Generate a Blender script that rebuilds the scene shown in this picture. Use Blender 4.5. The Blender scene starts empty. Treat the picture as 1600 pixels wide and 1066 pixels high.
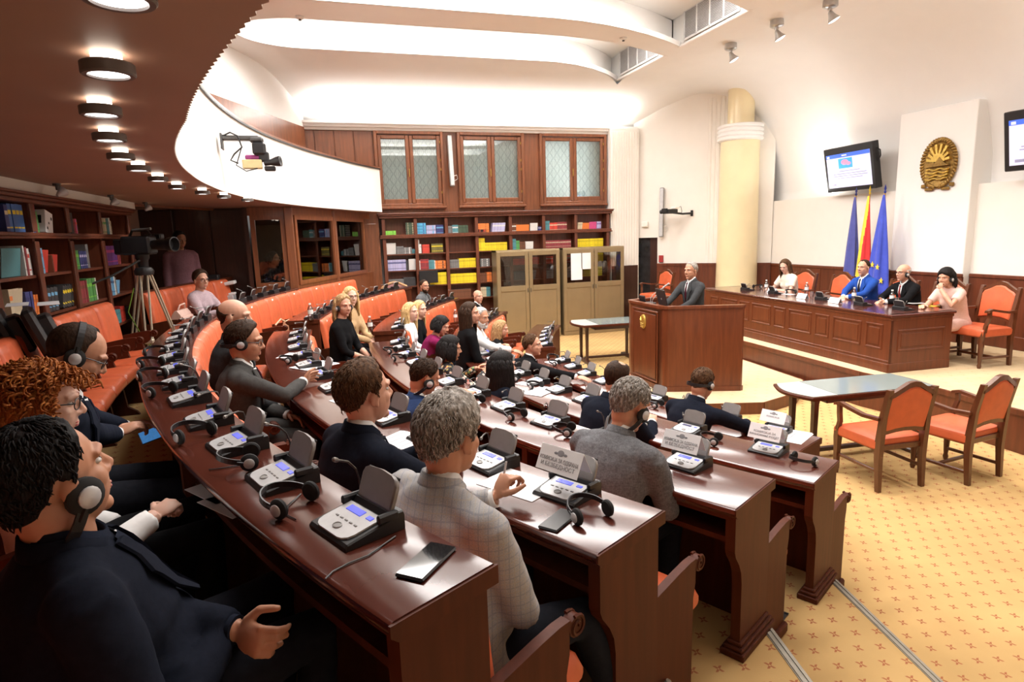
import bpy, math, random
from mathutils import Vector, Matrix, noise
random.seed(7)
SC = bpy.context.scene
COL = SC.collection
PI = math.pi
def rad(a): return math.radians(a)
# ------------------------------------------------------------------ camera
CAMZ = 2.40
RR = Matrix(((0.95507736, -0.0805104, 0.285211), (-0.29467611, -0.15564796, 0.94283599), (-0.0315156, -0.98452617, -0.17238033)))
FPX = 960.0
cam = bpy.data.cameras.new('camera')
cam.sensor_width = 36.0
cam.lens = FPX / 1600 * 36
cam.clip_start = 0.02
cam.clip_end = 200
camo = bpy.data.objects.new('camera', cam)
COL.objects.link(camo)
cr, cd, cf = RR.col[0], RR.col[1], RR.col[2]
M = Matrix((( cr[0], -cd[0], -cf[0], 0), (cr[1], -cd[1], -cf[1], 0), (cr[2], -cd[2], -cf[2], CAMZ), (0, 0, 0, 1)))
camo.matrix_world = M
SC.camera = camo
# ------------------------------------------------------------------ world and exposure
W = bpy.data.worlds.new('world')
SC.world = W
W.use_nodes = True
W.node_tree.nodes['Background'].inputs[0].default_value = (1.0, 0.97, 0.94, 1)
W.node_tree.nodes['Background'].inputs[1].default_value = 0.12
SC.view_settings.view_transform = 'Standard'
SC.view_settings.look = 'None'
SC.view_settings.gamma = 1.0
SC.view_settings.use_curve_mapping = False
SC.view_settings.exposure = 0.22
# ------------------------------------------------------------------ lamps
def area(name, loc, size, sizey, power, target, col=(1, .975, .945), spread=180):
    l = bpy.data.lights.new(name, 'AREA')
    l.shape = 'RECTANGLE'
    l.size, l.size_y, l.energy, l.color = size, sizey, power, col
    l.spread = rad(spread)
    o = bpy.data.objects.new(name, l)
    COL.objects.link(o)
    o.location = loc
    o.rotation_euler = (Vector(target) - Vector(loc)).to_track_quat('-Z', 'Y').to_euler()
    return o
def spot(name, loc, target, power, angle, col=(1, .95, .88), blend=.5, r=.05):
    l = bpy.data.lights.new(name, 'SPOT')
    l.energy, l.color, l.spot_size, l.spot_blend, l.shadow_soft_size = power, col, rad(angle), blend, r
    o = bpy.data.objects.new(name, l)
    COL.objects.link(o)
    o.location = loc
    o.rotation_euler = (Vector(target) - Vector(loc)).to_track_quat('-Z', 'Y').to_euler()
    return o
# ceiling light troughs (lamps hidden in the slots), cove strip over the back cornice, strips on the front ledge
for sy, pw in ((10.85, 260), (8.4, 300), (5.9, 300), (3.4, 260)):
    area('trough_lamp', (2.7, sy, 6.02), 6.6, 1.1, pw, (2.7, sy, 0))
area('cove_lamp', (3.6, 13.55, 4.95), 7.0, .2, 170, (3.6, 14.2, 6.2))
area('ledge_lamp', (10.0, 10.3, 2.98), .08, 3.4, 45, (10.05, 10.3, 6))
area('ledge_lamp', (9.98, 4.4, 3.0), .12, 4.6, 70, (10.1, 4.4, 6))
for wx, wp in ((2.0, 5), (3.8, 6), (5.7, 16)):
    area('window_lamp', (wx, 14.25, 3.8), 1.4, 1.5, wp, (wx, 13, 3.8), (.86, .92, 1))
for sx, sy in ((6.9, 9.35), (6.8, 8.1), (6.9, 6.9), (6.9, 5.5), (6.9, 4.0)):
    spot('spot_lamp', (sx, sy, 5.25), (sx + .6, sy - .9, 0.3), 190, 95, (1, .93, .84), .8, .08)
area('booth_lamp', (-.45, 12.0, 2.8), .5, .8, 2.2, (-.6, 11.4, 1.6))
for py in (6.0, 7.3, 8.4):
    spot('shelf_lamp', (-1.75, py, 2.83), (-2.25, py + .1, 2.0), 9, 80)
# ------------------------------------------------------------------ pixel helpers (measuring the photograph: a point on a known plane)
def ray(px, py): return RR @ Vector((px - 800, py - 533, FPX))
def at_z(px, py, z):
    d = ray(px, py); t = (z - CAMZ) / d.z
    return Vector((d.x * t, d.y * t, z))
def at_x(px, py, x):
    d = ray(px, py); t = x / d.x
    return Vector((x, d.y * t, CAMZ + d.z * t))
def at_y(px, py, y):
    d = ray(px, py); t = y / d.y
    return Vector((d.x * t, y, CAMZ + d.z * t))
# ------------------------------------------------------------------ mesh builder
class MB:
    def __init__(s): s.v = []; s.f = []; s.m = []; s.mi = 0
    def add(s, vs, fs, T=None):
        b = len(s.v)
        if T is not None: vs = [T @ Vector(p) for p in vs]
        s.v.extend([tuple(p) for p in vs])
        s.f.extend([tuple(i + b for i in f) for f in fs])
        s.m.extend([s.mi] * len(fs))
        return s
    def box(s, c, d, T=None, b=0.0):
        x, y, z = d[0] / 2, d[1] / 2, d[2] / 2
        if b <= 0:
            vs = [(c[0] + i * x, c[1] + j * y, c[2] + k * z) for i in (-1, 1) for j in (-1, 1) for k in (-1, 1)]
            return s.add(vs, [(0, 1, 3, 2), (4, 6, 7, 5), (0, 4, 5, 1), (2, 3, 7, 6), (0, 2, 6, 4), (1, 5, 7, 3)], T)
        b = min(b, x * .9, y * .9, z * .9)
        vs = []; ix = {}
        for i in (-1, 1):
            for j in (-1, 1):
                for k in (-1, 1):
                    for a in range(3):
                        q = [i * (x - b), j * (y - b), k * (z - b)]
                        q[a] = (i * x, j * y, k * z)[a]
                        ix[i, j, k, a] = len(vs)
                        vs.append((c[0] + q[0], c[1] + q[1], c[2] + q[2]))
        fs = []
        for a in range(3):
            u, w = [(1, 2), (2, 0), (0, 1)][a]
            for sg in (-1, 1):
                loop = []
                for (p, q) in ((-1, -1), (1, -1), (1, 1), (-1, 1)):
                    k = [0, 0, 0]; k[a] = sg; k[u] = p; k[w] = q
                    loop.append(ix[k[0], k[1], k[2], a])
                fs.append(tuple(loop if sg > 0 else loop[::-1]))
        for a in range(3):
            u, w = [(1, 2), (2, 0), (0, 1)][a]
            for p in (-1, 1):
                for q in (-1, 1):
                    l = []
                    for sg in (-1, 1):
                        k = [0, 0, 0]; k[a] = sg; k[u] = p; k[w] = q
                        l.append((ix[k[0], k[1], k[2], u], ix[k[0], k[1], k[2], w]))
                    fs.append((l[0][0], l[1][0], l[1][1], l[0][1]) if p * q > 0 else (l[0][1], l[1][1], l[1][0], l[0][0]))
        for i in (-1, 1):
            for j in (-1, 1):
                for k in (-1, 1):
                    t = (ix[i, j, k, 0], ix[i, j, k, 1], ix[i, j, k, 2])
                    fs.append(t if i * j * k > 0 else t[::-1])
        return s.add(vs, fs, T)
    def prism(s, poly, z0, z1, T=None):
        n = len(poly)
        vs = [(p[0], p[1], z0) for p in poly] + [(p[0], p[1], z1) for p in poly]
        fs = [tuple(range(n))[::-1], tuple(range(n, 2 * n))]
        fs += [(i, (i + 1) % n, n + (i + 1) % n, n + i) for i in range(n)]
        return s.add(vs, fs, T)
    def loft(s, rings, T=None, cap=True, closed=True):
        n = len(rings[0]); vs = [p for r in rings for p in r]; fs = []
        for k in range(len(rings) - 1):
            for i in range(n if closed else n - 1):
                j = (i + 1) % n
                fs.append((k * n + i, k * n + j, k * n + n + j, k * n + n + i))
        if cap and closed:
            fs.append(tuple(range(n))[::-1]); fs.append(tuple(range(len(vs) - n, len(vs))))
        return s.add(vs, fs, T)
    def tube(s, pts, r, n=8, T=None, cap=True):
        pts = [Vector(p) for p in pts]
        rs = r if isinstance(r, (list, tuple)) else [r] * len(pts)
        rings = []; up = None
        for i, p in enumerate(pts):
            t = (pts[min(i + 1, len(pts) - 1)] - pts[max(i - 1, 0)])
            t = t.normalized() if t.length > 1e-9 else Vector((0, 0, 1))
            if up is None:
                up = Vector((0, 0, 1)) if abs(t.z) < .9 else Vector((1, 0, 0))
            u = (up - t * up.dot(t)); u = u.normalized() if u.length > 1e-6 else t.orthogonal().normalized()
            up = u; w = t.cross(u)
            rings.append([p + (u * math.cos(2 * PI * k / n) + w * math.sin(2 * PI * k / n)) * rs[i] for k in range(n)])
        return s.loft(rings, T, cap)
    def lathe(s, prof, n=24, T=None, cap=True):
        rings = [[(r * math.cos(2 * PI * k / n), r * math.sin(2 * PI * k / n), z) for k in range(n)] for r, z in prof]
        return s.loft(rings, T, cap)
    def ell(s, c, r, T=None, nu=12, nv=8, R=None):
        if T is not None and not isinstance(T, Matrix): raise TypeError("bad T")
        vs = []; c = Vector(c)
        if not isinstance(r, (list, tuple, Vector)): r = (r, r, r)
        def pt(x, y, z):
            p = Vector((x * r[0], y * r[1], z * r[2]))
            return c + (R @ p if R is not None else p)
        vs.append(pt(0, 0, -1))
        for j in range(1, nv):
            a = -PI / 2 + PI * j / nv
            for i in range(nu):
                b = 2 * PI * i / nu
                vs.append(pt(math.cos(a) * math.cos(b), math.cos(a) * math.sin(b), math.sin(a)))
        vs.append(pt(0, 0, 1)); fs = []
        for i in range(nu):
            k = (i + 1) % nu
            fs.append((0, 1 + k, 1 + i))
            for j in range(nv - 2):
                q = 1 + j * nu
                fs.append((q + i, q + k, q + nu + k, q + nu + i))
            q = 1 + (nv - 2) * nu
            fs.append((q + i, q + k, len(vs) - 1))
        return s.add(vs, fs, T)
    def sweep(s, prof, t0, t1, n, cx=None, rf=None):
        # profile [(r, z)] swept round the room's centre; angle 0 points to -X, positive away from the camera
        rings = []
        for i in range(n + 1):
            t = t0 + (t1 - t0) * i / n
            o = rf(t) if rf else 0
            rings.append([pol(r + o, t, z) for r, z in prof])
        return s.loft(rings)
    def build(s, name, mats, parent=None, smooth=False, loc=None, rz=None):
        me = bpy.data.meshes.new(name)
        me.from_pydata(s.v, [], s.f)
        if not isinstance(mats, (list, tuple)): mats = [mats]
        for m in mats: me.materials.append(m)
        if len(mats) > 1: me.polygons.foreach_set('material_index', s.m)
        if smooth:
            me.polygons.foreach_set('use_smooth', [True] * len(me.polygons))
            if smooth != 'all':
                me.set_sharp_from_angle(angle=rad(smooth if smooth is not True else 40))
        me.update()
        o = bpy.data.objects.new(name, me)
        COL.objects.link(o)
        if parent: o.parent = parent
        if loc is not None: o.location = loc
        if rz is not None: o.rotation_euler = (0, 0, rz)
        return o
CX, CY = 9.5, 6.55
def pol(r, t, z):
    a = rad(t)
    return Vector((CX - r * math.cos(a), CY + r * math.sin(a), z))
def face_in(t): return math.atan2(-math.sin(rad(t)), math.cos(rad(t)))   # heading towards the room's centre
def TR(loc=(0, 0, 0), rz=0, rx=0, ry=0):
    return Matrix.Translation(Vector(loc)) @ Matrix.Rotation(rz, 4, 'Z') @ Matrix.Rotation(ry, 4, 'Y') @ Matrix.Rotation(rx, 4, 'X')
def tag(o, label=None, cat=None, group=None, kind=None):
    if label: o['label'] = label
    if cat: o['category'] = cat
    if group: o['group'] = group
    if kind: o['kind'] = kind
    return o
def empty(name, loc=(0, 0, 0), rz=0, label=None, cat=None, group=None):
    o = bpy.data.objects.new(name, None)
    o.empty_display_size = .1
    COL.objects.link(o)
    o.location = loc; o.rotation_euler = (0, 0, rz)
    return tag(o, label, cat, group)
def dup(root, loc, rz=0, label=None, group=None, skip=()):
    def cp(o, par):
        c = o.copy(); COL.objects.link(c)
        if par: c.parent = par
        for ch in list(o.children):
            if ch.name.split('.')[0] not in skip: cp(ch, c)
        return c
    r = cp(root, None)
    r.location = loc; r.rotation_euler = (0, 0, rz)
    if label: r['label'] = label
    if group: r['group'] = group
    return r
def struct(o): o['kind'] = 'structure'; return o
def pnoise(p): return noise.noise(Vector(p))
def lerp(T, x):
    if x <= T[0][0]: return T[0][1]
    for (a, za), (b, zb) in zip(T, T[1:]):
        if x <= b: return za + (zb - za) * (x - a) / (b - a)
    return T[-1][1]
def project(P):
    v = Vector(P) - Vector((0, 0, CAMZ)); c = RR.transposed() @ v
    return 800 + FPX * c.x / c.z, 533 + FPX * c.y / c.z
ORD = ['first', 'second', 'third', 'fourth', 'fifth', 'sixth', 'seventh', 'eighth', 'ninth', 'tenth', 'eleventh', 'twelfth', 'thirteenth', 'fourteenth', 'fifteenth', 'sixteenth', 'seventeenth', 'eighteenth', 'nineteenth', 'twentieth'] + ['twenty-' + k for k in ('first', 'second', 'third', 'fourth', 'fifth', 'sixth', 'seventh', 'eighth', 'ninth')] + ['thirtieth'] * 12
# ------------------------------------------------------------------ materials
def nodes(name):
    m = bpy.data.materials.new(name); m.use_nodes = True
    nt = m.node_tree
    return m, nt, nt.nodes['Principled BSDF']
def ramp(nt, fac, stops):
    r = nt.nodes.new('ShaderNodeValToRGB')
    while len(r.color_ramp.elements) < len(stops): r.color_ramp.elements.new(.5)
    for e, (p, c) in zip(r.color_ramp.elements, stops): e.position = p; e.color = (*c, 1)
    nt.links.new(fac, r.inputs[0])
    return r.outputs[0]
def texco(nt, scale=(1, 1, 1), kind='Object', rot=(0, 0, 0)):
    t = nt.nodes.new('ShaderNodeTexCoord'); mp = nt.nodes.new('ShaderNodeMapping')
    mp.inputs['Scale'].default_value = scale
    mp.inputs['Rotation'].default_value = rot
    nt.links.new(t.outputs[kind], mp.inputs[0])
    return mp.outputs[0]
def ntex(nt, co, scale, detail=3, rough=.5, dist=0):
    n = nt.nodes.new('ShaderNodeTexNoise')
    n.inputs['Scale'].default_value = scale; n.inputs['Detail'].default_value = detail
    n.inputs['Roughness'].default_value = rough; n.inputs['Distortion'].default_value = dist
    nt.links.new(co, n.inputs['Vector'])
    return n.outputs[0]
def bump(nt, b, h, strength=.2, dist=.01):
    n = nt.nodes.new('ShaderNodeBump')
    n.inputs['Strength'].default_value = strength; n.inputs['Distance'].default_value = dist
    nt.links.new(h, n.inputs['Height']); nt.links.new(n.outputs[0], b.inputs['Normal'])
def sc(c, k): return tuple(min(1, x * k) for x in c)
def plain(name, c, rough=.5, metal=0, var=.08, scale=20, bmp=0, coat=0, spec=.5, sheen=0, emit=0):
    m, nt, b = nodes(name)
    co = texco(nt)
    n = ntex(nt, co, scale)
    nt.links.new(ramp(nt, n, [(.3, sc(c, 1 - var)), (.7, sc(c, 1 + var))]), b.inputs['Base Color'])
    b.inputs['Roughness'].default_value = rough; b.inputs['Metallic'].default_value = metal
    b.inputs['Coat Weight'].default_value = coat; b.inputs['Coat Roughness'].default_value = .08
    b.inputs['Specular IOR Level'].default_value = spec
    if sheen: b.inputs['Sheen Weight'].default_value = sheen
    if bmp: bump(nt, b, n, bmp, .004)
    if emit:
        b.inputs['Emission Color'].default_value = (*c, 1); b.inputs['Emission Strength'].default_value = emit
    return m
def wood(name, c, rough=.28, coat=.5, axis='z', gs=1.0, contrast=.35, spec=.5, bmp=0):
    m, nt, b = nodes(name)
    s = {'x': (1.2, 14, 14), 'y': (14, 1.2, 14), 'z': (14, 14, 1.2)}[axis]
    co = texco(nt, tuple(k * gs for k in s))
    n = ntex(nt, co, 2.2, 4, .55, .25)
    col = ramp(nt, n, [(.25, sc(c, 1 - contrast)), (.55, c), (.8, sc(c, 1 + contrast))])
    nt.links.new(col, b.inputs['Base Color'])
    b.inputs['Roughness'].default_value = rough
    b.inputs['Specular IOR Level'].default_value = spec
    b.inputs['Coat Weight'].default_value = coat; b.inputs['Coat Roughness'].default_value = .12
    if bmp: bump(nt, b, n, bmp, .002)
    return m
MT = {}
MT['desk'] = wood('dark_polished_mahogany', (.085, .020, .012), .20, .55, 'y', .35, .13)
MT['desk_panel'] = wood('dark_mahogany_panel', (.078, .018, .007), .5, .0, 'z', .8, .25, .16)
MT['walnut'] = wood('red_brown_panelling', (.21, .068, .026), .35, .25, 'z', .7)
MT['wainscot'] = wood('dark_red_wainscot', (.13, .033, .013), .38, .15, 'z', .6)
MT['shelfwood'] = wood('bookcase_wood', (.15, .042, .02), .38, .15, 'z')
MT['darkwood'] = wood('dark_brown_panel_wood', (.045, .014, .008), .35, .2, 'z')  # even dark brown, for panels, grille and table frames alike
MT['chairwood'] = wood('armchair_wood', (.11, .034, .013), .3, .25, 'z', 1.5, .3)
MT['podium'] = wood('lectern_mahogany', (.135, .034, .012), .33, .15, 'z', .7, .3, .4)
MT['leather'] = plain('orange_leather', (.58, .115, .042), .45, 0, .1, 9, .12, .1)
MT['plaster'] = plain('white_plaster', (.86, .845, .82), .8, 0, .01, 3)
MT['cream'] = plain('cream_plaster', (.86, .82, .76), .8, 0, .015, 3)
MT['column'] = plain('yellow_marble', (.84, .71, .44), .3, 0, .035, 3, 0, .2)
MT['soffit'] = plain('brown_soffit_paint', (.36, .215, .15), .55, 0, .05, 2)
MT['black'] = plain('black_plastic', (.012, .012, .014), .42)
MT['rubber'] = plain('matt_black_foam', (.012, .012, .012), .85)
MT['grey'] = plain('grey_plastic', (.27, .26, .25), .4)
MT['lidgrey'] = plain('warm_grey_lid_plastic', (.235, .22, .21), .38)
MT['silver'] = plain('silver_plastic', (.55, .55, .56), .35, .2)
MT['steel'] = plain('brushed_steel', (.5, .5, .5), .3, .9)
MT['nosing'] = plain('dull_aluminium_nosing', (.30, .27, .22), .55, .5)
MT['neckgrey'] = plain('grey_gooseneck_metal', (.10, .095, .09), .35, .6)
MT['michead'] = plain('grey_microphone_mesh', (.22, .20, .18), .5, .5)
MT['brass'] = plain('brass', (.55, .36, .11), .35, .9, .2, 30, .2)
MT['screen_blue'] = plain('lit_blue_display', (.10, .12, .62), .2, 0, .05, 20, 0, 0, .5, 0, .8)
MT['display_dark'] = plain('unlit_display', (.06, .06, .14), .2)
MT['paper'] = plain('white_paper', (.82, .82, .84), .7, 0, .015, 5)
MT['ink'] = plain('grey_printing_ink', (.25, .25, .27), .8)
MT['white_plastic'] = plain('white_plastic', (.75, .75, .74), .4)
MT['lamp_housing'] = plain('grey_brown_lamp_metal', (.15, .13, .12), .45, .3)
MT['darkmetal'] = plain('dark_grey_metal', (.10, .10, .10), .4, .6)
MT['cabinet'] = plain('khaki_bronze_metal', (.33, .25, .14), .35, .45, .05, 4)
MT['granite'] = plain('black_granite', (.02, .02, .022), .25, 0, .6, 6)
MT['glass_top'] = plain('grey_green_glass_top', (.20, .245, .24), .12, 0, .02, 3)
MT['frosted_top'] = plain('pale_frosted_glass', (.44, .47, .44), .3, 0, .02, 3)
def glass(name, tint=(1, 1, 1), rough=0.0, alpha=.25):
    m, nt, b = nodes(name)
    out = nt.nodes['Material Output']
    t = nt.nodes.new('ShaderNodeBsdfTransparent'); t.inputs[0].default_value = (*tint, 1)
    g = nt.nodes.new('ShaderNodeBsdfGlossy'); g.inputs['Roughness'].default_value = rough + .02
    fr = nt.nodes.new('ShaderNodeFresnel'); fr.inputs[0].default_value = 1.5
    mx = nt.nodes.new('ShaderNodeMixShader')
    mt = nt.nodes.new('ShaderNodeMath'); mt.operation = 'MULTIPLY_ADD'; mt.inputs[1].default_value = 1.0; mt.inputs[2].default_value = alpha
    nt.links.new(fr.outputs[0], mt.inputs[0])
    nt.links.new(mt.outputs[0], mx.inputs[0]); nt.links.new(t.outputs[0], mx.inputs[1]); nt.links.new(g.outputs[0], mx.inputs[2])
    nt.links.new(mx.outputs[0], out.inputs[0])
    return m
MT['glass'] = glass('clear_glass', (.9, .93, .92), 0, .03)
MT['window_glass'] = glass('window_glass', (.86, .9, .88), 0, .10)
MT['smoked'] = glass('smoked_booth_glass', (.75, .74, .7), 0, .03)
MT['bottle'] = glass('clear_bottle_plastic', (.9, .94, .97), .1, .12)
def carpet(name, base, motif, ps, amt=1.0):
    # lattice of small cross-shaped motifs, built from wrapped coordinates
    m, nt, b = nodes(name)
    co = texco(nt, (1 / ps, 1 / ps, 1), 'Object', (0, 0, rad(14)))
    sp = nt.nodes.new('ShaderNodeSeparateXYZ'); nt.links.new(co, sp.inputs[0])
    def mth(op, a, bb=None, cc=None):
        n = nt.nodes.new('ShaderNodeMath'); n.operation = op
        for i, q in enumerate((a, bb, cc)):
            if q is None: continue
            if isinstance(q, (int, float)): n.inputs[i].default_value = q
            else: nt.links.new(q, n.inputs[i])
        return n.outputs[0]
    fy = mth('FLOOR', sp.outputs[1])
    off = mth('MULTIPLY', mth('MODULO', fy, 2.0), .5)
    fx = mth('FRACT', mth('ADD', sp.outputs[0], off))
    fyy = mth('FRACT', sp.outputs[1])
    ax = mth('ABSOLUTE', mth('SUBTRACT', fx, .5)); ay = mth('ABSOLUTE', mth('SUBTRACT', fyy, .5))
    diag = mth('ABSOLUTE', mth('SUBTRACT', ax, mth('MULTIPLY', ay, .75)))
    inr = mth('LESS_THAN', mth('MAXIMUM', ax, ay), .17)
    arm = mth('LESS_THAN', diag, .055)
    ctr = mth('GREATER_THAN', mth('ADD', ax, ay), .05)
    mask = mth('MULTIPLY', mth('MULTIPLY', mth('MULTIPLY', inr, arm), ctr), amt)
    n1 = ntex(nt, texco(nt), 1.2, 4); n2 = ntex(nt, texco(nt), 260, 2)
    bc = ramp(nt, n1, [(.35, sc(base, .86)), (.65, sc(base, 1.06))])
    mx = nt.nodes.new('ShaderNodeMix'); mx.data_type = 'RGBA'
    nt.links.new(mask, mx.inputs[0]); nt.links.new(bc, mx.inputs[6]); mx.inputs[7].default_value = (*motif, 1)
    nt.links.new(mx.outputs[2], b.inputs['Base Color'])
    b.inputs['Roughness'].default_value = .95; b.inputs['Specular IOR Level'].default_value = .1
    bump(nt, b, n2, .25, .003)
    return m
MT['carpet'] = carpet('gold_carpet_with_red_motifs', (.56, .365, .155), (.33, .10, .05), .118, .85)
MT['carpet_dais'] = carpet('pale_gold_dais_carpet', (.64, .485, .30), (.52, .36, .20), .16, .5)
def soft(name, c, var=.12, scale=60, rough=.95, sheen=.0, bmp=.2):
    return plain(name, c, rough, 0, var, scale, bmp, 0, .06, sheen)
# ================================================================== SETTING
ZA, ZB, ZC, ZD = .88, .66, .44, .22
mb = MB(); mb.box((2.5, 6.3, -.06), (17, 17, .12)); struct(mb.build('floor', MT['carpet']))
def tier(R, z):
    tf = 38
    poly = [pol(R, t, 0) for t in [tf - i * (tf + 29.3) / 60 for i in range(61)]]
    a = poly[-1]; b = poly[0]
    poly.append(Vector((a.x - .24 * 3.6, a.y - .97 * 3.6, 0)))
    poly += [Vector((-6, poly[-1].y, 0)), Vector((-6, 14.2, 0)), Vector((b.x - .5, 14.2, 0))]
    m = MB(); m.prism([(p.x, p.y) for p in poly[::-1]], z - .22, z)
    struct(m.build('floor', MT['carpet']))
    # metal nosing along the straight near side of the step
    m = MB(); d = Vector((-.24, -.97, 0)).normalized(); w = Vector((.97, -.24, 0)).normalized()
    for o, zz, wd in ((0, .004, .05), (.012, .009, .012), (-.014, .009, .012)):
        p = a + w * (o - .028); q = p + d * 3.4
        m.prism([(p - w * wd / 2).to_2d(), (p + w * wd / 2).to_2d(), (q + w * wd / 2).to_2d(), (q - w * wd / 2).to_2d()], z - .002, z + zz)
    struct(m.build('trim_1', MT['nosing']))
for R, z in ((7.55, ZD), (8.6, ZC), (9.55, ZB), (10.42, ZA)): tier(R, z)
# dais
ZP = .45
mb = MB(); mb.prism([(6.72, 4.0), (10.2, 4.0), (10.2, 13.2), (7.4, 13.2), (6.98, 10.6), (6.82, 8.74), (6.68, 6.2), (6.80, 5.2), (6.74, 4.6)], .0, ZP)
struct(mb.build('floor', MT['carpet_dais']))
mb = MB()
edge = [(6.72, 4.0), (6.74, 4.6), (6.80, 5.2), (6.68, 6.2), (6.82, 8.74), (6.98, 10.6), (7.4, 13.2)]
for (x0, y0), (x1, y1) in zip(edge, edge[1:]):
    d = Vector((x1 - x0, y1 - y0)); n = Vector((-d.y, d.x)).normalized() * .025
    mb.prism([(x0, y0), (x1, y1), (x1 + n.x, y1 + n.y), (x0 + n.x, y0 + n.y)], .002, ZP + .004)
    mb.prism([(x0, y0), (x1, y1), (x1 + n.x * 1.8, y1 + n.y * 1.8), (x0 + n.x * 1.8, y0 + n.y * 1.8)], ZP - .05, ZP + .008)
mb.box((8.45, 3.985, .225), (3.5, .03, .455), None, .004)
struct(mb.build('trim_2', MT['wainscot']))
mb = MB()
for i in range(22): mb.box((6.715, 5.66 + i * .022, .19), (.03, .012, .22))
mb.box((6.72, 5.9, .315), (.05, .56, .03), None, .006); mb.box((6.72, 5.9, .07), (.05, .56, .03), None, .006)
struct(mb.build('trim_3', MT['darkwood']))
mb = MB()   # lower step on which the lectern stands
st = [(4.30, 8.95), (4.22, 8.4), (4.28, 7.2), (4.62, 6.62), (5.3, 6.40), (6.0, 6.62), (6.60, 7.15), (6.76, 8.9)]
mb.prism(st[::-1], 0, .15)
struct(mb.build('floor', MT['carpet_dais']))
mb = MB()
for (x0, y0), (x1, y1) in zip(st, st[1:]):
    d = Vector((x1 - x0, y1 - y0)); n = Vector((d.y, -d.x)).normalized() * .02
    mb.prism([(x0, y0), (x1, y1), (x1 + n.x, y1 + n.y), (x0 + n.x, y0 + n.y)], .002, .153)
struct(mb.build('trim_4', MT['wainscot']))
# ------------------------------------------------------------------ walls
YB = 14.0
def X(px, y=YB, py=250): return at_y(px, py, y).x
mb = MB(); mb.box((3.6, YB + .33, 2.6), (8.4, .1, 5.2)); struct(mb.build('wall_back', MT['cream']))
def flutes(m, p0, p1, z0, z1, pitch=.07):
    p0, p1 = Vector(p0), Vector(p1); L = (p1 - p0).length; n = max(1, int(L / pitch)); d = (p1 - p0) / n
    nn = Vector((-d.y, d.x)).normalized()
    for i in range(n):
        a = p0 + d * (i + .12); b = p0 + d * (i + .88)
        m.prism([a, b, b - nn * .012 - d * .12, a - nn * .012 + d * .12], z0, z1)
# cream fluted strip right of the windows and band above the cornice
mb = MB(); mb.box((7.15, YB + .05, 2.4), (.76, .5, 4.75)); flutes(mb, (6.79, YB - .2), (7.5, YB - .2), .0, 4.7)
struct(mb.build('wall_back', MT['cream']))
mb = MB(); flutes(mb, (-.3, YB + .22), (7.5, YB + .22), 4.8, 5.3, .09); struct(mb.build('wall_back', MT['cream']))
# diagonal wall with the doorway
DA, DB = Vector((7.5, 14.0)), Vector((9.75, 11.75))
dd = (DB - DA).normalized(); dn = Vector((.7071, .7071))
def dpoly(s0, s1, t0=0, t1=.12): return [DA + dd * s0 + dn * t0, DA + dd * s1 + dn * t0, DA + dd * s1 + dn * t1, DA + dd * s0 + dn * t1]
mb = MB()
mb.prism(dpoly(0, .02), 0, 5.6); mb.prism(dpoly(.02, .60), 2.19, 5.6); mb.prism(dpoly(.60, 3.2), 0, 5.6)
flutes(mb, DA + dd * 1.75, DA + dd * 2.7, 1.56, 5.3, .09)
flutes(mb, DA + dd * .02, DA + dd * .03, 2.2, 5.3, .3)
struct(mb.build('wall_right', MT['cream']))
mb = MB()
mb.prism(dpoly(.60, 3.2, -.03, .0), .002, 1.5); mb.prism(dpoly(.60, 3.2, -.05, .0), 1.5, 1.56); mb.prism(dpoly(.60, 3.2, -.045, 0), .002, .22)
for s in (1.15, 1.7, 2.25): mb.prism(dpoly(s, s + .03, -.036, 0), .22, 1.5)
struct(mb.build('baseboard_right', MT['wainscot']))
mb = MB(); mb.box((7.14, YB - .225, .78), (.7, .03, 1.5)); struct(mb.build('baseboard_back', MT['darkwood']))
mb = MB(); mb.prism(dpoly(.02, .40, .10, .14), 0, 2.19); struct(mb.build('door_1', MT['granite']))
mb = MB(); mb.prism(dpoly(.40, .60, .09, .14), 0, 2.19); mb.prism(dpoly(.585, .60, -.012, .1), 0, 2.19); struct(mb.build('door_1', MT['darkwood']))
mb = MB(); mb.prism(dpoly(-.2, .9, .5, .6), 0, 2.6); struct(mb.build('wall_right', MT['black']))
# front wall: wainscot, cream wall, pilaster, ledge, recess
XF = 9.8
mb = MB(); mb.box((XF + .3, 5.7, 1.48), (.6, 13.9, 2.90)); struct(mb.build('wall_front', MT['cream']))
mb = MB(); mb.box((XF + .30, 5.7, 4.0), (.1, 13.9, 2.4))
struct(mb.build('wall_front', MT['plaster']))
mb = MB(); mb.box((XF + .15, 7.87, 2.1), (.62, 1.32, 4.16), None, .01)
struct(mb.build('wall_front', MT['plaster']))
mb = MB()
def wains(x, y0, y1):
    mb.box((x - .015, (y0 + y1) / 2, .97), (.03, y1 - y0, 1.06)); mb.box((x - .025, (y0 + y1) / 2, 1.52), (.05, y1 - y0, .06), None, .012)
    mb.box((x - .022, (y0 + y1) / 2, .55), (.045, y1 - y0, .20), None, .01)
    n = max(1, round((y1 - y0) / .62))
    for i in range(1, n): mb.box((x - .018, y0 + (y1 - y0) * i / n, .97), (.036, .035, 1.06))
wains(XF, 8.54, 12.0); wains(XF - .16, 7.19, 8.55); wains(XF, -1.2, 7.20)
struct(mb.build('baseboard_front', MT['wainscot']))
mb = MB(); mb.box((5, -1.25, 2.9), (17, .1, 5.9)); struct(mb.build('wall_near', MT['cream']))
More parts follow.
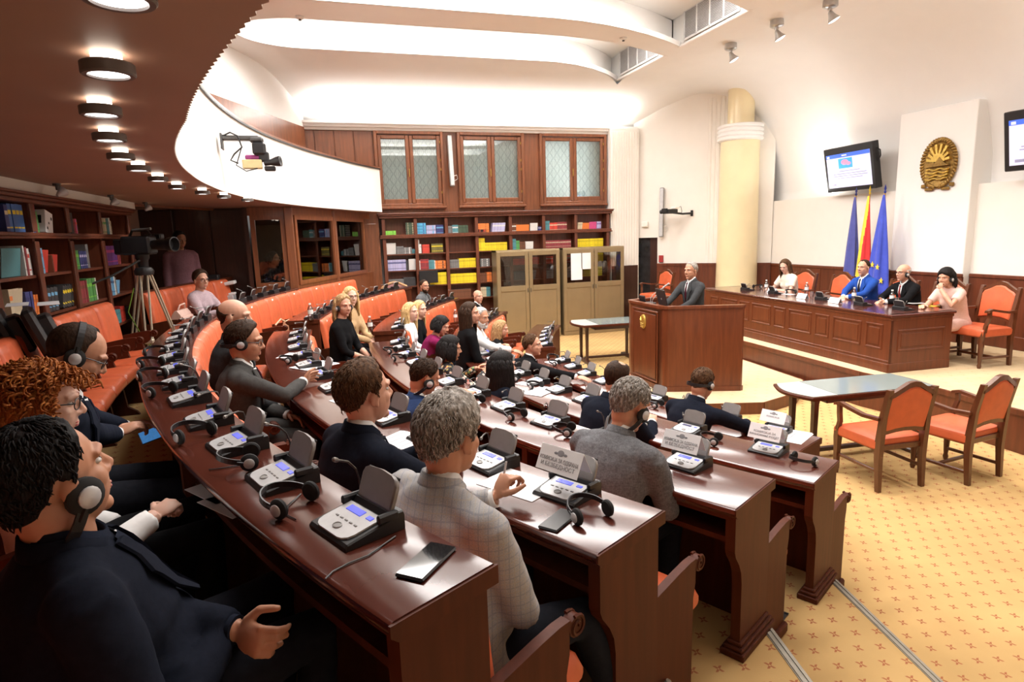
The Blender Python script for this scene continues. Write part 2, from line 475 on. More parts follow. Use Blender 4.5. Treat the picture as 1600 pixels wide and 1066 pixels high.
# ------------------------------------------------------------------ ceiling: flat with lit troughs, curving down to the front wall and to the back cornice
VX = [(-6, 5.6), (5.6, 5.6), (6.4, 5.6), (7.2, 5.6), (8.0, 5.56), (8.6, 5.46), (9.0, 5.3), (9.3, 5.06), (9.6, 4.62), (9.8, 4.17), (9.95, 3.75), (10.05, 3.3), (10.06, 2.93)]
VY = [(-1.3, 5.6), (11.2, 5.6), (11.9, 5.6), (12.4, 5.57), (13.0, 5.43), (13.5, 5.22), (13.9, 4.98), (14.25, 4.78)]
def smin(a, b, k=.12):
    h = max(0, min(1, .5 + .5 * (b - a) / k)); return b * (1 - h) + a * h - k * h * (1 - h)
def cz(x, y): return smin(lerp(VX, x), lerp(VY, y))
def sl(x, c, y0, k): return y0 + (k * ((x - c) / (6.4 - c)) ** 2 if x > c else 0)
LINES = [(lambda x: sl(x, 4.3, 11.55, 1.15)), (lambda x: sl(x, 3.8, 10.05, .75)), (lambda x: sl(x, 3.5, 9.3, .95)), (lambda x: sl(x, 3.3, 7.55, .85)),
         (lambda x: sl(x, 3.2, 6.8, .7)), (lambda x: sl(x, 3.1, 5.1, .6)), (lambda x: sl(x, 3, 4.35, .5)), (lambda x: sl(x, 3, 2.6, .4))]
XL = -1.0
xs = [-6, -3, -1.6, XL] + [XL + .02 + 1.0 * (1 - math.cos(PI / 2 * i / 7)) for i in range(1, 8)] + [.5 + .45 * i for i in range(0, 13)] + [6.1, 6.4]
xs = sorted(set(round(x, 3) for x in xs))
def slot(x, k):   # the two edges of trough k at x, rounded at its left end
    a, b = LINES[2 * k](x), LINES[2 * k + 1](x)
    mid, h = (a + b) / 2, (a - b) / 2
    if x < XL + 1.0: h *= math.sqrt(max(0, 1 - ((XL + 1.0 - x) / 1.0) ** 2))
    return mid + h, mid - h
def strip(m, ya, yb, n, xa):
    for i in range(len(xa) - 1):
        for j in range(n):
            q = []
            for xx, jj in ((xa[i], j), (xa[i + 1], j), (xa[i + 1], j + 1), (xa[i], j + 1)):
                y = ya(xx) + (yb(xx) - ya(xx)) * jj / n
                q.append((xx, y, cz(xx, y)))
            m.add(q, [(0, 1, 2, 3)])
mb = MB()
xi = [x for x in xs if x >= XL]
strip(mb, lambda x: 14.3, lambda x: slot(x, 0)[0], 12, xi)
for k in range(3): strip(mb, lambda x: slot(x, k)[1], lambda x: slot(x, k + 1)[0], 2, xi)
strip(mb, lambda x: slot(x, 3)[1], lambda x: -1.3, 3, xi)
strip(mb, lambda x: 14.3, lambda x: -1.3, 30, [x for x in xs if x <= XL])
xr = [6.4, 6.8, 7.2, 7.6, 8.0, 8.3, 8.6, 8.8, 9.0, 9.15, 9.3, 9.45, 9.6, 9.7, 9.8, 9.9, 9.98, 10.03, 10.06]
strip(mb, lambda x: 14.3, lambda x: -1.3, 60, xr)
def weld(o):
    import bmesh
    b = bmesh.new(); b.from_mesh(o.data); bmesh.ops.remove_doubles(b, verts=b.verts, dist=.0005); b.to_mesh(o.data); b.free()
    o.data.polygons.foreach_set('use_smooth', [True] * len(o.data.polygons)); o.data.set_sharp_from_angle(angle=rad(50))
o = struct(mb.build('ceiling', MT['plaster'])); weld(o)
for k in range(4):   # trough boxes with their rims and end grilles
    mb = MB(); c = []
    for e in (0, 1):
        pts = [(x, slot(x, k)[e]) for x in xi]
        mb.loft([[(x, y, 5.58), (x, y + (.28 if e == 0 else -.28), 5.75), (x, y + (.28 if e == 0 else -.28), 6.1)] for x, y in pts], None, False, False)
        c.append(pts)
    mb.loft([[(p[0], p[1] + .3, 6.1), (q[0], q[1] - .3, 6.1)] for p, q in zip(*c)], None, False, False)
    a, b = c[0][-1][1], c[1][-1][1]
    mb.box((6.43, (a + b) / 2, 5.86), (.04, a - b + .6, .56))
    o = struct(mb.build('ceiling', MT['plaster'])); weld(o)
    for e in (0, 1):
        mb = MB()
        pts = [(x, slot(x, k)[e]) for x in xi]
        s = 1 if e == 0 else -1
        mb.loft([[(x, y - s * .015, 5.66), (x, y - s * .015, 5.575), (x, y + s * .11, 5.575), (x, y + s * .11, 5.61)] for x, y in pts])
        struct(mb.build('trim_5', MT['plaster'], None, 50))
    mb = MB(); mb.box((6.42, (a + b) / 2, 5.585), (.09, a - b + .1, .05), None, .012); struct(mb.build('trim_6', MT['plaster']))
    m = a - b
    g = empty('air_vent', (6.38, (a + b) / 2, 5.63), 0, 'pale slatted air grille at the right end of the %s ceiling light trough' % ['farthest', 'second farthest', 'third farthest', 'nearest'][k], 'vent')
    mb = MB(); mb.box((0, 0, .24), (.015, m * .8, .46)); mb.build('backing', MT['grey'], g)
    mb = MB()
    for i in range(5): mb.box((-.012, -m * .4 + m * .2 * i, .24), (.02, .03, .48))
    mb.box((-.012, 0, .01), (.02, m * .8, .03)); mb.box((-.012, 0, .48), (.02, m * .8, .03)); mb.build('frame', MT['white_plastic'], g)
    mb = MB()
    for i in range(18): mb.box((-.012, 0, .03 + i * .025), (.012, m * .8, .009), None)
    mb.build('slats', MT['silver'], g)['kind'] = 'stuff'
# cornice at the top of the back and gallery walls
mb = MB()
def cornice(p0, p1):
    p0, p1 = Vector(p0), Vector(p1); d = (p1 - p0).normalized(); n = Vector((-d.y, d.x))
    for o0, z0, z1 in ((.06, 4.66, 4.72), (.12, 4.72, 4.78), (.16, 4.78, 4.83)):
        mb.prism([p0, p1, p1 - n * o0, p0 - n * o0], z0, z1)
cornice((-.31, YB - .0), (7.5, YB - .0)); 
GA, GB = Vector((-.31, 14.0)), Vector((-3.0, 8.1))
cornice(GB, GA)
struct(mb.build('trim_7', MT['plaster']))
# gallery walls above the balcony
mb = MB(); gd = (GB - GA).normalized(); gn = Vector((gd.y, -gd.x))
mb.prism([GA, GB, GB + gn * -.2, GA + gn * -.2], 2.9, 4.7)
mb.prism([GB, GB + Vector((-.4, -9.5)), GB + Vector((-.6, -9.5)), GB + Vector((-.2, 0))], 2.9, 5.7)
struct(mb.build('wall_left', MT['walnut']))
mb = MB()
for i in range(16):
    p = GA + gd * (.05 + .42 * i); q = p + gd * .39
    mb.prism([p, q, q + gn * .02, p + gn * .02], 2.95, 4.66)
struct(mb.build('wall_left', MT['walnut']))
mb = MB(); mb.prism([GA, GB, GB - gn * .2, GA - gn * .2], 4.7, 5.7); struct(mb.build('wall_left', MT['plaster']))
# back wall panelling round the windows
mb = MB(); PXW = [(585, 693), (714, 818), (842, 946)]
edges = [(X(461), X(586))] + [(X(692), X(715)), (X(817), X(843))]
mb.box(((X(461) + X(586)) / 2, YB + .1, 3.8), (X(586) - X(461), .2, 1.74))
for a, b in edges[1:]: mb.box(((a + b) / 2, YB + .1, 3.8), (b - a, .2, 1.74))
mb.box(((X(461) + X(946)) / 2, YB + .12, 2.9), (X(946) - X(461), .2, .2)); mb.box(((X(585) + X(946)) / 2, YB + .12, 4.71), (X(946) - X(585), .2, .06))
struct(mb.build('wall_back', MT['walnut']))
mb = MB(); w = (X(584) - X(462)) / 4
for i in range(4): mb.box((X(462) + w * (i + .5), YB - .01, 3.85), (w - .02, .03, 1.6), None, .006)
struct(mb.build('wall_back', MT['walnut']))
# windows: frame, two casements with glass, patterned net curtain
def lattice():
    m, nt, b = nodes('patterned_net_curtain')
    co = texco(nt, (5.6, 1, 4.2)); sp = nt.nodes.new('ShaderNodeSeparateXYZ'); nt.links.new(co, sp.inputs[0])
    def mth(op, a, bb=None):
        n = nt.nodes.new('ShaderNodeMath'); n.operation = op
        for i, q in enumerate((a, bb)):
            if q is None: continue
            if isinstance(q, (int, float)): n.inputs[i].default_value = q
            else: nt.links.new(q, n.inputs[i])
        return n.outputs[0]
    fx = mth('ABSOLUTE', mth('SUBTRACT', mth('FRACT', sp.outputs[0]), .5))
    w1 = mth('MULTIPLY', mth('SINE', mth('MULTIPLY', sp.outputs[2], 2 * PI)), .16)
    l = mth('LESS_THAN', mth('ABSOLUTE', mth('SUBTRACT', mth('SUBTRACT', fx, .25), w1)), .06)
    l2 = mth('LESS_THAN', mth('ABSOLUTE', mth('ADD', mth('SUBTRACT', fx, .25), mth('MULTIPLY', w1, .7))), .035)
    n = mth('MAXIMUM', l, mth('MULTIPLY', l2, .6))
    mx = nt.nodes.new('ShaderNodeMix'); mx.data_type = 'RGBA'
    nt.links.new(n, mx.inputs[0]); mx.inputs[6].default_value = (.66, .69, .66, 1); mx.inputs[7].default_value = (.40, .43, .42, 1)
    nt.links.new(mx.outputs[2], b.inputs['Base Color']); b.inputs['Roughness'].default_value = .9
    tl = nt.nodes.new('ShaderNodeBsdfTranslucent'); nt.links.new(mx.outputs[2], tl.inputs[0]); ms = nt.nodes.new('ShaderNodeMixShader'); ms.inputs[0].default_value = .4
    nt.links.new(b.outputs[0], ms.inputs[1]); nt.links.new(tl.outputs[0], ms.inputs[2]); nt.links.new(ms.outputs[0], nt.nodes['Material Output'].inputs[0])
    return m
MT['net'] = lattice()
zt, zb_ = 4.66, 3.0
for i, (pa, pb) in enumerate(PXW):
    x0, x1 = X(pa), X(pb); xm = (x0 + x1) / 2
    root = struct(empty('window_%d' % (i + 1), (xm, YB, zb_)))
    h = zt - zb_; w = x1 - x0
    m = MB()
    for sx in (-1, 1): m.box((sx * (w / 2 - .035), .0, h / 2), (.07, .16, h), None, .01)
    m.box((0, 0, .06), (w - .14, .16, .12), None, .01); m.box((0, 0, h - .035), (w - .14, .16, .07), None, .01)
    m.box((0, -.07, .03), (w + .02, .08, .05), None, .01)
    m.build('frame', MT['walnut'], root)
    for sx in (-1, 1):
        cw = (w - .14) / 2; cx = sx * cw / 2
        m = MB(); st_ = .085
        for s2 in (-1, 1): m.box((cx + s2 * (cw / 2 - st_ / 2), -.02, h / 2 + .02), (st_ - .004, .07, h - .2), None, .012)
        m.box((cx, -.02, .12 + st_ / 2), (cw - 2 * st_, .07, st_ * 1.4), None, .012); m.box((cx, -.02, h - .07 - st_ / 2 - .01), (cw - 2 * st_, .07, st_), None, .012)
        c = m.build('casement', MT['walnut'], root)
        m = MB(); m.box((cx, .0, h / 2 + .02), (cw - 2 * st_ + .02, .008, h - .3)); m.build('pane', MT['window_glass'], c)
        if sx < 0:
            m = MB(); m.tube([(cx + cw / 2 - .03, -.06, h * .42), (cx + cw / 2 - .03, -.09, h * .42), (cx + cw / 2 - .03, -.09, h * .52)], .012, 8); m.build('handle', MT['brass'], c, True)
        else:
            m = MB()
            for q in (.2, .5, .62, .85): m.tube([(cx + cw / 2 - .01, -.06, h * q), (cx + cw / 2 - .01, -.06, h * q + .05)], .012, 8)
            m.build('hinge', MT['brass'], c, True)
    m = MB(); rings = []
    for k in range(81):
        xx = -w / 2 + w * k / 80
        rings.append([(xx, .11 + .005 * math.sin(k * .55), .05), (xx, .11 + .005 * math.sin(k * .55), h - .03)])
    m.loft(rings, None, False, False); m.build('curtain', MT['net'], root, 'all')
# ------------------------------------------------------------------ balcony: soffit, fluted parapet, rail
RP = [(-60, 10.85), (-27.5, 10.79), (-23, 10.69), (-19, 10.6), (-14, 10.56), (-6, 10.48), (0, 10.45), (8, 10.45), (20, 10.45), (30, 10.5), (41, 10.75)]
def rpar(t): return lerp(RP, t)
ZS = 2.93
TE = 40.2
mb = MB(); rings = []; par = []
n = 760
for i in range(n + 1):
    t = -60 + (TE + 60) * i / n; r = rpar(t) - (.010 if i % 2 else 0)
    rings.append([pol(r, t, ZS), pol(r + .015, t, ZS + .012), pol(r + 5.5, t, ZS + .06), pol(r + 5.5, t, ZS)])
    par.append([pol(r, t, ZS + .002), pol(r, t, 3.82), pol(r + .12, t, 3.82), pol(r + .12, t, ZS + .02)])
mb.loft(rings); struct(mb.build('ceiling', MT['soffit']))
mb = MB(); mb.loft(par); struct(mb.build('wall_left', MT['cream']))
mb = MB(); mb.sweep([(-.02, 3.82), (-.02, 3.85), (.13, 3.85), (.13, 3.82)], -60, TE, 100, None, rpar); struct(mb.build('trim_8', MT['walnut']))
mb = MB(); mb.sweep([(-.03, 3.80), (-.03, 3.822), (-.01, 3.822), (-.01, 3.80)], -60, TE, 100, None, rpar); struct(mb.build('trim_9', MT['black']))
mb = MB(); mb.box((1.03, 13.9, 1.45), (.42, .3, 2.9)); mb.box((1.03, 13.74, 1.5), (.32, .03, 2.4), None, .008); struct(mb.build('wall_back', MT['walnut']))
# ------------------------------------------------------------------ dark wall behind the camera stand, left wall
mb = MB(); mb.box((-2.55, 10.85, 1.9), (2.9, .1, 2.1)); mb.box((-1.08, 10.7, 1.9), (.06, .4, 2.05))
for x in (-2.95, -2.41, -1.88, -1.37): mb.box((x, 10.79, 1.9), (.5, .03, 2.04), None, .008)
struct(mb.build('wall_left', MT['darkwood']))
mb = MB(); mb.box((-2.66, 4.5, 1.9), (.1, 12.6, 2.1)); struct(mb.build('wall_left', MT['soffit']))
mb = MB(); mb.box((-2.40, 6.0, 2.88), (.42, 5.9, .10)); struct(mb.build('trim_10', MT['cream']))
# ================================================================== DESK ROWS
ROWS = {'A': (10.88, 10.60, 1.65, ZA), 'B': (10.08, 9.70, 1.43, ZB), 'C': (9.08, 8.66, 1.21, ZC), 'D': (8.05, 7.62, .99, ZD), 'E': (7.02, 6.60, .77, 0.0)}
RNAME = {'A': 'back', 'B': 'second', 'C': 'third', 'D': 'fourth', 'E': 'front'}
SPAN = {('A', 'near'): (-29.9, 3.0), ('B', 'near'): (-29.5, 3.0), ('C', 'near'): (-29.5, 4.0), ('D', 'near'): (-29.5, 7.2), ('E', 'near'): (-26.0, 7.5),
        ('A', 'far'): (8.0, 20.8), ('B', 'far'): (8.0, 36), ('C', 'far'): (9.3, 35.5), ('D', 'far'): (10, 34), ('E', 'far'): (14, 33)}
def end_panel(m, w, z0, z1, th):
    # side cheek in the plane (u = depth, z): u = 0 at the inner side
    p = [(0, z0 + .07), (0, z1)] + [(w, z1), (w, z1 - .17), (w - .012, z1 - .20), (w - .05, z1 - .25), (w - .075, z1 - .30), (w - .085, z1 - .36), (w - .085, z0 + .07)]
    n = len(p)
    vs = [(q[0], -th / 2, q[1]) for q in p] + [(q[0], th / 2, q[1]) for q in p]
    return vs, [tuple(range(n)), tuple(range(n, 2 * n))[::-1]] + [((i + 1) % n, i, n + i, n + (i + 1) % n) for i in range(n)]
for (row, blk), (t0, t1) in SPAN.items():
    ro, ri, zt_, zf = ROWS[row]; zl = zf - .22 if row != 'E' else 0
    n = int((t1 - t0) * 1.6)
    tm = (t0 + t1) / 2
    g = empty('curved_desk', pol((ro + ri) / 2, tm, zf), 0, 'long curved %s mahogany desk of the %s block, %s row' % ('polished', 'near' if blk == 'near' else 'far', RNAME[row]), 'desk')
    inv = Matrix.Translation(-g.location)
    def bld(m, name, mat, parent=g, sm=False):
        m.v = [tuple(Vector(v) - g.location) for v in m.v]
        return m.build(name, mat, parent, sm)
    m = MB(); rr = .012
    m.sweep([(ri - .02, zt_ - .045), (ri - .02, zt_ - .008), (ri - .012, zt_), (ro - rr, zt_), (ro - .003, zt_ - .006), (ro, zt_ - .016), (ro - .003, zt_ - .026), (ro - .012, zt_ - .032), (ro - .02, zt_ - .05), (ro - .03, zt_ - .055)], t0, t1, n)
    bld(m, 'desktop', MT['desk'], g, 35)
    for tt, sg in ((t0, -1), (t1, 1)):
        m = MB(); e = .35 / ro * 1.2
        m.sweep([(ri - .022, zt_ - .05), (ri - .022, zt_ - .004), (ro + .002, zt_ - .004), (ro + .002, zt_ - .03), (ro - .02, zt_ - .05)], tt, tt + sg * e, 1)
        bld(m, 'end_glare_cover', MT['desk_panel'])  # added matt strip that keeps bright reflections off the glossy desktop end
    m = MB(); m.sweep([(ri - .005, zl + .02), (ri - .005, zt_ - .05), (ri + .02, zt_ - .05), (ri + .02, zl + .02)], t0 + .15, t1 - .15, n)
    bld(m, 'front_panel', MT['desk_panel'])
    m = MB(); m.sweep([(ri + .02, zt_ - .20), (ri + .02, zt_ - .175), (ro - .07, zt_ - .175), (ro - .07, zt_ - .20)], t0 + .15, t1 - .15, n)
    bld(m, 'under_shelf', MT['desk_panel'])
    m = MB(); m.sweep([(ri + .02, zt_ - .055), (ri + .02, zt_ - .075), (ro - .035, zt_ - .075), (ro - .035, zt_ - .055)], t0 + .15, t1 - .15, n)
    bld(m, 'apron', MT['desk_panel'])
    k = max(2, int((t1 - t0) / 7.5))
    for i in range(k + 1):
        t = t0 + .18 + (t1 - t0 - .36) * i / k
        o = pol(ri, t, 0)
        T = Matrix.Translation(o) @ Matrix.Rotation(math.atan2(math.sin(rad(t)), -math.cos(rad(t))), 4, 'Z')
        m = MB(); vs, fs = end_panel(m, ro - ri - .03, zf, zt_ - .045, .045)
        m.add(vs, fs, T)
        e = bld(m, 'side_panel', MT['desk_panel'])
        m = MB(); d = ro - ri - .115
        for wz, hh, ex in ((zf, .035, .035), (zf + .035, .02, .025), (zf + .055, .02, .012)): m.box((d / 2, 0, wz + hh / 2), (d + ex * 2, .045 + ex * 2, hh), T, .005)
        bld(m, 'plinth', MT['desk_panel'], e)
        if i in (0, k):
            m = MB()
            for u, z in ((.05, zt_ - .25), (.05, zf + .48), (.05, zf + .2)): m.ell((u, -.024 if i == 0 else .024, z), .008, T, 8, 6)
            bld(m, 'screw_caps', MT['darkmetal'], e)
# ------------------------------------------------------------------ folding seats fixed in rows
def seat_parts(root, w):
    m = MB(); rings = []
    hw = w / 2 - .012
    for z, x, th in ((.44, .045, .03), (.46, .055, .05), (.60, .04, .06), (.78, .02, .062), (.90, .0, .06), (.945, -.004, .05), (.965, -.006, .02)):
        r = []
        N = 24
        for i in range(N + 1):
            y = -hw + 2 * hw * i / N
            e = max(0, min(1, (1 - abs(y) / hw) * 9)) ** .5
            seam = .007 * (math.exp(-((abs(y) - hw * .36) / .008) ** 2))
            r.append((x + th * (.45 + .55 * e) - seam, y, z))
        r += [(x - .012, hw, z), (x - .012, -hw, z)]
        rings.append(r)
    m.loft(rings); m.build('backrest', MT['leather'], root, 60)
    hw = w / 2 - .020
    m = MB(); rings = []
    for x, zt2, zb2 in ((.07, .43, .39), (.085, .455, .375), (.2, .452, .365), (.36, .465, .36), (.43, .462, .362), (.455, .445, .37), (.462, .42, .385)):
        r = []; N = 16
        for i in range(N + 1):
            y = hw - 2 * hw * i / N; e = max(0, min(1, (1 - abs(y) / hw) * 8)) ** .5
            r.append((x, y, zb2 + (zt2 - zb2) * (.55 + .45 * e)))
        r += [(x, -hw, zb2), (x, hw, zb2)]
        rings.append(r)
    m.loft(rings); m.build('seat_cushion', MT['leather'], root, 60)
def armrest(root, y, full=False, leg=True):
    m = MB(); th = .034
    top = [(.0, .60), (.10, .615), (.22, .635), (.30, .645), (.345, .645)]
    scroll = [(.375 + .034 * math.cos(a), .612 + .034 * math.sin(a)) for a in [PI * .75 - i * PI * 1.75 / 10 for i in range(11)]]
    low = [(.34, .55), (.30, .52), (.16, .50), (.0, .50)]
    p = top + scroll + low
    if full: p = top + scroll + [(.34, .54), (.325, .48), (.32, .06), (.0, .06)]
    n = len(p)
    vs = [(q[0], y - th / 2, q[1]) for q in p] + [(q[0], y + th / 2, q[1]) for q in p]
    m.add(vs, [tuple(range(n)), tuple(range(n, 2 * n))[::-1]] + [((i + 1) % n, i, n + i, n + (i + 1) % n) for i in range(n)])
    sp = []
    for i in range(22):
        a = PI * .6 - i * .42; r = .036 - .0013 * i
        sp.append((.375 + r * math.cos(a), y, .612 + r * math.sin(a)))
    for s in (-1, 1): m.tube([(x, yy + s * (th / 2), z) for x, yy, z in sp], .006, 5)
    if full: m.box((.16, y, .03), (.36, .075, .06), None, .01)
    elif leg:
        m.loft([[(a, y - .02, z), (b, y - .02, z), (b, y + .02, z), (a, y + .02, z)] for z, a, b in ((0, .1, .42), (.03, .12, .40), (.08, .16, .33), (.36, .10, .30), (.52, .06, .26))])
    m.build('armrest', MT['desk_panel'], root, 45)
PROTO = {}
def proto_seat(w, kind):
    k = (round(w, 2), kind)
    if k not in PROTO:
        r = empty('folding_seat'); seat_parts(r, w)
        if kind != 'bare': armrest(r, w / 2, False, kind == 'leg')
        if kind == 'leg':
            m = MB(); m.box((-.03, 0, .66), (.03, w - .01, .62), None, .008); m.build('back_board', MT['desk_panel'], r)
        PROTO[k] = r; r['used'] = 0
    return PROTO[k]
def place_seat(p, rz, w, kind, label, group):
    r = proto_seat(w, kind)
    if r['used'] == 0: s = r; r['used'] = 1; s.location = p; s.rotation_euler = (0, 0, rz)
    else: s = dup(r, p, rz, skip=('seat_tag',))
    for kk in list(s.keys()):
        if kk == 'used' and s is not r: del s[kk]
    s['label'] = label; s['category'] = 'seat'; s['group'] = group
    return s
STEP = {'0': 2.4, 'A': 2.4, 'B': 2.55, 'C': 3.0, 'D': 3.05, 'E': 3.6}
def tagplate(s):
    m = MB(); m.box((.052, .0, .925), (.004, .05, .03), None, .001); m.build('seat_tag', MT['paper'], s)
for (row, blk), (t0, t1) in SPAN.items():
    if row == 'E': continue
    ro, ri, zt_, zf = ROWS[row]; zl = zf - .22
    st_ = STEP[row]; w = rad(st_) * (ri - .05)
    cnt = int(((34 if (row, blk) == ('A', 'far') else t1) - t0 - .5) / st_)
    for i in range(cnt):
        t = t0 + .45 + st_ * (i + .5)
        nm = {'A': 'second', 'B': 'third', 'C': 'fourth', 'D': 'front'}[row]
        if blk == 'near':
            lab = 'orange folding seat, %s from the near end, %s row of the near block' % (ORD[i], nm)
        else:
            lab = 'orange folding seat, %s from the aisle, %s row of the far block' % (ORD[i], nm)
        s = place_seat(pol(ri - .012, t, zl), face_in(t), w, 'arm', lab, 'orange seats of the %s row, %s block' % (nm, blk))
        # local -y is the end nearer the camera
        if i == 0: armrest(s, -w / 2 - .012, True)
        if i == cnt - 1: armrest(s, w / 2 + .006, True)
        if blk == 'far' and i % 2 == 0: tagplate(s)
# back row by the bookcases: free-standing seats with legs and boards behind
for blk, t0, t1 in (('near', -31.0, 3.0), ('far', 7.6, 20.5)):
    st_ = 2.4; r = 11.62; w = rad(st_) * (r - .1); cnt = int((t1 - t0) / st_)
    for i in range(cnt):
        t = t1 - st_ * (i + .5) if blk == 'near' else t0 + st_ * (i + .5)
        s = place_seat(pol(r, t, ZA), face_in(t), w, 'leg', 'orange folding seat in the back row %s, %s from the aisle' % ('by the left bookcase' if blk == 'near' else 'below the dark panelling', ORD[i]), 'orange seats of the back row, %s block' % blk)
        if blk == 'far' and i == 0: armrest(s, -w / 2 - .01, True)
        if i in (3, 4): tagplate(s)
# parapet board behind the far part of the back row
m = MB(); m.sweep([(11.66, ZA + .002), (11.66, 1.86), (11.72, 1.86), (11.72, ZA + .002)], 7.4, 21, 24)
tag(m.build('bench_back_board', MT['desk_panel']), 'dark wooden board behind the far end of the back row of seats', 'partition')
# ================================================================== CONSOLES
def console(root, variant=0):
    m = MB()
    prof = [(-.125, .0), (-.125, .012), (-.115, .02), (.06, .045), (.075, .062), (.125, .062), (.13, .05), (.13, 0)]
    rings = []
    for y in (-.105, -.1, .1, .105):
        k = .004 if abs(y) > .102 else 0
        rings.append([(x * (1 - k * 3), y, max(0, z - (k if z > .01 else 0))) for x, z in prof])
    m.loft(rings)
    for s in (-1, 1): m.box((.06, s * .098, .055), (.09, .018, .03), None, .006)
    m.build('base', MT['black'], root)
    def on(x): return .021 + (x + .115) * (.025 / .175)
    sl_ = math.atan2(.025, .175)
    m = MB(); T = TR((-.032, 0, on(-.032) + .002), 0, 0, -sl_)
    pl = [(-.085, -.05), (-.08, -.066), (-.065, -.080), (-.04, -.086), (.082, -.086), (.082, .086), (-.04, .086), (-.065, .080), (-.08, .066), (-.085, .05)]
    m.prism(pl, -.002, .004, T); p = m.build('control_plate', MT['silver'], root)
    m = MB(); m.box((.052, .02, .0045), (.032, .078, .004), T, .001); m.build('display', MT['screen_blue'] if variant != 1 else MT['display_dark'], root)
    m = MB(); m.box((.052, -.055, .0045), (.02, .026, .004), T, .001); m.build('side_display', MT['screen_blue'], root)
    m = MB(); m.lathe([(.017, .004), (.0175, .007), (.014, .008), (.013, .006), (.0, .006)], 14, T @ Matrix.Translation((-.045, 0, 0))); m.build('dial', MT['grey'], root, True)
    m = MB()
    for y in (-.05, -.025, 0, .025, .05): m.box((.005 - .012, y, .005), (.007, .014, .003), T, .001)
    m.build('buttons', MT['grey'], root)['kind'] = 'stuff'
    m = MB(); T = TR((.088, 0, .056), 0, 0, rad(24))
    hw, h = .088, .118
    lp = [(-hw, 0), (-hw - .002, .05)] + [(-hw - .002, h - .035), (-hw + .006, h - .016), (-hw + .025, h - .006), (0, h), (hw - .025, h - .006), (hw - .006, h - .016), (hw + .002, h - .035), (hw + .002, .05), (hw, 0)]
    vs = []
    for x in (-.008, .006): vs += [(x, a, b) for a, b in lp]
    vs += [(-.012, a * .93, .008 + b * .93) for a, b in lp]
    n = len(lp)
    fs = [tuple(range(2 * n, 3 * n)), tuple(range(n, 2 * n))[::-1]]
    for i in range(n):
        j = (i + 1) % n
        fs += [(i, j, n + j, n + i), (2 * n + i, 2 * n + j, j, i)]
    m.add(vs, fs, T); m.build('lid', MT['lidgrey'], root, 40)
    m = MB(); m.box((.008, 0, h * .5), (.006, hw * 1.85, h * .92), T, .002); m.build('lid_back', MT['black'], root)
    m = MB()
    if variant in (0, 1): pts = [(.1, .092, .05), (.1, .097, .10), (.09, .095, .128), (.06, .08, .140), (.01, .055, .143), (-.02, .035, .143)]
    else: pts = [(.1, .092, .05), (.1, .097, .11), (.085, .095, .15), (.05, .09, .185), (.0, .08, .205)]
    m.tube(pts, .0042, 6); m.build('gooseneck', MT['neckgrey'], root, True)
    a, b = Vector(pts[-2]), Vector(pts[-1]); d = (b - a).normalized()
    m = MB(); m.tube([b - d * .005, b + d * .0, b + d * .012, b + d * .022, b + d * .026], [.0035, .007, .0085, .0075, .003], 8); m.build('microphone_head', MT['michead'], root, True)
CP = []
for v in range(3):
    r = empty('conference_console'); console(r, v)
    for ch in r.children:
        for vv in ch.data.vertices: vv.co.x *= .68; vv.co.y *= .93; vv.co.z *= .82
    r['used'] = 0; CP.append(r)
def place_console(p, rz, v, label, group, closed=False):
    r = CP[v]
    if not r['used']: r['used'] = 1; r.location = p; r.rotation_euler = (0, 0, rz); c = r
    else: c = dup(r, p, rz)
    c['label'] = label; c['category'] = 'console'; c['group'] = group
    return c
CN = {('A', 'near'): [-27.75, -25.25, -22.9, -20.6, -18.15, -15.9, -13.6, -11.2, -8.8, -6.4, -4.0, -1.6, .8],
      ('B', 'near'): [-27.5, -24.95, -22.3, -19.7, -17.1, -14.5, -12.0, -9.4, -6.8, -4.2, -1.6, 1.0],
      ('C', 'near'): [-26.9, -23.6, -20.4, -17.4, -14.4, -11.4, -8.4, -5.4, -2.4, .3, 2.8],
      ('D', 'near'): [-26.7, -22.4, -18.2, -14.6, -11.5, -8.7, -5.7, -2.6, .4, 3.2, 5.9],
      ('E', 'near'): [-23.4, -19.6, -16.0, -12.5, -8.8, -5.2, -1.6, 1.9, 5.3],
      ('A', 'far'): [9.5 + 2.4 * i for i in range(5)], ('B', 'far'): [9.2 + 2.6 * i for i in range(10)], ('C', 'far'): [10.6 + 2.9 * i for i in range(9)],
      ('D', 'far'): [11.4 + 3.05 * i for i in range(7)], ('E', 'far'): [15.6 + 3.3 * i for i in range(5)]}
for (row, blk), L in CN.items():
    ro, ri, zt_, zf = ROWS[row]
    for i, t in enumerate(L):
        r = ri + .10
        v = (2 if (row == 'A' and i in (0, 1)) else (1 if (i * 7 + ord(row)) % 5 == 0 else (2 if (i * 3 + ord(row)) % 7 == 0 else 0)))
        if row == 'A' and i == 0: v = 2
        lab = 'grey conference console, %s from %s on the %s desk, %s block' % (ORD[i], 'the near end' if blk == 'near' else 'the aisle', RNAME[row], blk)
        place_console(pol(r, t, zt_ + .0005), face_in(t) + random.uniform(-.06, .06), v, lab, 'consoles on the %s desk of the %s block' % (RNAME[row], blk))
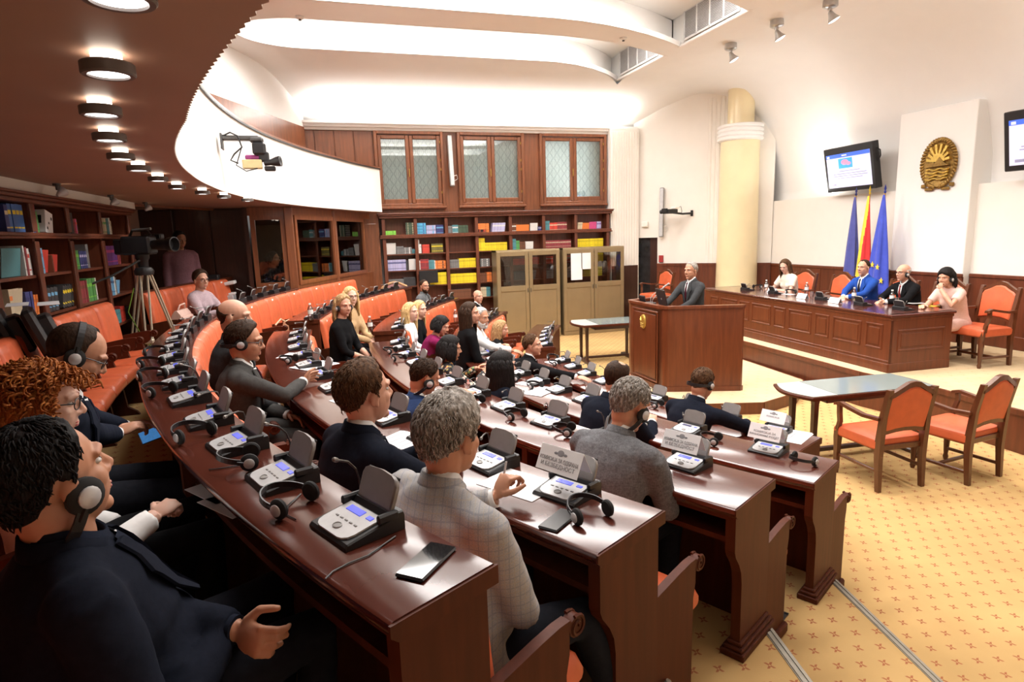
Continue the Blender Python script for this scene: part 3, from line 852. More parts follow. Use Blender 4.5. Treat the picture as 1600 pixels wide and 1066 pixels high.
# ================================================================== HEADPHONES
def headphones(root, worn=True, boom=False, wf=1.0):
    # local frame: ears on the y axis, band in the y-z plane
    hw = .082 * wf
    m = MB(); pts = []; N = 18
    for i in range(N + 1):
        a = PI * i / N
        pts.append((0, hw * 1.03 * math.cos(a), .03 + .098 * math.sin(a)))
    rings = []
    for p, q in zip(pts, pts[1:] + [pts[-1]]):
        c = Vector(p); n_ = Vector((0, c.y, (c.z - .03))).normalized() if c.z > .031 or abs(c.y) > .01 else Vector((0, 0, 1))
        rings.append([c + Vector((s * .011, 0, 0)) + n_ * o for s, o in ((-1, -.0025), (1, -.0025), (1, .0025), (-1, .0025))])
    m.loft(rings); m.build('headband', MT['black'], root)
    for s in (-1, 1):
        T = Matrix.Translation((0, s * (hw - .004), 0)) @ Matrix.Rotation(-s * PI / 2, 4, 'X')
        m = MB(); m.lathe([(.012, -.012), (.030, -.012), (.036, -.006), (.036, .004), (.030, .010), (.02, .014), (0, .014)], 18, T); c = m.build('earcup', MT['rubber'], root, True)
        m = MB(); m.lathe([(.021, .0135), (.021, .017), (.016, .021), (0, .022)], 16, T); m.build('earcup_cap', MT['silver'], root, True)
        m = MB(); m.tube([(0, s * (hw + .004), .0), (0, s * (hw + .008), .022), (0, s * (hw + .003), .045)], .0055, 6); m.build('yoke', MT['black'], root, True)
    if boom:
        m = MB(); m.tube([(0, -hw - .01, -.01), (.03, -hw - .012, -.03), (.06, -hw + .0, -.05), (.075, -hw + .02, -.055)], .003, 6); m.build('boom', MT['black'], root, True)
HPW = empty('headphones'); headphones(HPW); HPW['used'] = 0
def place_hp(M4, label, group=None):
    if not HPW['used']: HPW['used'] = 1; h = HPW
    else: h = dup(HPW, (0, 0, 0))
    h.rotation_mode = 'XYZ'
    l, q, s = M4.decompose(); h.location = l; h.rotation_euler = q.to_euler(); h.scale = s
    h['label'] = label; h['category'] = 'headphones'
    if group: h['group'] = group
    return h
HPD = [('A', -26.55, .02, 'lying beside the nearest console on the back desk', .4), ('A', -24.1, -.02, 'lying between the second and third consoles on the back desk', 1.2), ('A', -21.8, .05, 'lying between the third and fourth consoles on the back desk', .3), ('A', -17.0, .05, 'lying behind the fifth console on the back desk', .6), ('A', -14.6, .07, 'lying behind the sixth console on the back desk', .2), ('A', -12.4, .07, 'lying behind the seventh console on the back desk', .5), ('A', -10.0, .06, 'lying behind the eighth console on the back desk', .1),
       ('B', -28.7, .02, 'lying at the near end of the second desk beside the black phone', -.3), ('B', -23.6, .02, 'lying on the second desk between the navy suit and the plaid jacket', .5), ('B', -8.1, .0, 'lying far along the second desk beside a console', 1.),
       ('C', -21.9, -.06, 'lying on the third desk left of the grey-haired man in grey', .6), ('C', -19.0, -.02, 'lying on the third desk beside the third console', .2), ('C', -16.0, .0, 'lying on the third desk behind the floral blouse', .5), ('C', -1.0, .0, 'lying on the third desk near the aisle', .9), ('C', -3.9, .0, 'lying on the third desk, second from the aisle', .4),
       ('D', -28.5, -.05, 'lying silver caps up at the near end of the fourth desk', 1.4), ('D', -24.4, -.03, 'lying on the fourth desk left of the first console', .3), ('D', -20.3, .0, 'lying on the fourth desk behind the grey-haired man', .7), ('D', -10.1, .0, 'lying on the fourth desk between two paper piles', .2), ('D', -7.2, .0, 'lying on the fourth desk beside the black-haired woman', .9), ('D', 4.6, .0, 'lying on the fourth desk before the woman in purple', .3),
       ('E', -14.2, .03, 'lying on the front desk left of the man with the headset', .3), ('E', 3.6, .02, 'lying on the front desk before the man with the outstretched arm', .8), ('E', 6.6, -.03, 'standing at the aisle end of the front desk', .1)]
for row, t, dr, where, a in HPD:
    ro, ri, zt_, zf = ROWS[row]
    T = Matrix.Translation(pol((ro + ri) / 2 + dr, t, zt_ + .031)) @ Matrix.Rotation(face_in(t) + a + PI / 2, 4, 'Z') @ Matrix.Rotation(rad(78), 4, 'Y') @ Matrix.Scale(.82, 4)
    place_hp(T, 'black headphones %s' % where)
# ================================================================== BOOKCASES AND BOOKS
BM = {}
def bmat(c, rough=.5):
    k = tuple(round(x, 3) for x in c)
    if k not in BM: BM[k] = plain('book_cloth_%d' % len(BM), c, rough, 0, .06, 30)
    return BM[k]
def book_mesh(flat=False):
    m = MB()   # unit book: x = thickness, y = depth (spine at -y), z = height
    m.mi = 0
    m.box((-.46, 0, 0), (.08, 1, 1)); m.box((.46, 0, 0), (.08, 1, 1))
    m.loft([[(-.5, -.44, z), (-.44, -.5, z), (.44, -.5, z), (.5, -.44, z), (.42, -.42, z), (-.42, -.42, z)] for z in (-.5, .5)])
    m.mi = 1; m.box((0, .02, 0), (.84, .86, .95))
    m.mi = 2; m.box((0, -.502, .22), (.8, .004, .14)); m.box((0, -.502, -.3), (.8, .004, .05))
    o = m.build('book', [MT['desk_panel'], MT['paper'], MT['ink']])
    me = o.data; bpy.data.objects.remove(o)
    return me
BOOKME = book_mesh()
ALLB = []
def book(c, dims, Rz, col, label, group, band=None, tilt=0, tiltx=0):
    M4 = Matrix.Translation(Vector(c)) @ Matrix.Rotation(Rz, 4, 'Z') @ Matrix.Rotation(tilt, 4, 'Y') @ Matrix.Rotation(tiltx, 4, 'X') @ Matrix.Diagonal((dims[0], dims[1], dims[2], 1))
    px, py = project(c); v = RR.transposed() @ (Vector(c) - Vector((0, 0, CAMZ)))
    inv = px < -15 or px > 1615 or (765 < px < 970 and py > 445) or (py > 520)
    ALLB.append((0 if inv else max(sorted(dims)[0], .028) * sorted(dims)[2] / v.z ** 2, M4, col, label, group, band, inv))
def make_books(limit=298):
    ALLB.sort(key=lambda q: -q[0])
    for sc_, M4, col, label, group, band, inv in ALLB[:limit]:
        o = bpy.data.objects.new('book', BOOKME); COL.objects.link(o); o.matrix_world = M4
        for i, mm in ((0, bmat(col)), (2, bmat(band) if band else bmat(sc(col, .7)))):
            o.material_slots[i].link = 'OBJECT'; o.material_slots[i].material = mm
        o['label'] = label; o['category'] = 'book'; o['group'] = group
    rest = [q for q in ALLB[limit:] if not q[6]]
    mats = []; vs = []; fs = []; mi = []
    bv = [v.co.copy() for v in BOOKME.vertices]; bf = [(tuple(p.vertices), p.material_index) for p in BOOKME.polygons]
    for sc_, M4, col, label, group, band, inv in rest:
        ms = [bmat(col), MT['paper'], bmat(band) if band else bmat(sc(col, .7))]
        for q in ms:
            if q not in mats: mats.append(q)
        b = len(vs); vs += [tuple(M4 @ v) for v in bv]
        for f, k in bf: fs.append(tuple(i + b for i in f)); mi.append(mats.index(ms[k]))
    me = bpy.data.meshes.new('books'); me.from_pydata(vs, [], fs)
    for q in mats: me.materials.append(q)
    me.polygons.foreach_set('material_index', mi); me.update()
    o = bpy.data.objects.new('books', me); COL.objects.link(o)
    tag(o, 'remaining thin books filling the shelves of the back bookcase', 'books', None, 'stuff')
Cc = {'yellow': (.80, .62, .02), 'blue': (.06, .16, .45), 'lblue': (.16, .42, .68), 'cyan': (.10, .45, .72), 'lilac': (.48, .46, .70), 'navy': (.045, .055, .20), 'red': (.62, .06, .04), 'orange': (.80, .22, .05), 'white': (.75, .74, .72), 'grey': (.20, .20, .20),
      'green': (.10, .35, .10), 'lime': (.25, .65, .08), 'maroon': (.28, .04, .05), 'brown': (.16, .06, .03), 'black': (.045, .045, .05), 'teal': (.09, .27, .31), 'pink': (.65, .08, .25), 'purple': (.16, .05, .30), 'cream': (.62, .52, .36), 'dgreen': (.06, .10, .06), 'olive': (.16, .14, .04)}
CN_ = {'lblue': 'light blue', 'cyan': 'bright blue', 'dgreen': 'dark green', 'lime': 'light green', 'lilac': 'lilac', 'grey': 'dark grey', 'teal': 'dark teal', 'navy': 'dark blue'}
def fill(org, rz, x0, x1, z, items, where, depth=.2):
    # books along a shelf: org + rz give the shelf frame (x along, y into the shelf)
    T = Matrix.Translation(Vector(org)) @ Matrix.Rotation(rz, 4, 'Z')
    x = x0; cnt = {}; cs = {}
    for it in items:
        kind = it[0]
        if kind == 'gap': x += it[1]; continue
        _, n, col, h, th = it[:5]; band = it[5] if len(it) > 5 else None; mode = it[6] if len(it) > 6 else None
        c = Cc[col]; cn = CN_.get(col, col)
        if kind == 'row':
            for i in range(n):
                t = th * random.uniform(.92, 1.0); hh = h * random.uniform(.985, 1)
                if x + t > x1: return
                cnt[cn] = cnt.get(cn, 0) + 1; lab = '%s %s book from the left %s' % (ORD[min(cnt[cn], 40) - 1], cn, where)
                tl = it[7] if len(it) > 7 else 0
                p = T @ Vector((x + t / 2 + math.sin(tl) * hh / 2, depth / 2 + .02 + random.uniform(0, .008), z + hh / 2 * math.cos(tl) + .001 + abs(math.sin(tl)) * t / 2))
                book(p, (t * .97, depth, hh), rz, sc(c, random.uniform(.88, 1.1)), lab, '%s books %s' % (cn, where), Cc[band] if band else None, tl)
                x += t / math.cos(tl)
        elif kind == 'stack':
            zz = z; cs[cn] = cs.get(cn, 0) + 1
            for i in range(n):
                lab = '%s book, %s up in %s pile %s' % (cn, ORD[i], 'a' if cs[cn] == 1 else 'another', where)
                p = T @ Vector((x + h / 2, depth / 2 + .03, zz + th / 2 + .001))
                book(p, (th * .95, depth * .9, h), rz, sc(c, random.uniform(.85, 1.12)), lab, '%s stacked books %s' % (cn, where), Cc[band] if band else None, PI / 2)
                zz += th
            if mode != 'stay': x += h + .01
        elif kind == 'face':
            cs[cn + 'f'] = cs.get(cn + 'f', 0) + 1; lab = '%s%s book facing out %s' % ('' if cs[cn + 'f'] == 1 else 'second ', cn, where)
            p = T @ Vector((x + th / 2, .06, z + h / 2 + .004))
            book(p, (.025, th, h), rz + PI / 2, c, lab, '%s books facing out %s' % (cn, where), None, rad(-8))
            x += th + .01
# ---- bookcase against the back wall
YS = 13.72
bx = [X(p, YS) for p in (592, 643, 692, 740, 794, 847, 898, 949)]
zsh = [2.42, 2.03, 1.67, 1.32, .98, .60]
BAYN = ['first bay', 'second bay', 'third bay', 'fourth bay', 'fifth bay', 'sixth bay', 'last bay']
bc = empty('bookcase', (bx[0], YS, 0), 0, 'tall dark wooden bookcase of seven bays below the patterned windows', 'bookcase')
m = MB(); D = .26
for i, x in enumerate(bx):
    xx = x - bx[0]
    m.box((xx, D / 2, 1.4), (.045, D, 2.8))
m.build('upright', MT['shelfwood'], bc) ; 
for i, x in enumerate(bx):
    xx = x - bx[0]
    mm = MB(); mm.box((xx, -.012, 1.2), (.075, .025, 2.4), None, .005); mm.box((xx, -.012, 2.60), (.075, .025, .36), None, .005)
    mm.build('pilaster', MT['shelfwood'], bc)
m = MB(); m.box(((bx[-1] - bx[0]) / 2, D - .01, 1.4), (bx[-1] - bx[0], .02, 2.8)); m.build('back_panel', MT['shelfwood'], bc)
for i in range(7):
    for k, z in enumerate(zsh[1:]):
        m = MB(); m.box(((bx[i] + bx[i + 1]) / 2 - bx[0], D / 2, z - .012), (bx[i + 1] - bx[i] - .05, D - .02, .024)); m.build('shelf', MT['shelfwood'], bc)
L = bx[-1] - bx[0]
for zc, parts in ((2.40, ((.07, .03), (.045, .05))), (2.83, ((.06, .05), (.10, .03), (.12, .025)))):
    m = MB(); z = zc - .03
    for o, h in parts:
        m.box((L / 2, D / 2 - o / 2, z + h / 2), (L + .12 + o, D + o, h), None, .006); z += h
    m.build('cornice', MT['shelfwood'], bc)
def where(i, k): return 'on %s shelf, %s, back bookcase' % (['top', 'second', 'third', 'fourth', 'fifth', 'lowest'][k], BAYN[i])
R_, S_, F_, G_ = 'row', 'stack', 'face', 'gap'
PLAN = {
 (0, 0): [(S_, 2, 'lime', .22, .06), (G_, .22), (S_, 6, 'dgreen', .2, .048, 'cream')],
 (1, 0): [(S_, 4, 'cyan', .19, .068, 'blue'), (S_, 2, 'lilac', .21, .11, 'lblue'), (R_, 7, 'navy', .22, .028, 'lblue')],
 (2, 0): [(R_, 4, 'grey', .19, .026), (R_, 4, 'teal', .21, .034, 'white'), (R_, 8, 'dgreen', .2, .03), ],
 (3, 0): [(S_, 3, 'lilac', .2, .03, 'red', 'stay'), (S_, 5, 'orange', .26, .045), (G_, .05), (R_, 12, 'lilac', .23, .026, 'white', None, .14)],
 (4, 0): [(R_, 5, 'brown', .2, .022, 'white'), (F_, 1, 'orange', .17, .32), (G_, .02), (F_, 1, 'white', .20, .18), (R_, 4, 'navy', .12, .02, 'white')],
 (5, 0): [(R_, 5, 'teal', .24, .024), (R_, 6, 'red', .2, .034, 'cream'), (R_, 10, 'maroon', .21, .026, 'cream')],
 (6, 0): [(R_, 4, 'cream', .19, .032, None, None, .15), (F_, 1, 'orange', .17, .2), (F_, 1, 'pink', .19, .18), (R_, 5, 'lilac', .2, .022, 'purple')],
 (0, 1): [(F_, 1, 'white', .24, .20), (R_, 9, 'grey', .17, .018), (S_, 4, 'grey', .18, .035, 'white'), (S_, 2, 'teal', .12, .05)],
 (1, 1): [(R_, 1, 'white', .30, .025), (R_, 2, 'white', .2, .02), (G_, .02), (R_, 5, 'red', .19, .034), (G_, .04), (R_, 6, 'olive', .2, .045, 'yellow')],
 (2, 1): [],
 (3, 1): [(R_, 5, 'yellow', .29, .03), (R_, 26, 'yellow', .18, .021)],
 (4, 1): [(R_, 3, 'teal', .25, .03), (R_, 4, 'green', .2, .022), (R_, 6, 'brown', .17, .025), (F_, 1, 'white', .17, .20)],
 (5, 1): [(R_, 26, 'maroon', .18, .026, 'cream')],
 (6, 1): [(R_, 26, 'yellow', .19, .027)],
 (0, 2): [(R_, 16, 'lilac', .24, .026, 'navy'), (R_, 1, 'black', .22, .05), (G_, .02), (F_, 1, 'white', .24, .15)],
 (1, 2): [(R_, 1, 'white', .2, .02), (R_, 7, 'maroon', .23, .028, 'red'), (R_, 6, 'teal', .2, .022), (R_, 1, 'white', .19, .025), (S_, 3, 'orange', .24, .06, 'brown')],
 (2, 2): [(R_, 9, 'grey', .19, .025), (R_, 16, 'yellow', .21, .027)],
 (3, 2): [(G_, .03), (S_, 4, 'grey', .22, .045, 'white'), (G_, .08), (R_, 8, 'brown', .2, .03)],
 (4, 2): [(R_, 12, 'red', .14, .03), (R_, 12, 'red', .16, .025)],
 (5, 2): [(R_, 22, 'red', .16, .03, 'white')],
 (6, 2): [(R_, 26, 'yellow', .2, .027)],
 (0, 3): [(R_, 14, 'grey', .16, .024), (R_, 10, 'black', .19, .03)],
 (1, 3): [(R_, 26, 'yellow', .27, .027)],
 (2, 3): [(R_, 25, 'yellow', .22, .0275)],
 (3, 3): [(R_, 6, 'brown', .21, .028), (R_, 4, 'orange', .22, .03), (R_, 9, 'brown', .2, .03)],
 (4, 3): [(R_, 10, 'black', .2, .03), (R_, 10, 'grey', .22, .025, None, None, .2)],
 (5, 3): [(R_, 22, 'grey', .19, .03)],
 (6, 3): [(R_, 24, 'yellow', .22, .028)],
 (2, 4): [(R_, 16, 'brown', .2, .03)],
 (3, 4): [(R_, 7, 'cream', .22, .02), (R_, 7, 'teal', .22, .02), (R_, 7, 'grey', .21, .022), (R_, 6, 'cream', .2, .022)],
}
for (i, k), items in PLAN.items():
    fill((bx[i] + .045, YS, 0), 0, 0, bx[i + 1] - bx[i] - .08, zsh[k], items, where(i, k), .19)
# ---- bookcase on the left wall, under the balcony (faces +X)
XS = -2.22
ly = [4.4, 5.22, 5.97, 6.72, 7.6, 8.62]
lz = [2.52, 2.19, 1.86, 1.54, 1.2]
lb = empty('bookcase', (XS, ly[0], ZA), 0, 'dark wooden bookcase of five bays on the left wall under the balcony', 'bookcase')
def L0(z): return z - ZA
m = MB()
for y in ly: m.box((-.14, y - ly[0], L0(1.84)), (.28, .045, 1.92))
m.box((-.29, (ly[-1] - ly[0]) / 2, L0(1.84)), (.02, ly[-1] - ly[0], 1.92)); m.build('carcass', MT['shelfwood'], lb)
for y in ly:
    m = MB(); m.box((.012, y - ly[0], L0(1.67)), (.025, .075, 1.58), None, .005); m.box((.012, y - ly[0], L0(2.66)), (.025, .07, .25), None, .005); m.build('pilaster', MT['shelfwood'], lb)
for i in range(5):
    for z in lz[1:]:
        m = MB(); m.box((-.14, (ly[i] + ly[i + 1]) / 2 - ly[0], L0(z - .012)), (.26, ly[i + 1] - ly[i] - .05, .024)); m.build('shelf', MT['shelfwood'], lb)
for zc, parts in ((2.49, ((.05, .02), (.03, .03))), (2.77, ((.05, .03), (.09, .025), (.11, .02)))):
    m = MB(); z = L0(zc - .01)
    for o, h in parts: m.box((-.14 + o / 2, (ly[-1] - ly[0]) / 2, z + h / 2), (.28 + o, ly[-1] - ly[0] + .1, h), None, .005); z += h
    m.build('cornice', MT['shelfwood'], lb)
LBN = ['nearest bay', 'second bay', 'third bay', 'fourth bay', 'farthest bay']
def lw(i, k): return 'on %s shelf, %s, left bookcase' % (['top', 'second', 'third', 'fourth'][k], LBN[i])
LP = {
 (1, 0): [(G_, .32), (R_, 1, 'navy', .2, .05, 'cream'), (R_, 4, 'blue', .21, .055, 'yellow'), (R_, 1, 'cyan', .22, .03)],
 (2, 0): [(R_, 1, 'white', .23, .02), (R_, 2, 'blue', .22, .025), (R_, 1, 'maroon', .22, .02), (R_, 1, 'green', .17, .03)],
 (3, 0): [(G_, .06), (R_, 1, 'teal', .21, .03), (R_, 2, 'black', .19, .03), (R_, 1, 'maroon', .14, .04), (R_, 1, 'pink', .14, .03, 'red'), (R_, 1, 'teal', .14, .025, 'orange')],
 (4, 0): [(G_, .04), (R_, 6, 'cream', .17, .032, 'green'), (R_, 2, 'teal', .17, .035), (R_, 1, 'white', .18, .04), (R_, 1, 'cream', .15, .03)],
 (1, 1): [(G_, .2), (F_, 1, 'teal', .2, .26), (R_, 1, 'white', .22, .02), (R_, 1, 'maroon', .21, .03), (R_, 1, 'white', .2, .035, 'red'), (R_, 1, 'grey', .17, .02)],
 (2, 1): [(R_, 1, 'yellow', .19, .04), (R_, 1, 'white', .18, .02), (R_, 2, 'lblue', .2, .03), (F_, 1, 'red', .18, .12), (R_, 1, 'brown', .14, .02), (F_, 1, 'red', .14, .13)],
 (3, 1): [(G_, .04), (R_, 2, 'dgreen', .16, .03, 'lime'), (R_, 2, 'green', .17, .035, 'lime'), (R_, 5, 'navy', .16, .035, 'lilac'), (R_, 2, 'grey', .22, .03)],
 (4, 1): [(G_, .02), (R_, 9, 'purple', .2, .045, 'pink'), (R_, 3, 'maroon', .19, .03)],
 (1, 2): [(G_, .18), (R_, 1, 'cream', .23, .05, 'orange'), (F_, 1, 'cream', .22, .16), (R_, 3, 'navy', .19, .035), (R_, 3, 'orange', .16, .03, None, None, .1)],
 (2, 2): [(R_, 4, 'black', .19, .06, 'lblue', None, .12), (G_, .08), (R_, 5, 'black', .19, .045, 'yellow', None, .35)],
 (3, 2): [(G_, .05), (R_, 2, 'orange', .18, .025), (R_, 5, 'maroon', .2, .032, 'brown'), (R_, 5, 'green', .21, .04, 'lime'), (R_, 1, 'white', .21, .03)],
 (4, 2): [(G_, .05), (R_, 4, 'lblue', .19, .04, 'navy'), (R_, 1, 'white', .19, .03), (R_, 2, 'grey', .18, .02), (F_, 1, 'lblue', .14, .16)],
 (1, 3): [(G_, .3), (R_, 8, 'maroon', .2, .03)],
 (2, 3): [(G_, .4), (R_, 2, 'cream', .2, .04), (R_, 2, 'maroon', .19, .03)],
 (3, 3): [(G_, .1), (R_, 3, 'cream', .19, .04), (F_, 1, 'red', .17, .12), (R_, 5, 'navy', .18, .035)],
 (4, 3): [(G_, .1), (R_, 4, 'teal', .14, .05), (R_, 3, 'red', .16, .05), (R_, 3, 'black', .14, .04)],
}
for (i, k), items in LP.items():
    items = [it if it[0] == G_ else (it[0], it[1], it[2], min(it[3] * 1.08, .25), it[4] * 1.2) + tuple(it[5:]) for it in items]
    fill((XS, ly[i] + .07, 0), PI / 2, 0, ly[i + 1] - ly[i] - .10, lz[k], items, lw(i, k), .17)
make_books()
# white file box leaning on the top shelf
g = empty('file_box', (XS - .12, 6.30, lz[0] + .0), 0, 'white cardboard magazine file with black cut-outs tilted on the left bookcase', 'box')
T = TR((0, 0, .013), 0, rad(-14)); m = MB()
m.box((0, .07, .105), (.20, .15, .20), T, .004); m.build('body', MT['paper'], g)
m = MB()
for y, z, a in ((.03, .05, .022), (.06, .10, .018), (.11, .15, .025)): m.box((.1, y, z), (.004, a, a), T, .001)
m.box((.02, -.006, .12), (.1, .004, .07), T, .001); m.build('cut_out', MT['black'], g)
# clip-on lamps above the left bookcase
for i, y in enumerate((6.15, 7.55, 8.9)):
    g = empty('clip_spotlight', (-2.06, y, 2.93), 0, 'small silver spotlight above the left bookcase, %s along' % ['nearest', 'middle', 'farthest'][i], 'spotlight')
    m = MB(); m.lathe([(.03, -.002), (.03, -.018), (.012, -.02), (.012, -.05), (.008, -.055)], 14); m.build('mount', MT['darkmetal'], g, True)
    T = TR((.015, .02, -.075), rad(60), 0, rad(55)); m = MB(); m.lathe([(.012, -.045), (.018, -.03), (.03, 0), (.045, .03), (.042, .031), (.028, .005), (0, -.0)], 16, T); m.build('reflector', MT['silver'], g, True)
    m = MB(); m.lathe([(0, .008), (.03, .01), (.03, .014), (0, .016)], 14, T); m.build('bulb', plain('warm_bulb', (1, .85, .6), .3, emit=4) if i == 0 else bpy.data.materials['warm_bulb'], g, True)
# ================================================================== METAL CABINETS
def cabinet(x0, x1, label):
    w = x1 - x0; h = 2.03; d = .36
    g = empty('metal_cabinet', ((x0 + x1) / 2, 13.25, 0), 0, label, 'cabinet')
    m = MB()
    for s in (-1, 1): m.box((s * (w / 2 - .012), d / 2, h / 2), (.024, d, h))
    m.box((0, d / 2, h - .02), (w, d + .01, .04), None, .005); m.box((0, d / 2, .03), (w - .05, d - .02, .06)); m.box((0, d / 2, 1.18), (w - .05, d - .03, .02)); m.box((0, d - .01, .62), (w - .05, .015, 1.14))
    m.build('carcass', MT['cabinet'], g)
    m = MB(); m.box((0, -.006, h - .05), (w, .02, .07), None, .004); m.box((0, -.006, .05), (w, .02, .09), None, .004); m.build('rail', MT['cabinet'], g)
    for s in (-1, 1):
        cw = w / 2 - .012; cx = s * (w / 4); st_ = .085
        m = MB()
        for q in (-1, 1): m.box((cx + q * (cw / 2 - st_ / 2), -.012, 1.05), (st_, .026, 1.9), None, .005)
        for z, hh in ((1.95, .1), (1.17, .12), (.15, .10)): m.box((cx, -.012, z), (cw - 2 * st_, .024, hh), None, .004)
        dr = m.build('door', MT['cabinet'], g)
        m = MB(); m.box((cx, -.004, .655), (cw - 2 * st_, .012, .91), None, .003); m.build('lower_panel', MT['cabinet'], dr)
        m = MB(); m.box((cx, -.004, 1.565), (cw - 2 * st_, .005, .68)); m.build('pane', MT['glass'], dr)
        m = MB(); m.box((cx - s * (cw / 2 - .03), -.03, 1.12), (.014, .02, .10), None, .005); m.build('handle', MT['darkmetal'], dr)
    return g
cabinet(3.70, 5.21, 'left khaki metal cabinet with glazed upper doors before the back bookcase')
cabinet(5.29, 6.84, 'right khaki metal cabinet with paper notices taped to its glass door')
for i, (x, z, w, h) in enumerate(((5.62, 1.60, .28, .62), (5.86, 1.72, .24, .38))):
    m = MB(); m.box((x, 13.228, z), (w, .003, h)); tag(m.build('paper_notice', MT['paper']), 'white paper notice taped to the right cabinet, %s' % ['the taller sheet on the left', 'the shorter sheet on the right'][i], 'notice', None)
# wall-mounted line loudspeaker between the windows; screen and chair before the shelves
def line_speaker(p, h, rz, rx, label):
    g = empty('column_loudspeaker', p, rz, label, 'loudspeaker')
    T = TR((0, 0, 0), 0, rx)
    m = MB(); m.box((0, -.09, 0), (.10, .09, h), T, .015); m.build('body', MT['grey'], g)
    m = MB(); m.box((0, -.137, 0), (.08, .006, h - .05), T, .002); m.build('grille', MT['silver'], g)
    m = MB(); m.tube([(0, -.05, h * .2), (0, 0.02, h * .2)], .02, 8); m.tube([(0, -.05, -h * .2), (0, .02, -h * .2)], .02, 8); m.build('bracket', MT['darkmetal'], g)
    m = MB(); m.tube([(.05, -.1, -h * .28), (.13, -.05, -h * .26), (.15, -.04, -h * .33), (.08, -.05, -h * .37), (.03, -.1, -h * .34)], .008, 6); m.build('cable', MT['cream'], g)
line_speaker((X(703), 14.0, 4.02), 1.12, 0, rad(-6), 'grey column loudspeaker on the panel between the left and middle windows')
g = empty('shelf_monitor', (X(669, 13.7, 437), 13.62, 1.0), 0, 'black flat screen standing before yellow books in the back bookcase', 'monitor')
m = MB(); m.box((0, 0, .52), (.42, .03, .27), None, .006); m.build('screen', MT['black'], g)
m = MB(); m.box((0, .01, .36), (.04, .03, .12)); m.box((0, .02, .325), (.2, .12, .012)); m.build('stand', MT['black'], g)
g.location.z = .99
# ================================================================== INTERPRETERS' BOOTH
bo = empty('interpreter_booth', (-.42, 10.5, ZA), 0, 'wood-framed interpreter booth with large glass panes under the balcony', 'booth')
def BL(v): return Vector(v) - bo.location
P0, P1, P2, P3 = Vector((-1.05, 10.5, 0)), Vector((-.42, 10.5, 0)), Vector((.93, 13.45, 0)), Vector((1.05, 13.72, 0))
m = MB()
def wallseg(m, a, b, z0, z1, th=.06, off=0):
    d = (b - a).normalized(); n = Vector((d.y, -d.x, 0))
    q = [a + n * off, b + n * off, b + n * (off - th), a + n * (off - th)]
    m.prism([((p.x - bo.location.x), (p.y - bo.location.y)) for p in q], z0 - ZA, z1 - ZA)
zw0, zw1 = 1.68, 2.80
for a, b in ((P0, P1), (P1, P3)):
    wallseg(m, a, b, ZA - .6, zw0 - .0); wallseg(m, a, b, zw1, ZS - .002)
m.build('wall', MT['walnut'], bo)
def frame(a, b, name='window_frame'):
    m = MB(); d = (b - a); L = d.length; u = d / L
    wallseg(m, a, a + u * .07, zw0, zw1, .08, .015); wallseg(m, b - u * .07, b, zw0, zw1, .08, .015); wallseg(m, a + u * .07, b - u * .07, zw0, zw0 + .07, .08, .015); wallseg(m, a + u * .07, b - u * .07, zw1 - .07, zw1, .08, .015)
    f = m.build(name, MT['walnut'], bo)
    m = MB(); wallseg(m, a + u * .06, b - u * .06, zw0 + .06, zw1 - .06, .008, -.02); m.build('pane', MT['smoked'], f)
u = (P2 - P1); 
frame(P0 + Vector((.03, 0, 0)), P1 - Vector((.09, 0, 0))); frame(P1 + u * .035, P1 + u * .505); frame(P1 + u * .515, P1 + u * .97)
m = MB(); m.box((-.03, .02, (2.928 - ZA) / 2), (.13, .13, 2.928 - ZA), None, .01); m.build('corner_post', MT['walnut'], bo)
for k in (.507,): m = MB(); p = P1 + u * k; m.box(BL((p.x - .02, p.y, 1.9)), (.1, .1, 2.05), None, .01); m.build('post', MT['walnut'], bo)
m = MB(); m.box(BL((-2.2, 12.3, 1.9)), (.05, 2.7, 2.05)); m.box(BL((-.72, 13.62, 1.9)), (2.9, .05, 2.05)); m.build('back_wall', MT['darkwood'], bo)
m = MB(); wallseg(m, P1 + Vector((-.05, .15, 0)), P2 + Vector((-.1, -.1, 0)), 1.58, 1.62, .45, -.1); m.build('counter', MT['desk_panel'], bo)
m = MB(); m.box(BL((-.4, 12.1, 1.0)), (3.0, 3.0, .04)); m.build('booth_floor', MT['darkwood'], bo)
# dark office printer on the ledge left of the booth
g = empty('printer', (-1.62, 10.42, 1.60), 0, 'grey and black office printer on the ledge behind the lilac-jacketed woman', 'printer')
m = MB(); m.box((0, 0, .08), (.30, .26, .26), None, .02); m.box((-.02, 0, -.35), (.6, .34, .7), None, .01); m.build('body', MT['silver'], g)
m = MB(); m.box((.02, -.06, .22), (.16, .22, .2), None, .015); m.build('feeder', MT['black'], g)
m = MB(); m.box((.24, -.03, .15), (.2, .24, .05), TR((0, 0, 0), 0, 0, rad(-8)), .01); m.box((.22, -.03, .02), (.16, .2, .03), None, .006); m.build('paper_tray', MT['white_plastic'], g)
# plain chair standing before the back bookcase
g = empty('side_chair', (X(615, 13.3, 440), 13.2, .44), 0, 'light wooden chair with pink upholstered back before the back bookcase', 'chair')
m = MB(); p = [(-.26, 0), (-.26, .42), (-.1, .50), (0, .52), (.1, .50), (.26, .42), (.26, 0)]
m.loft([[(x, y, z) for x, z in p] for y in (-.03, .03)]); 
m2 = MB()
for a, b in zip(p, p[1:]): m2.tube([(a[0], 0, a[1] + .5), (b[0], 0, b[1] + .5)], .025, 8)
for s in (-1, 1):
    for y in (0, -.42): m2.tube([(s * .25, y, 0), (s * .25, y, .5)], .022, 8)
m2.build('frame', plain('light_beech', (.5, .27, .12), .4), g)
m.v = [(x * .9, y, z * .9 + .52) for x, y, z in m.v]; m.box((0, -.22, .45), (.46, .42, .08), None, .03); m.build('upholstery', plain('pink_upholstery', (.42, .2, .2), .8), g)
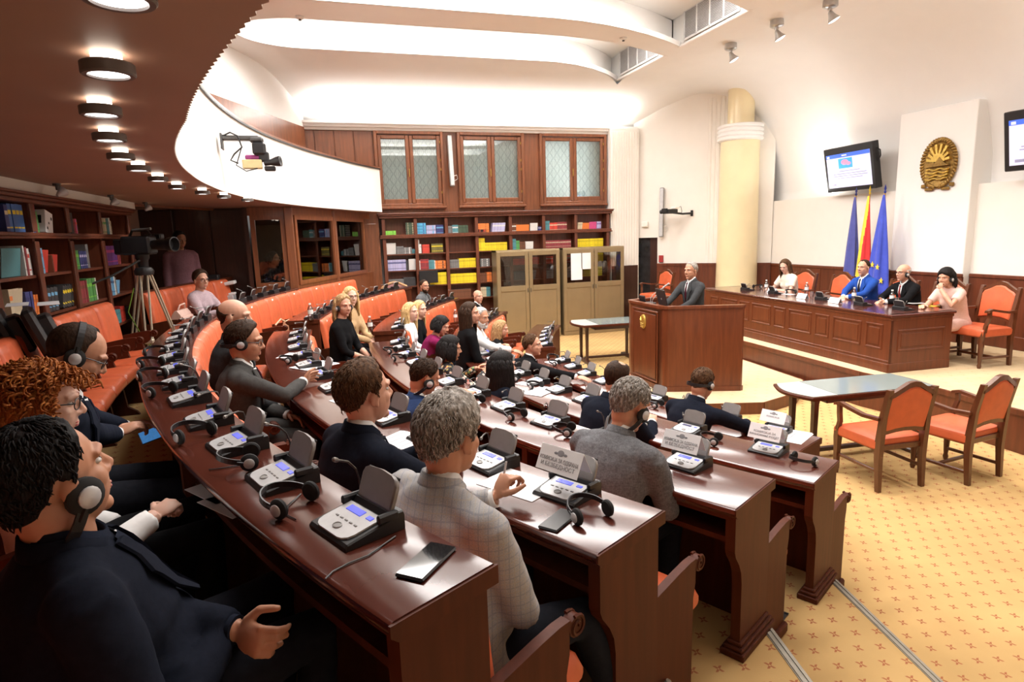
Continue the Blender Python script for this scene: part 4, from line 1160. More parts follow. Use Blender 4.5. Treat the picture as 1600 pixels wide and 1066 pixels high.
# ================================================================== CEILING AND WALL FITTINGS
LAMPS = [(-.34, 1.47), (-.53, 2.08), (-.73, 2.70), (-.88, 3.33), (-1.02, 4.02), (-1.08, 4.62), (-1.13, 5.35), (-1.15, 6.10), (-1.06, 6.78), (-.95, 7.40), (-.78, 8.03)]
MT['lamp_glow'] = plain('lit_frosted_diffuser', (1, .95, .92), .4, emit=5)
MT['lamp_warm'] = plain('warm_lit_ring', (1, .88, .74), .4, emit=9)
proto = None
for i, (x, y) in enumerate(LAMPS):
    lab = 'round grey ceiling lamp on the brown soffit, %s' % ('nearest the camera' if i == 0 else ORD[i] + ' from the camera')
    if proto is None:
        g = proto = empty('ceiling_lamp', (x, y, ZS), 0, lab, 'lamp', 'round lamps under the balcony')
        m = MB(); m.lathe([(.058, -.001), (.058, -.045)], 28, None, False); m.build('glow_ring', MT['lamp_warm'], g, True)
        m = MB(); m.lathe([(.070, -.036), (.098, -.036), (.104, -.042), (.104, -.082), (.098, -.088), (.080, -.088), (.078, -.078)], 32, None, False); m.build('housing', MT['lamp_housing'], g, True)
        m = MB(); m.lathe([(.079, -.079), (.06, -.082), (0, -.083)], 28, None, False); m.build('diffuser', MT['lamp_glow'], g, True)
        for ch in g.children:
            for vv in ch.data.vertices: vv.co *= .66
    else: dup(proto, (x, y, ZS), 0, lab)
for i, (px, py, z0) in enumerate(((1142, 70, 5.55), (1214, 30, 5.58), (1298, -4, 5.6))):
    p = at_z(px, py, z0); p.z = cz(p.x, p.y)
    g = empty('ceiling_spotlight', p, rad(-30), 'brushed steel ceiling spotlight above the lectern, %s of the row' % ['left', 'middle', 'right'][i], 'spotlight')
    m = MB(); m.lathe([(.10, 0), (.105, -.09), (.085, -.105), (.03, -.11), (.03, -.15)], 24); m.build('canister', MT['steel'], g, True)
    T = TR((.02, 0, -.20), 0, 0, rad(-28)) @ Matrix.Rotation(PI, 4, 'X')
    m = MB(); m.lathe([(.025, -.05), (.035, -.03), (.05, .02), (.09, .09), (.085, .092), (.04, .03), (0, .03)], 20, T); m.build('reflector', MT['steel'], g, True)
    m = MB(); m.lathe([(.084, .086), (.05, .098), (0, .10)], 18, T, False); m.build('bulb', MT['lamp_glow'], g, True)
for i, (px, py) in enumerate(((468, 22), (974, 56))):
    p = at_z(px, py, 5.6); p.z = cz(p.x, p.y)
    g = empty('smoke_detector', p, 0, 'small white smoke detector on the ceiling beam, %s one' % ['left', 'right'][i], 'detector')
    m = MB(); m.lathe([(.06, 0), (.06, -.02), (.045, -.035), (.02, -.04)], 18); m.build('base', MT['white_plastic'], g, True)
    m = MB(); m.lathe([(.02, -.038), (.022, -.055), (.0, -.06)], 12); m.build('sensor', MT['darkmetal'], g, True)
# yellow marble column with ringed white capital
g = empty('column', (9.12, 12.1, .0), 0, 'pale yellow marble column with a ringed white capital beside the dais', 'column')
m = MB(); m.lathe([(.50, 0), (.50, .5), (.47, .56), (.455, .9), (.43, 2.5), (.415, 4.26)], 40); m.build('shaft', MT['column'], g, True)
m = MB(); pr = [(.42, 4.25)]
for k in range(4): pr += [(.46, 4.26 + .088 * k), (.485, 4.28 + .088 * k), (.485, 4.32 + .088 * k), (.465, 4.335 + .088 * k)]
pr += [(.3, 4.61)]; m.lathe(pr, 40); m.build('capital', MT['plaster'], g, True)
m = MB(); m.lathe([(.285, 4.60), (.28, 5.75)], 32); m.build('upper_shaft', MT['column'], g, True)
# door sign, fire alarm, loudspeaker and bracket camera on the diagonal wall
def DW(s, z, out=0): p = DA + dd * s - dn * out; return Vector((p.x, p.y, z))
RZD = math.atan2(dd.y, dd.x)
m = MB(); m.box((0, -.04, 0), (.15, .08, .13), None, .01); b = m.build('emergency_light', MT['cream'], None, False, DW(.30, 2.52), RZD); tag(b, 'small cream emergency light box above the black doorway', 'light box')
m = MB(); m.box((0, -.02, 0), (.11, .04, .17), None, .008); b = m.build('fire_alarm', plain('red_plastic', (.35, .03, .03), .4), None, False, DW(.70, 1.67), RZD); tag(b, 'small red fire alarm box beside the black doorway', 'alarm')
line_speaker(DW(.72, 2.78), 1.18, RZD, rad(-3), 'grey column loudspeaker on the cream wall beside the column')
def ptz(g, ln):
    # bracket reaches along local -y, camera hangs from its end
    m = MB(); m.box((0, -.01, 0), (.09, .02, .14), None, .006); m.tube([(0, -.02, 0), (0, -ln * .5, -.01), (0, -ln, .02)], .025, 8); m.build('bracket', MT['black'], g)
    m = MB(); m.box((-.05, -ln - .05, .05), (.22, .30, .10), None, .015); m.box((-.04, -ln - .22, .07), (.12, .10, .10), None, .01); m.build('body', MT['black'], g)
    m = MB(); m.lathe([(.03, 0), (.045, .08), (.05, .09)], 14, TR((-.14, -ln - .16, .05), 0, 0, -PI / 2)); m.build('lens', MT['black'], g, True)
    m = MB(); m.box((.0, -ln + .06, .13), (.16, .12, .05), None, .01); m.build('control_box', MT['cream'], g)
    m = MB(); m.tube([(.03, -ln + .1, .12), (.08, -ln + .16, .16), (.07, -ln + .2, .05), (.03, -ln + .22, -.02), (.01, -ln * .6, .0)], .007, 6); m.build('cable', MT['black'], g)
g = empty('bracket_camera', DW(1.42, 2.74), RZD + rad(-35), 'black camera on a wall bracket before the grey column loudspeaker by the column', 'camera'); ptz(g, .58)
p = pol(rpar(3.0) - .045, 3.2, 3.42)
g = empty('balcony_camera', p, rad(0), 'black remote camera with cream box hanging on a bracket from the white balcony front', 'camera')
m = MB(); m.box((.01, 0, 0), (.02, .12, .16), None, .005); m.box((.19, 0, .035), (.36, .09, .05), None, .012); m.box((.34, 0, .02), (.14, .12, .06), None, .02); m.build('bracket', MT['darkmetal'], g)
m = MB(); m.box((.36, 0, -.07), (.13, .13, .13), None, .02); m.box((.40, 0, -.15), (.10, .09, .10), None, .012); m.build('pan_head', MT['black'], g)
m = MB(); m.box((.28, 0, -.225), (.19, .10, .09), None, .006); m.build('camera_housing', plain('cream_casing', (.62, .5, .26), .5), g)
m = MB(); m.box((.29, .02, -.155), (.15, .08, .05), None, .012); m.build('purple_cover', plain('purple_casing', (.3, .04, .2), .5), g)
m = MB(); m.lathe([(.028, .0), (.03, .06), (.05, .13), (.055, .17), (.045, .172), (0, .15)], 16, TR((.40, -.02, -.215), rad(-15), 0, rad(84))); m.box((.45, -.02, -.27), (.11, .07, .05), None, .01); m.build('lens', MT['black'], g, True)
m = MB(); m.tube([(.02, -.03, .05), (.1, -.05, .085), (.17, -.06, .05), (.2, -.06, -.06), (.12, -.06, -.13), (.08, -.05, -.19), (.15, -.05, -.22)], .009, 6); m.tube([(.2, -.05, -.05), (.16, -.06, -.16), (.13, -.06, -.24), (.22, -.06, -.30), (.33, -.05, -.27)], .006, 6); m.build('cable', MT['black'], g, True)
# ================================================================== FRONT WALL: screens, emblem, flags
MT['slide'] = plain('lit_white_slide', (.62, .62, .80), .3, 0, .02, 3, emit=.5)
MT['slide_blue'] = plain('lit_blue_slide_bar', (.05, .12, .62), .3, 0, .02, 3, emit=.8)
MT['slide_pic'] = plain('lit_cyan_picture', (.05, .32, .75), .3, 0, .2, 6, emit=.6)
MT['slide_pink'] = plain('lit_pink_shape', (.75, .25, .40), .3, 0, .2, 6, emit=.6)
MT['slide_txt'] = plain('lit_grey_text', (.30, .30, .45), .3, 0, .2, 6, emit=.25)
def tv(p, rz, label):
    g = empty('wall_screen', p, rz, label, 'screen')
    T = TR((0, 0, 0), 0, 0, rad(-11))   # faces local -x, tilted down
    m = MB(); m.box((0, 0, 0), (.14, 1.2, .82), T, .012); m.build('casing', MT['black'], g)
    m = MB(); m.box((-.071, 0, -.02), (.006, 1.06, .62), T); m.build('picture', MT['slide'], g)
    m = MB(); m.box((-.076, 0, .255), (.004, 1.06, .07), T); m.build('title_bar', MT['slide_blue'], g)
    m = MB(); m.box((-.080, .07, .255), (.003, .12, .025), T); m.box((-.080, .47, .25), (.003, .06, .04), T); m.build('title_text', MT['slide'], g)
    m = MB(); m.box((-.076, .06, .11), (.004, .34, .18), T); m.build('slide_picture', MT['slide_pic'], g)
    m = MB(); m.ell((-.08, .07, .13), (.004, .09, .05), T); m.ell((-.08, -.02, .10), (.004, .06, .03), T); m.build('picture_shape', MT['slide_pink'], g)
    m = MB()
    for k, (w, z) in enumerate(((.5, -.03), (.8, -.08), (.84, -.12), (.6, -.16))): m.box((-.076, -.02, z), (.003, w, .012), T)
    m.box((-.076, .40, -.27), (.003, .12, .04), T); m.build('slide_text', MT['slide_txt'], g)
    m = MB(); m.tube([(.02, -.60, .28), (.02, -.66, .24), (.02, -.66, .14), (.02, -.6, .06)], .012, 6, T); m.build('handle', MT['black'], g, True)
    m = MB(); m.box((.16, 0, 0), (.22, .3, .3), None, .01); m.tube([(.2, 0, 0), (.55, 0, 0)], .04, 8); m.build('bracket', MT['darkmetal'], g)
tv((9.52, 9.38, 3.40), rad(-4), 'black wall screen showing a blue and white slide above the flags')
tv((9.52, 6.02, 3.46), rad(6), 'black wall screen cut by the right edge of the picture')
g = empty('coat_of_arms', (9.64, 7.74, 3.30), 0, 'oval bronze coat of arms with a rayed sun on the white pilaster', 'emblem')
bz = plain('aged_bronze', (.26, .15, .035), .45, .6, .35, 25, .4); bz2 = plain('bright_gilt', (.62, .42, .10), .35, .7, .15, 30, .2)
def EM(y, z, x=0): return (x, -y, z)
m = MB()
ov = [(.30 * math.cos(a), .40 * math.sin(a)) for a in [2 * PI * i / 40 for i in range(40)]]
m.loft([[EM(y * k, z * k, x) for y, z in ov] for x, k in ((.0, .96), (-.03, 1), (-.05, .93), (-.035, .80))]); m.build('shield', bz, g, 40)
m = MB()
for i in range(46):
    a = PI * .5 + (i % 23 + .5) / 23 * PI * .96 * (1 if i < 23 else -1)
    y, z = .285 * math.cos(a), .37 * math.sin(a)
    R = Matrix.Rotation(-(a + .5 * (1 if i < 23 else -1)), 3, 'X')
    m.ell(EM(y, z - .01, -.045), (.02, .045, .024), None, 8, 5, R)
for s in (-1, 1):
    m.box(EM(s * .14, -.405, -.03), (.03, .14, .05), TR((0, 0, 0)), .01); m.box(EM(s * .24, -.35, -.03), (.03, .08, .06), None, .01)
m.build('wreath', bz, g, 50)
m = MB()
for i in range(8):
    a = PI * (i + .5) / 8; c, s = math.cos(a), math.sin(a); r0, r1 = .06, .25 if 1 < i < 6 else .2
    T = None
    n = Vector((-s, c)); p = [Vector((c, s)) * r0 + n * .014, Vector((c, s)) * r0 - n * .014, Vector((c, s)) * r1 - n * .02, Vector((c, s)) * r1 + n * .02]
    m.loft([[EM(q.x, q.y * 1.1 + .02, x) for q in p] for x in (-.035, -.07)])
m.loft([[EM(.12 * math.cos(PI * i / 12), .02 + .13 * math.sin(PI * i / 12), x) for i in range(13)] for x in (-.035, -.075)]); m.build('sun', bz2, g, 40)
m = MB(); m.loft([[EM(y * k, z, x) for y, z in ((-.21, -.06), (-.1, .03), (-.03, .0), (.04, .09), (.12, .0), (.21, -.05))] for x, k in ((-.04, 1), (-.085, .97))]); m.build('mountain', bz, g)
m = MB()
for k in range(4): m.tube([EM(-.19 + .38 * i / 12, -.10 - .05 * k + .012 * math.sin(i * 1.05 + k), -.06) for i in range(13)], .016, 6)
m.build('waves', bz2, g, True)
def flag(y, label, cols, seed, rad_=.17, deco=None):
    x = 9.25
    g = empty('flag', (x, y, ZP), 0, label, 'flag', None)
    m = MB(); m.lathe([(.17, 0), (.17, .02), (.05, .06), (.02, .08)], 20); m.build('base', MT['brass'], g, True)
    m = MB(); m.tube([(0, 0, .06), (0, 0, 2.42)], .014, 8); m.build('pole', MT['brass'], g, True)
    m = MB(); m.lathe([(.01, 2.42), (.022, 2.45), (.008, 2.47), (.02, 2.5), (0, 2.58)], 10); m.build('finial', MT['brass'], g, True)
    rings = []; n = 40; rnd = random.Random(seed); ph = rnd.uniform(0, 6)
    for k in range(26):
        f = k / 25; z = 2.40 - 1.75 * f; r = .018 + rad_ * f ** .8
        ring = []
        for i in range(n):
            a = 2 * PI * i / n
            rr = r * (1 + .22 * math.sin(5 * a + ph + f * 1.2) * min(1, f * 2))
            ring.append((-.02 + rr * math.cos(a) * .55, rr * math.sin(a), z - .05 * f * math.sin(a * 2 + ph)))
        rings.append(ring)
    m.loft(rings)
    if len(cols) > 1:
        for q, fc in enumerate(m.f):
            c = sum((Vector(m.v[i]) for i in fc), Vector()) / len(fc)
            f = (2.40 - c.z) / 1.75
            rr = .018 + rad_ * max(0, f) ** .8
            u = -c.y / rr   # +1 towards the camera's right
            band = u < .9 - 2.0 * f
            d2 = ((u + .35) * rr) ** 2 + (c.z - .98) ** 2
            sun = d2 < .011
            ray_ = (abs(math.atan2(c.z - .98, (u + .35) * rr) % (PI / 4) - PI / 8) > .27) and c.z < 1.2 and d2 > .017
            m.m[q] = 1 if (band or sun or ray_) else 0
    cl = m.build('cloth', cols, g, 'all')
    return g, rings
fab = lambda n, c: plain(n, c, .7, 0, .1, 8, .05, 0, .3, .2)
g, rg = flag(8.98, 'dark blue furled flag with a white compass star on a gold-tipped pole', [fab('navy_flag_cloth', (.07, .08, .30))], 2, .15)
wf = fab('white_flag_cloth', (.75, .75, .78)); yf = fab('yellow_flag_cloth', (.85, .62, .05))
m = MB()
def FS(y, z, r_, f): return (-.02 - .57 * r_ - .03, y, z)
m.tube([(-.135 + .03 * abs(math.cos(a)), .105 * math.cos(a) * .9, .88 + .15 * math.sin(a)) for a in [2 * PI * i / 24 for i in range(25)]], .007, 5)
for k in range(4):
    a = k * PI / 2; c, s = math.cos(a), math.sin(a)
    m.loft([[(-.135, .11 * c * .9, .88 + .13 * s), (-.14, .022 * (c - s), .88 + .022 * (s + c)), (-.14, -.0, .88), (-.14, .022 * (c + s), .88 + .022 * (s - c))], [(-.13, .11 * c * .9, .88 + .13 * s), (-.13, .022 * (c - s), .88 + .022 * (s + c)), (-.13, 0, .88), (-.13, .022 * (c + s), .88 + .022 * (s - c))]])
m.build('compass_star', wf, g)
flag(8.69, 'red and yellow furled flag with a yellow sun on a gold-tipped pole', [fab('red_flag_cloth', (.62, .03, .03)), yf], 5, .14)
g, rg = flag(8.38, 'blue furled flag with yellow stars on a gold-tipped pole', [fab('blue_flag_cloth', (.05, .08, .50))], 9, .19)
for y, z in ((.045, 1.22), (-.06, 1.18), (-.13, .95), (.10, .98), (.03, .8)):
    m = MB(); st5 = []
    for k in range(10):
        a = PI / 2 + k * PI / 5; r = .055 if k % 2 == 0 else .022; st5.append((r * math.cos(a), r * math.sin(a)))
    xx = -.02 - .57 * (.018 + .19 * ((2.40 - z) / 1.75) ** .8) * math.sqrt(max(.1, 1 - (y / .16) ** 2)) - .022
    m.loft([[(x + xx, y + a * .8, z + b) for a, b in st5] for x in (0, .012)]); m.build('star', yf, g)
# ================================================================== DAIS DESK
FA, FB = Vector((6.93, 6.05)), Vector((7.22, 10.5))
fd = (FB - FA).normalized(); fn = Vector((fd.y, -fd.x))    # fn points to the back (+x)
LN = (FB - FA).length; DP = .98; ZT = 1.22
rzf = math.atan2(fd.y, fd.x)
g = empty('dais_desk', (FA.x, FA.y, ZP), rzf, 'long dark mahogany panelled desk on the dais with a mirror-polished top', 'desk')
# local: x along the front towards the back of the room, y towards the wall is negative
H = ZT - ZP
m = MB(); m.box((LN / 2, -DP / 2, H - .02), (LN + .06, DP + .06, .04), None, .012); m.build('desktop', MT['desk'], g)
m = MB(); m.box((LN / 2, -DP / 2, H - .06), (LN + .02, DP + .02, .04), None, .006); m.box((LN / 2, -.02, .42), (LN, .04, .62)); m.build('front_panel', MT['podium'], g)
m = MB(); m.box((LN / 2, -.02, .06), (LN, .06, .12), None, .006); m.box((LN / 2, -.018, .15), (LN, .05, .035), None, .012); m.box((.02, -DP / 2, .06), (.06, DP, .12), None, .006); m.build('plinth', MT['podium'], g)
m = MB(); m.box((.02, -DP / 2, .42), (.04, DP - .01, .70)); m.build('end_panel', MT['podium'], g)
m = MB(); m.box((LN - .02, -DP / 2, .42), (.04, DP - .01, .70)); m.build('end_panel', MT['podium'], g)
def raised(m, c, w, h, ax):
    for dx, dz, ww, hh in ((0, h / 2, w, .028), (0, -h / 2, w, .028), (-w / 2, 0, .028, h + .028), (w / 2, 0, .028, h + .028)):
        m.box((c[0] + (dx if ax == 'x' else 0), c[1] + (dx if ax == 'y' else 0), c[2] + dz), ((ww if ax == 'x' else .02), (ww if ax == 'y' else .02), hh), None, .008)
    m.box(c, ((w - .08 if ax == 'x' else .012), (w - .08 if ax == 'y' else .012), h - .08), None, .005)
x = .13
for k in range(9):
    w = .26 if k % 2 == 0 else .5
    m = MB(); raised(m, (x + w / 2, .002, .46), w, .31, 'x'); m.build('raised_panel', MT['podium'], g)
    x += w + .105
m = MB(); raised(m, (-.001, -DP / 2, .42), .72, .26, 'y'); m.build('raised_panel', MT['podium'], g)
def onD(s, d, z=ZT + .0005):
    p = FA + fd * s + fn * d
    return Vector((p.x, p.y, z))
# ================================================================== LECTERN
g = empty('lectern', (4.41, 7.36, .15), 0, 'large mahogany lectern with a rounded corner and a gold crest', 'lectern')
oc = [(.80, 1.22), (.02, 1.05), (-.005, .95), (0, .10), (.015, .04), (.06, .0), (.13, -.03), (1.0, -.35), (1.04, -.33)]
th = .045
def offp(pts, d):
    out = []
    for i, p in enumerate(pts):
        a = Vector(pts[max(0, i - 1)]); b = Vector(pts[min(len(pts) - 1, i + 1)]); t = (b - a).normalized(); out.append(Vector(p) + Vector((-t.y, t.x)) * d)
    return out
inn = offp(oc, th)
def wallp(m, z0, z1, d0=0, d1=th, pts=oc):
    a = offp(pts, d0); b = offp(pts, d1)
    for i in range(len(pts) - 1): m.prism([a[i], a[i + 1], b[i + 1], b[i]], z0, z1)
m = MB(); wallp(m, .0, 1.17); o = m.build('body', MT['podium'], g, 40); weld(o)
m = MB(); wallp(m, 1.165, 1.20, -.02, th + .02); wallp(m, 1.15, 1.165, -.008, th); m.build('top_rail', MT['podium'], g)
m = MB(); wallp(m, .0, .07, -.014, .0); m.build('plinth', MT['podium'], g)
m = MB(); m.prism([(.06, .98), (.06, .12), (.14, .02), (.5, -.1), (.5, 1.08)], 1.08, 1.11); m.build('shelf', MT['podium'], g)
m = MB(); raised(m, (-.004, .52, .60), .70, 1.0, 'y'); m.build('raised_panel', MT['podium'], g)
m = MB(); m.loft([[(x, .55 + .075 * k * math.cos(a), .93 + .105 * k * math.sin(a)) for a in [2 * PI * i / 28 for i in range(28)]] for x, k in ((-.012, 1), (-.03, .95), (-.036, .8))])
for k in range(6):
    a = PI * (k + .5) / 6; m.tube([(-.036, .55 + .02 * math.cos(a), .94 + .02 * math.sin(a)), (-.038, .55 + .06 * math.cos(a), .94 + .075 * math.sin(a))], .006, 5)
for k in range(3): m.tube([(-.038, .55 - .04 + .02 * i, .90 - .025 * k + .004 * (i % 2)) for i in range(5)], .006, 5)
m.build('crest', bz2, g, 40)
# laptop and microphones on the lectern
p = at_y(1052, 480, 7.62); p.z = .15 + 1.1105
g = empty('laptop', p, rad(-12), 'black laptop open on the lectern', 'laptop')
m = MB(); m.box((.0, 0, .012), (.26, .38, .022), None, .006); m.build('keyboard_base', MT['black'], g)
m = MB(); T = TR((-.13, 0, .02), 0, 0, rad(-14)); m.box((0, 0, .145), (.016, .38, .29), T, .006); m.build('screen_lid', MT['black'], g)
m = MB(); T2 = TR((-.13, 0, .02), 0, 0, rad(-14)); m.lathe([(.014, 0), (.014, .002), (0, .002)], 14, T2 @ TR((-.0085, 0, .15), 0, 0, -PI / 2)); m.build('round_badge', MT['silver'], g)
g = empty('desk_microphone', (4.62, 8.10, 1.2605), 0, 'two silver gooseneck microphones beside a black console on the lectern', 'microphone')
m = MB(); m.box((0, .08, .03), (.2, .18, .06), None, .012); m.box((-.06, .1, .11), (.02, .17, .14), TR((0, 0, 0), 0, 0, rad(-10)), .008); m.build('base', MT['black'], g)
m = MB(); m.tube([(0, 0, .03), (0, -.01, .14), (.03, -.06, .2), (.06, -.12, .25), (.1, -.2, .29)], .006, 6); m.tube([(.1, -.18, .29), (.14, -.28, .36)], .012, 8); m.tube([(-.02, -.08, .03), (-.02, -.1, .12), (0, -.16, .18), (.03, -.2, .21)], .005, 6); m.build('gooseneck', MT['silver'], g, True)
# ================================================================== TABLES AND ARMCHAIRS BEFORE THE DAIS
def glass_table(p, rz, label, L=1.46, Wd=.62):
    g = empty('side_table', p, rz, label, 'table')
    n = 14; left = [(-L / 2 - .10 * math.sin(PI * i / n), Wd / 2 - Wd * i / n) for i in range(n + 1)]
    right = [(L / 2 + .02 * math.sin(PI * i / n), -Wd / 2 + Wd * i / n) for i in range(n + 1)]
    poly = left + right
    m = MB(); m.loft([[(x * k, y * k, z) for x, y in poly] for z, k in ((.695, .985), (.71, 1), (.725, 1), (.732, .99))]); m.build('table_top', MT['desk_panel'], g, 30)
    m = MB(); m.prism([(x * .965, y * .93) for x, y in poly if x > -L / 2 + .28] + [(-L / 2 + .28, Wd / 2 * .93), (-L / 2 + .28, -Wd / 2 * .93)] if False else [(-L / 2 + .3, Wd * .465), (-L / 2 + .3, -Wd * .465), (L / 2 - .02, -Wd * .465), (L / 2 - .02, Wd * .465)], .731, .738); m.build('glass_inlay', MT['glass_top'], g)
    m = MB(); lp = [(-L / 2 + .294, Wd * .465)] + [(x * .965, y * .93) for x, y in left] + [(-L / 2 + .294, -Wd * .465)]
    m.prism(lp, .731, .738); m.build('pale_glass_end', MT['frosted_top'], g)
    m = MB(); m.box((0, 0, .66), (L - .5, Wd - .22, .07), None, .008); m.build('apron', MT['darkwood'], g)
    for s in (-1, 1):
        m = MB(); x = s * (L / 2 - .14)
        for y in (-.17, .17): m.loft([[(x - a, y - a, z), (x + a, y - a, z), (x + a, y + a, z), (x - a, y + a, z)] for z, a in ((.03, .03), (.1, .022), (.62, .026), (.695, .034))])
        m.box((x, 0, .025), (.09, Wd - .05, .05), None, .012); m.build('trestle_leg', MT['darkwood'], g)
    m = MB(); m.box((0, 0, .07), (L - .3, .06, .04), None, .008); m.build('stretcher', MT['darkwood'], g)
glass_table((5.2, 4.92, 0), rad(-5), 'long low table with grey glass top before the two empty armchairs')
glass_table((5.0, 10.35, 0), rad(-5), 'grey glass-topped table half hidden left of the lectern', 1.2, .8)
def armchair(p, rz, label, kind=0):
    # faces local +y
    g = empty('armchair', p, rz, label, 'chair', 'orange armchairs')
    W_ = MT['chairwood']
    for sx in (-1, 1):
        m = MB()
        if kind == 0: m.loft([[(sx * .25 - a, .23 - a, z), (sx * .25 + a, .23 - a, z), (sx * .25 + a, .23 + a, z), (sx * .25 - a, .23 + a, z)] for z, a in ((0, .016), (.30, .024), (.36, .027), (.46, .026))])
        else: m.lathe([(.018, 0), (.026, .03), (.018, .06), (.022, .09), (.032, .26), (.036, .30), (.026, .32), (.033, .36), (.033, .46)], 12, TR((sx * .25, .23, 0)))
        m.build('front_leg', W_, g, 40 if kind else False)
        m = MB(); m.loft([[(sx * .235 - a, y - b, z), (sx * .235 + a, y - b, z), (sx * .235 + a, y + b, z), (sx * .235 - a, y + b, z)] for z, y, a, b in ((0, -.27, .018, .02), (.30, -.25, .024, .026), (.45, -.25, .025, .03), (.70, -.27, .023, .025), (.96, -.325, .022, .02))]); m.build('back_leg', W_, g)
        m = MB(); pts = [(sx * .255, -.262, .68), (sx * .275, -.10, .675), (sx * .285, .05, .70), (sx * .285, .17, .72), (sx * .285, .24, .70)]
        m.loft([[(x - .028, y, z - .014), (x + .028, y, z - .014), (x + .024, y, z + .014), (x - .024, y, z + .014)] for x, y, z in pts])
        m.loft([[(sx * x - .018, y - .018, z), (sx * x + .018, y - .018, z), (sx * x + .018, y + .018, z), (sx * x - .018, y + .018, z)] for x, y, z in ((.265, .22, .44), (.262, .20, .53), (.285, .185, .62), (.285, .19, .70))]); m.build('arm', W_, g)
        m = MB(); m.box((sx * .242, -.01, .19 if kind == 0 else .12), (.022, .46, .03), None, .005); m.build('side_stretcher', W_, g)
    if kind: m = MB(); m.box((0, 0, .12), (.48, .03, .035), None, .008); m.build('cross_stretcher', W_, g)
    m = MB(); m.box((0, -.01, .40), (.50, .48, .05), None, .006); m.build('seat_rail', W_, g)
    m = MB(); rings = []
    for z, k in ((.385, .98), (.40, 1.02), (.455, 1.03), (.475, 1.0), (.492, .85), (.50, .55)):
        rings.append([(x * k, -.005 + y * k, z) for x, y in ((-.255, -.22), (-.27, .25), (-.24, .265), (.24, .265), (.27, .25), (.255, -.22))])
    m.loft(rings); m.build('seat', MT['leather'], g, 30)
    ins = [(-.205, .56), (-.215, .86), (-.19, .90), (-.12, .93), (-.06, .965), (0, .975), (.06, .965), (.12, .93), (.19, .90), (.215, .86), (.205, .56), (.1, .58), (0, .585), (-.1, .58)]
    def yb(z): return -.262 - (z - .6) * .17
    m = MB(); m.loft([[(x * k, yb(z) + dy, .77 + (z - .77) * k) for x, z in ins] for dy, k in ((-.024, .92), (-.018, 1), (.018, 1), (.032, .93), (.036, .75))]); m.build('backrest', MT['leather'], g, 30)
    m = MB(); top = [(-.235, .90), (-.19, .915), (-.12, .955), (-.06, .99), (0, 1.0), (.06, .99), (.12, .955), (.19, .915), (.235, .90)]
    m.loft([[(x, yb(z) - .024, z - .022), (x, yb(z) + .022, z - .022), (x, yb(z) + .02, z + .024), (x, yb(z) - .022, z + .024)] for x, z in top])
    low = [(-.22, .555), (-.1, .575), (0, .58), (.1, .575), (.22, .555)]
    m.build('back_top_rail', W_, g); m = MB()
    m.loft([[(x, yb(z) - .022, z - .022), (x, yb(z) + .02, z - .022), (x, yb(z) + .02, z + .02), (x, yb(z) - .022, z + .02)] for x, z in low])
    m.build('back_bottom_rail', W_, g)
    return g
armchair((4.87, 4.29, 0), rad(-4), 'empty orange armchair with straight legs left of its pair at the long glass table')
armchair((5.68, 4.16, 0), rad(6), 'empty orange armchair with turned legs at the right end of the long glass table', 1)
DCH = [(8.42, 6.02, 'nearest orange armchair on the dais, under the woman in pale pink'), (8.45, 6.72, 'orange armchair on the dais behind the man with the striped tie'), (8.45, 7.5, 'orange armchair on the dais behind the man in the bright blue suit'), (8.45, 8.72, 'empty orange armchair on the dais between the long-haired woman and the blue suit'), (8.45, 9.55, 'orange armchair on the dais under the long-haired woman')]
for x, y, l in DCH: 
    c = armchair((x, y, ZP), rad(90 + random.uniform(-6, 6)), l, 1); c.scale = (1.05, 1.05, 1.08)
armchair((7.3, 12.55, ZP if False else 0), rad(100), 'orange armchair beyond the lectern near the black doorway', 1).location.z = .45 if 7.3 > 7.25 else 0
# ================================================================== PEOPLE
DBG = False
PEND = []
def pend(m, name, mat, parent, voxel, smooth=3, wr=0, T=None):
    o = m.build(name, mat, parent)
    PEND.append((o, voxel, smooth, wr))
    return o
def flush():
    for o, v, s, w in PEND:
        a = o.modifiers.new('r', 'REMESH'); a.mode = 'VOXEL'; a.voxel_size = v; a.use_smooth_shade = True
        if s: b = o.modifiers.new('s', 'SMOOTH'); b.iterations = s; b.factor = .5
    dg = bpy.context.evaluated_depsgraph_get(); dg.update()
    for o, v, s, w in PEND:
        me = bpy.data.meshes.new_from_object(o.evaluated_get(dg))
        mats = list(o.data.materials)
        old = o.data
        me.materials.clear()
        for q in mats: me.materials.append(q)
        o.modifiers.clear(); o.data = me; me.name = o.name
        bpy.data.meshes.remove(old)
        if w:
            sd = Vector((hash(o.name) % 97, 3.1, 7.7))
            nrm = [vx.normal.copy() for vx in me.vertices]
            for vx, n in zip(me.vertices, nrm):
                q = vx.co * 9 + sd
                d = noise.noise(Vector((q.x * .8, q.y * .8, q.z * 1.6))) + .5 * noise.noise(q * 2.3)
                vx.co += n * d * w
        me.polygons.foreach_set('use_smooth', [True] * len(me.polygons)); me.update()
    PEND.clear()
def skin_mat(name, c):
    m, nt, b = nodes(name)
    n = ntex(nt, texco(nt), 14, 4)
    nt.links.new(ramp(nt, n, [(.3, sc(c, .9)), (.7, (min(1, c[0] * 1.08), c[1] * 1.04, c[2] * 1.02))]), b.inputs['Base Color'])
    b.inputs['Roughness'].default_value = .5; b.inputs['Specular IOR Level'].default_value = .35
    b.inputs['Subsurface Weight'].default_value = .12; b.inputs['Subsurface Radius'].default_value = (.01, .004, .002); b.inputs['Subsurface Scale'].default_value = .5
    return m
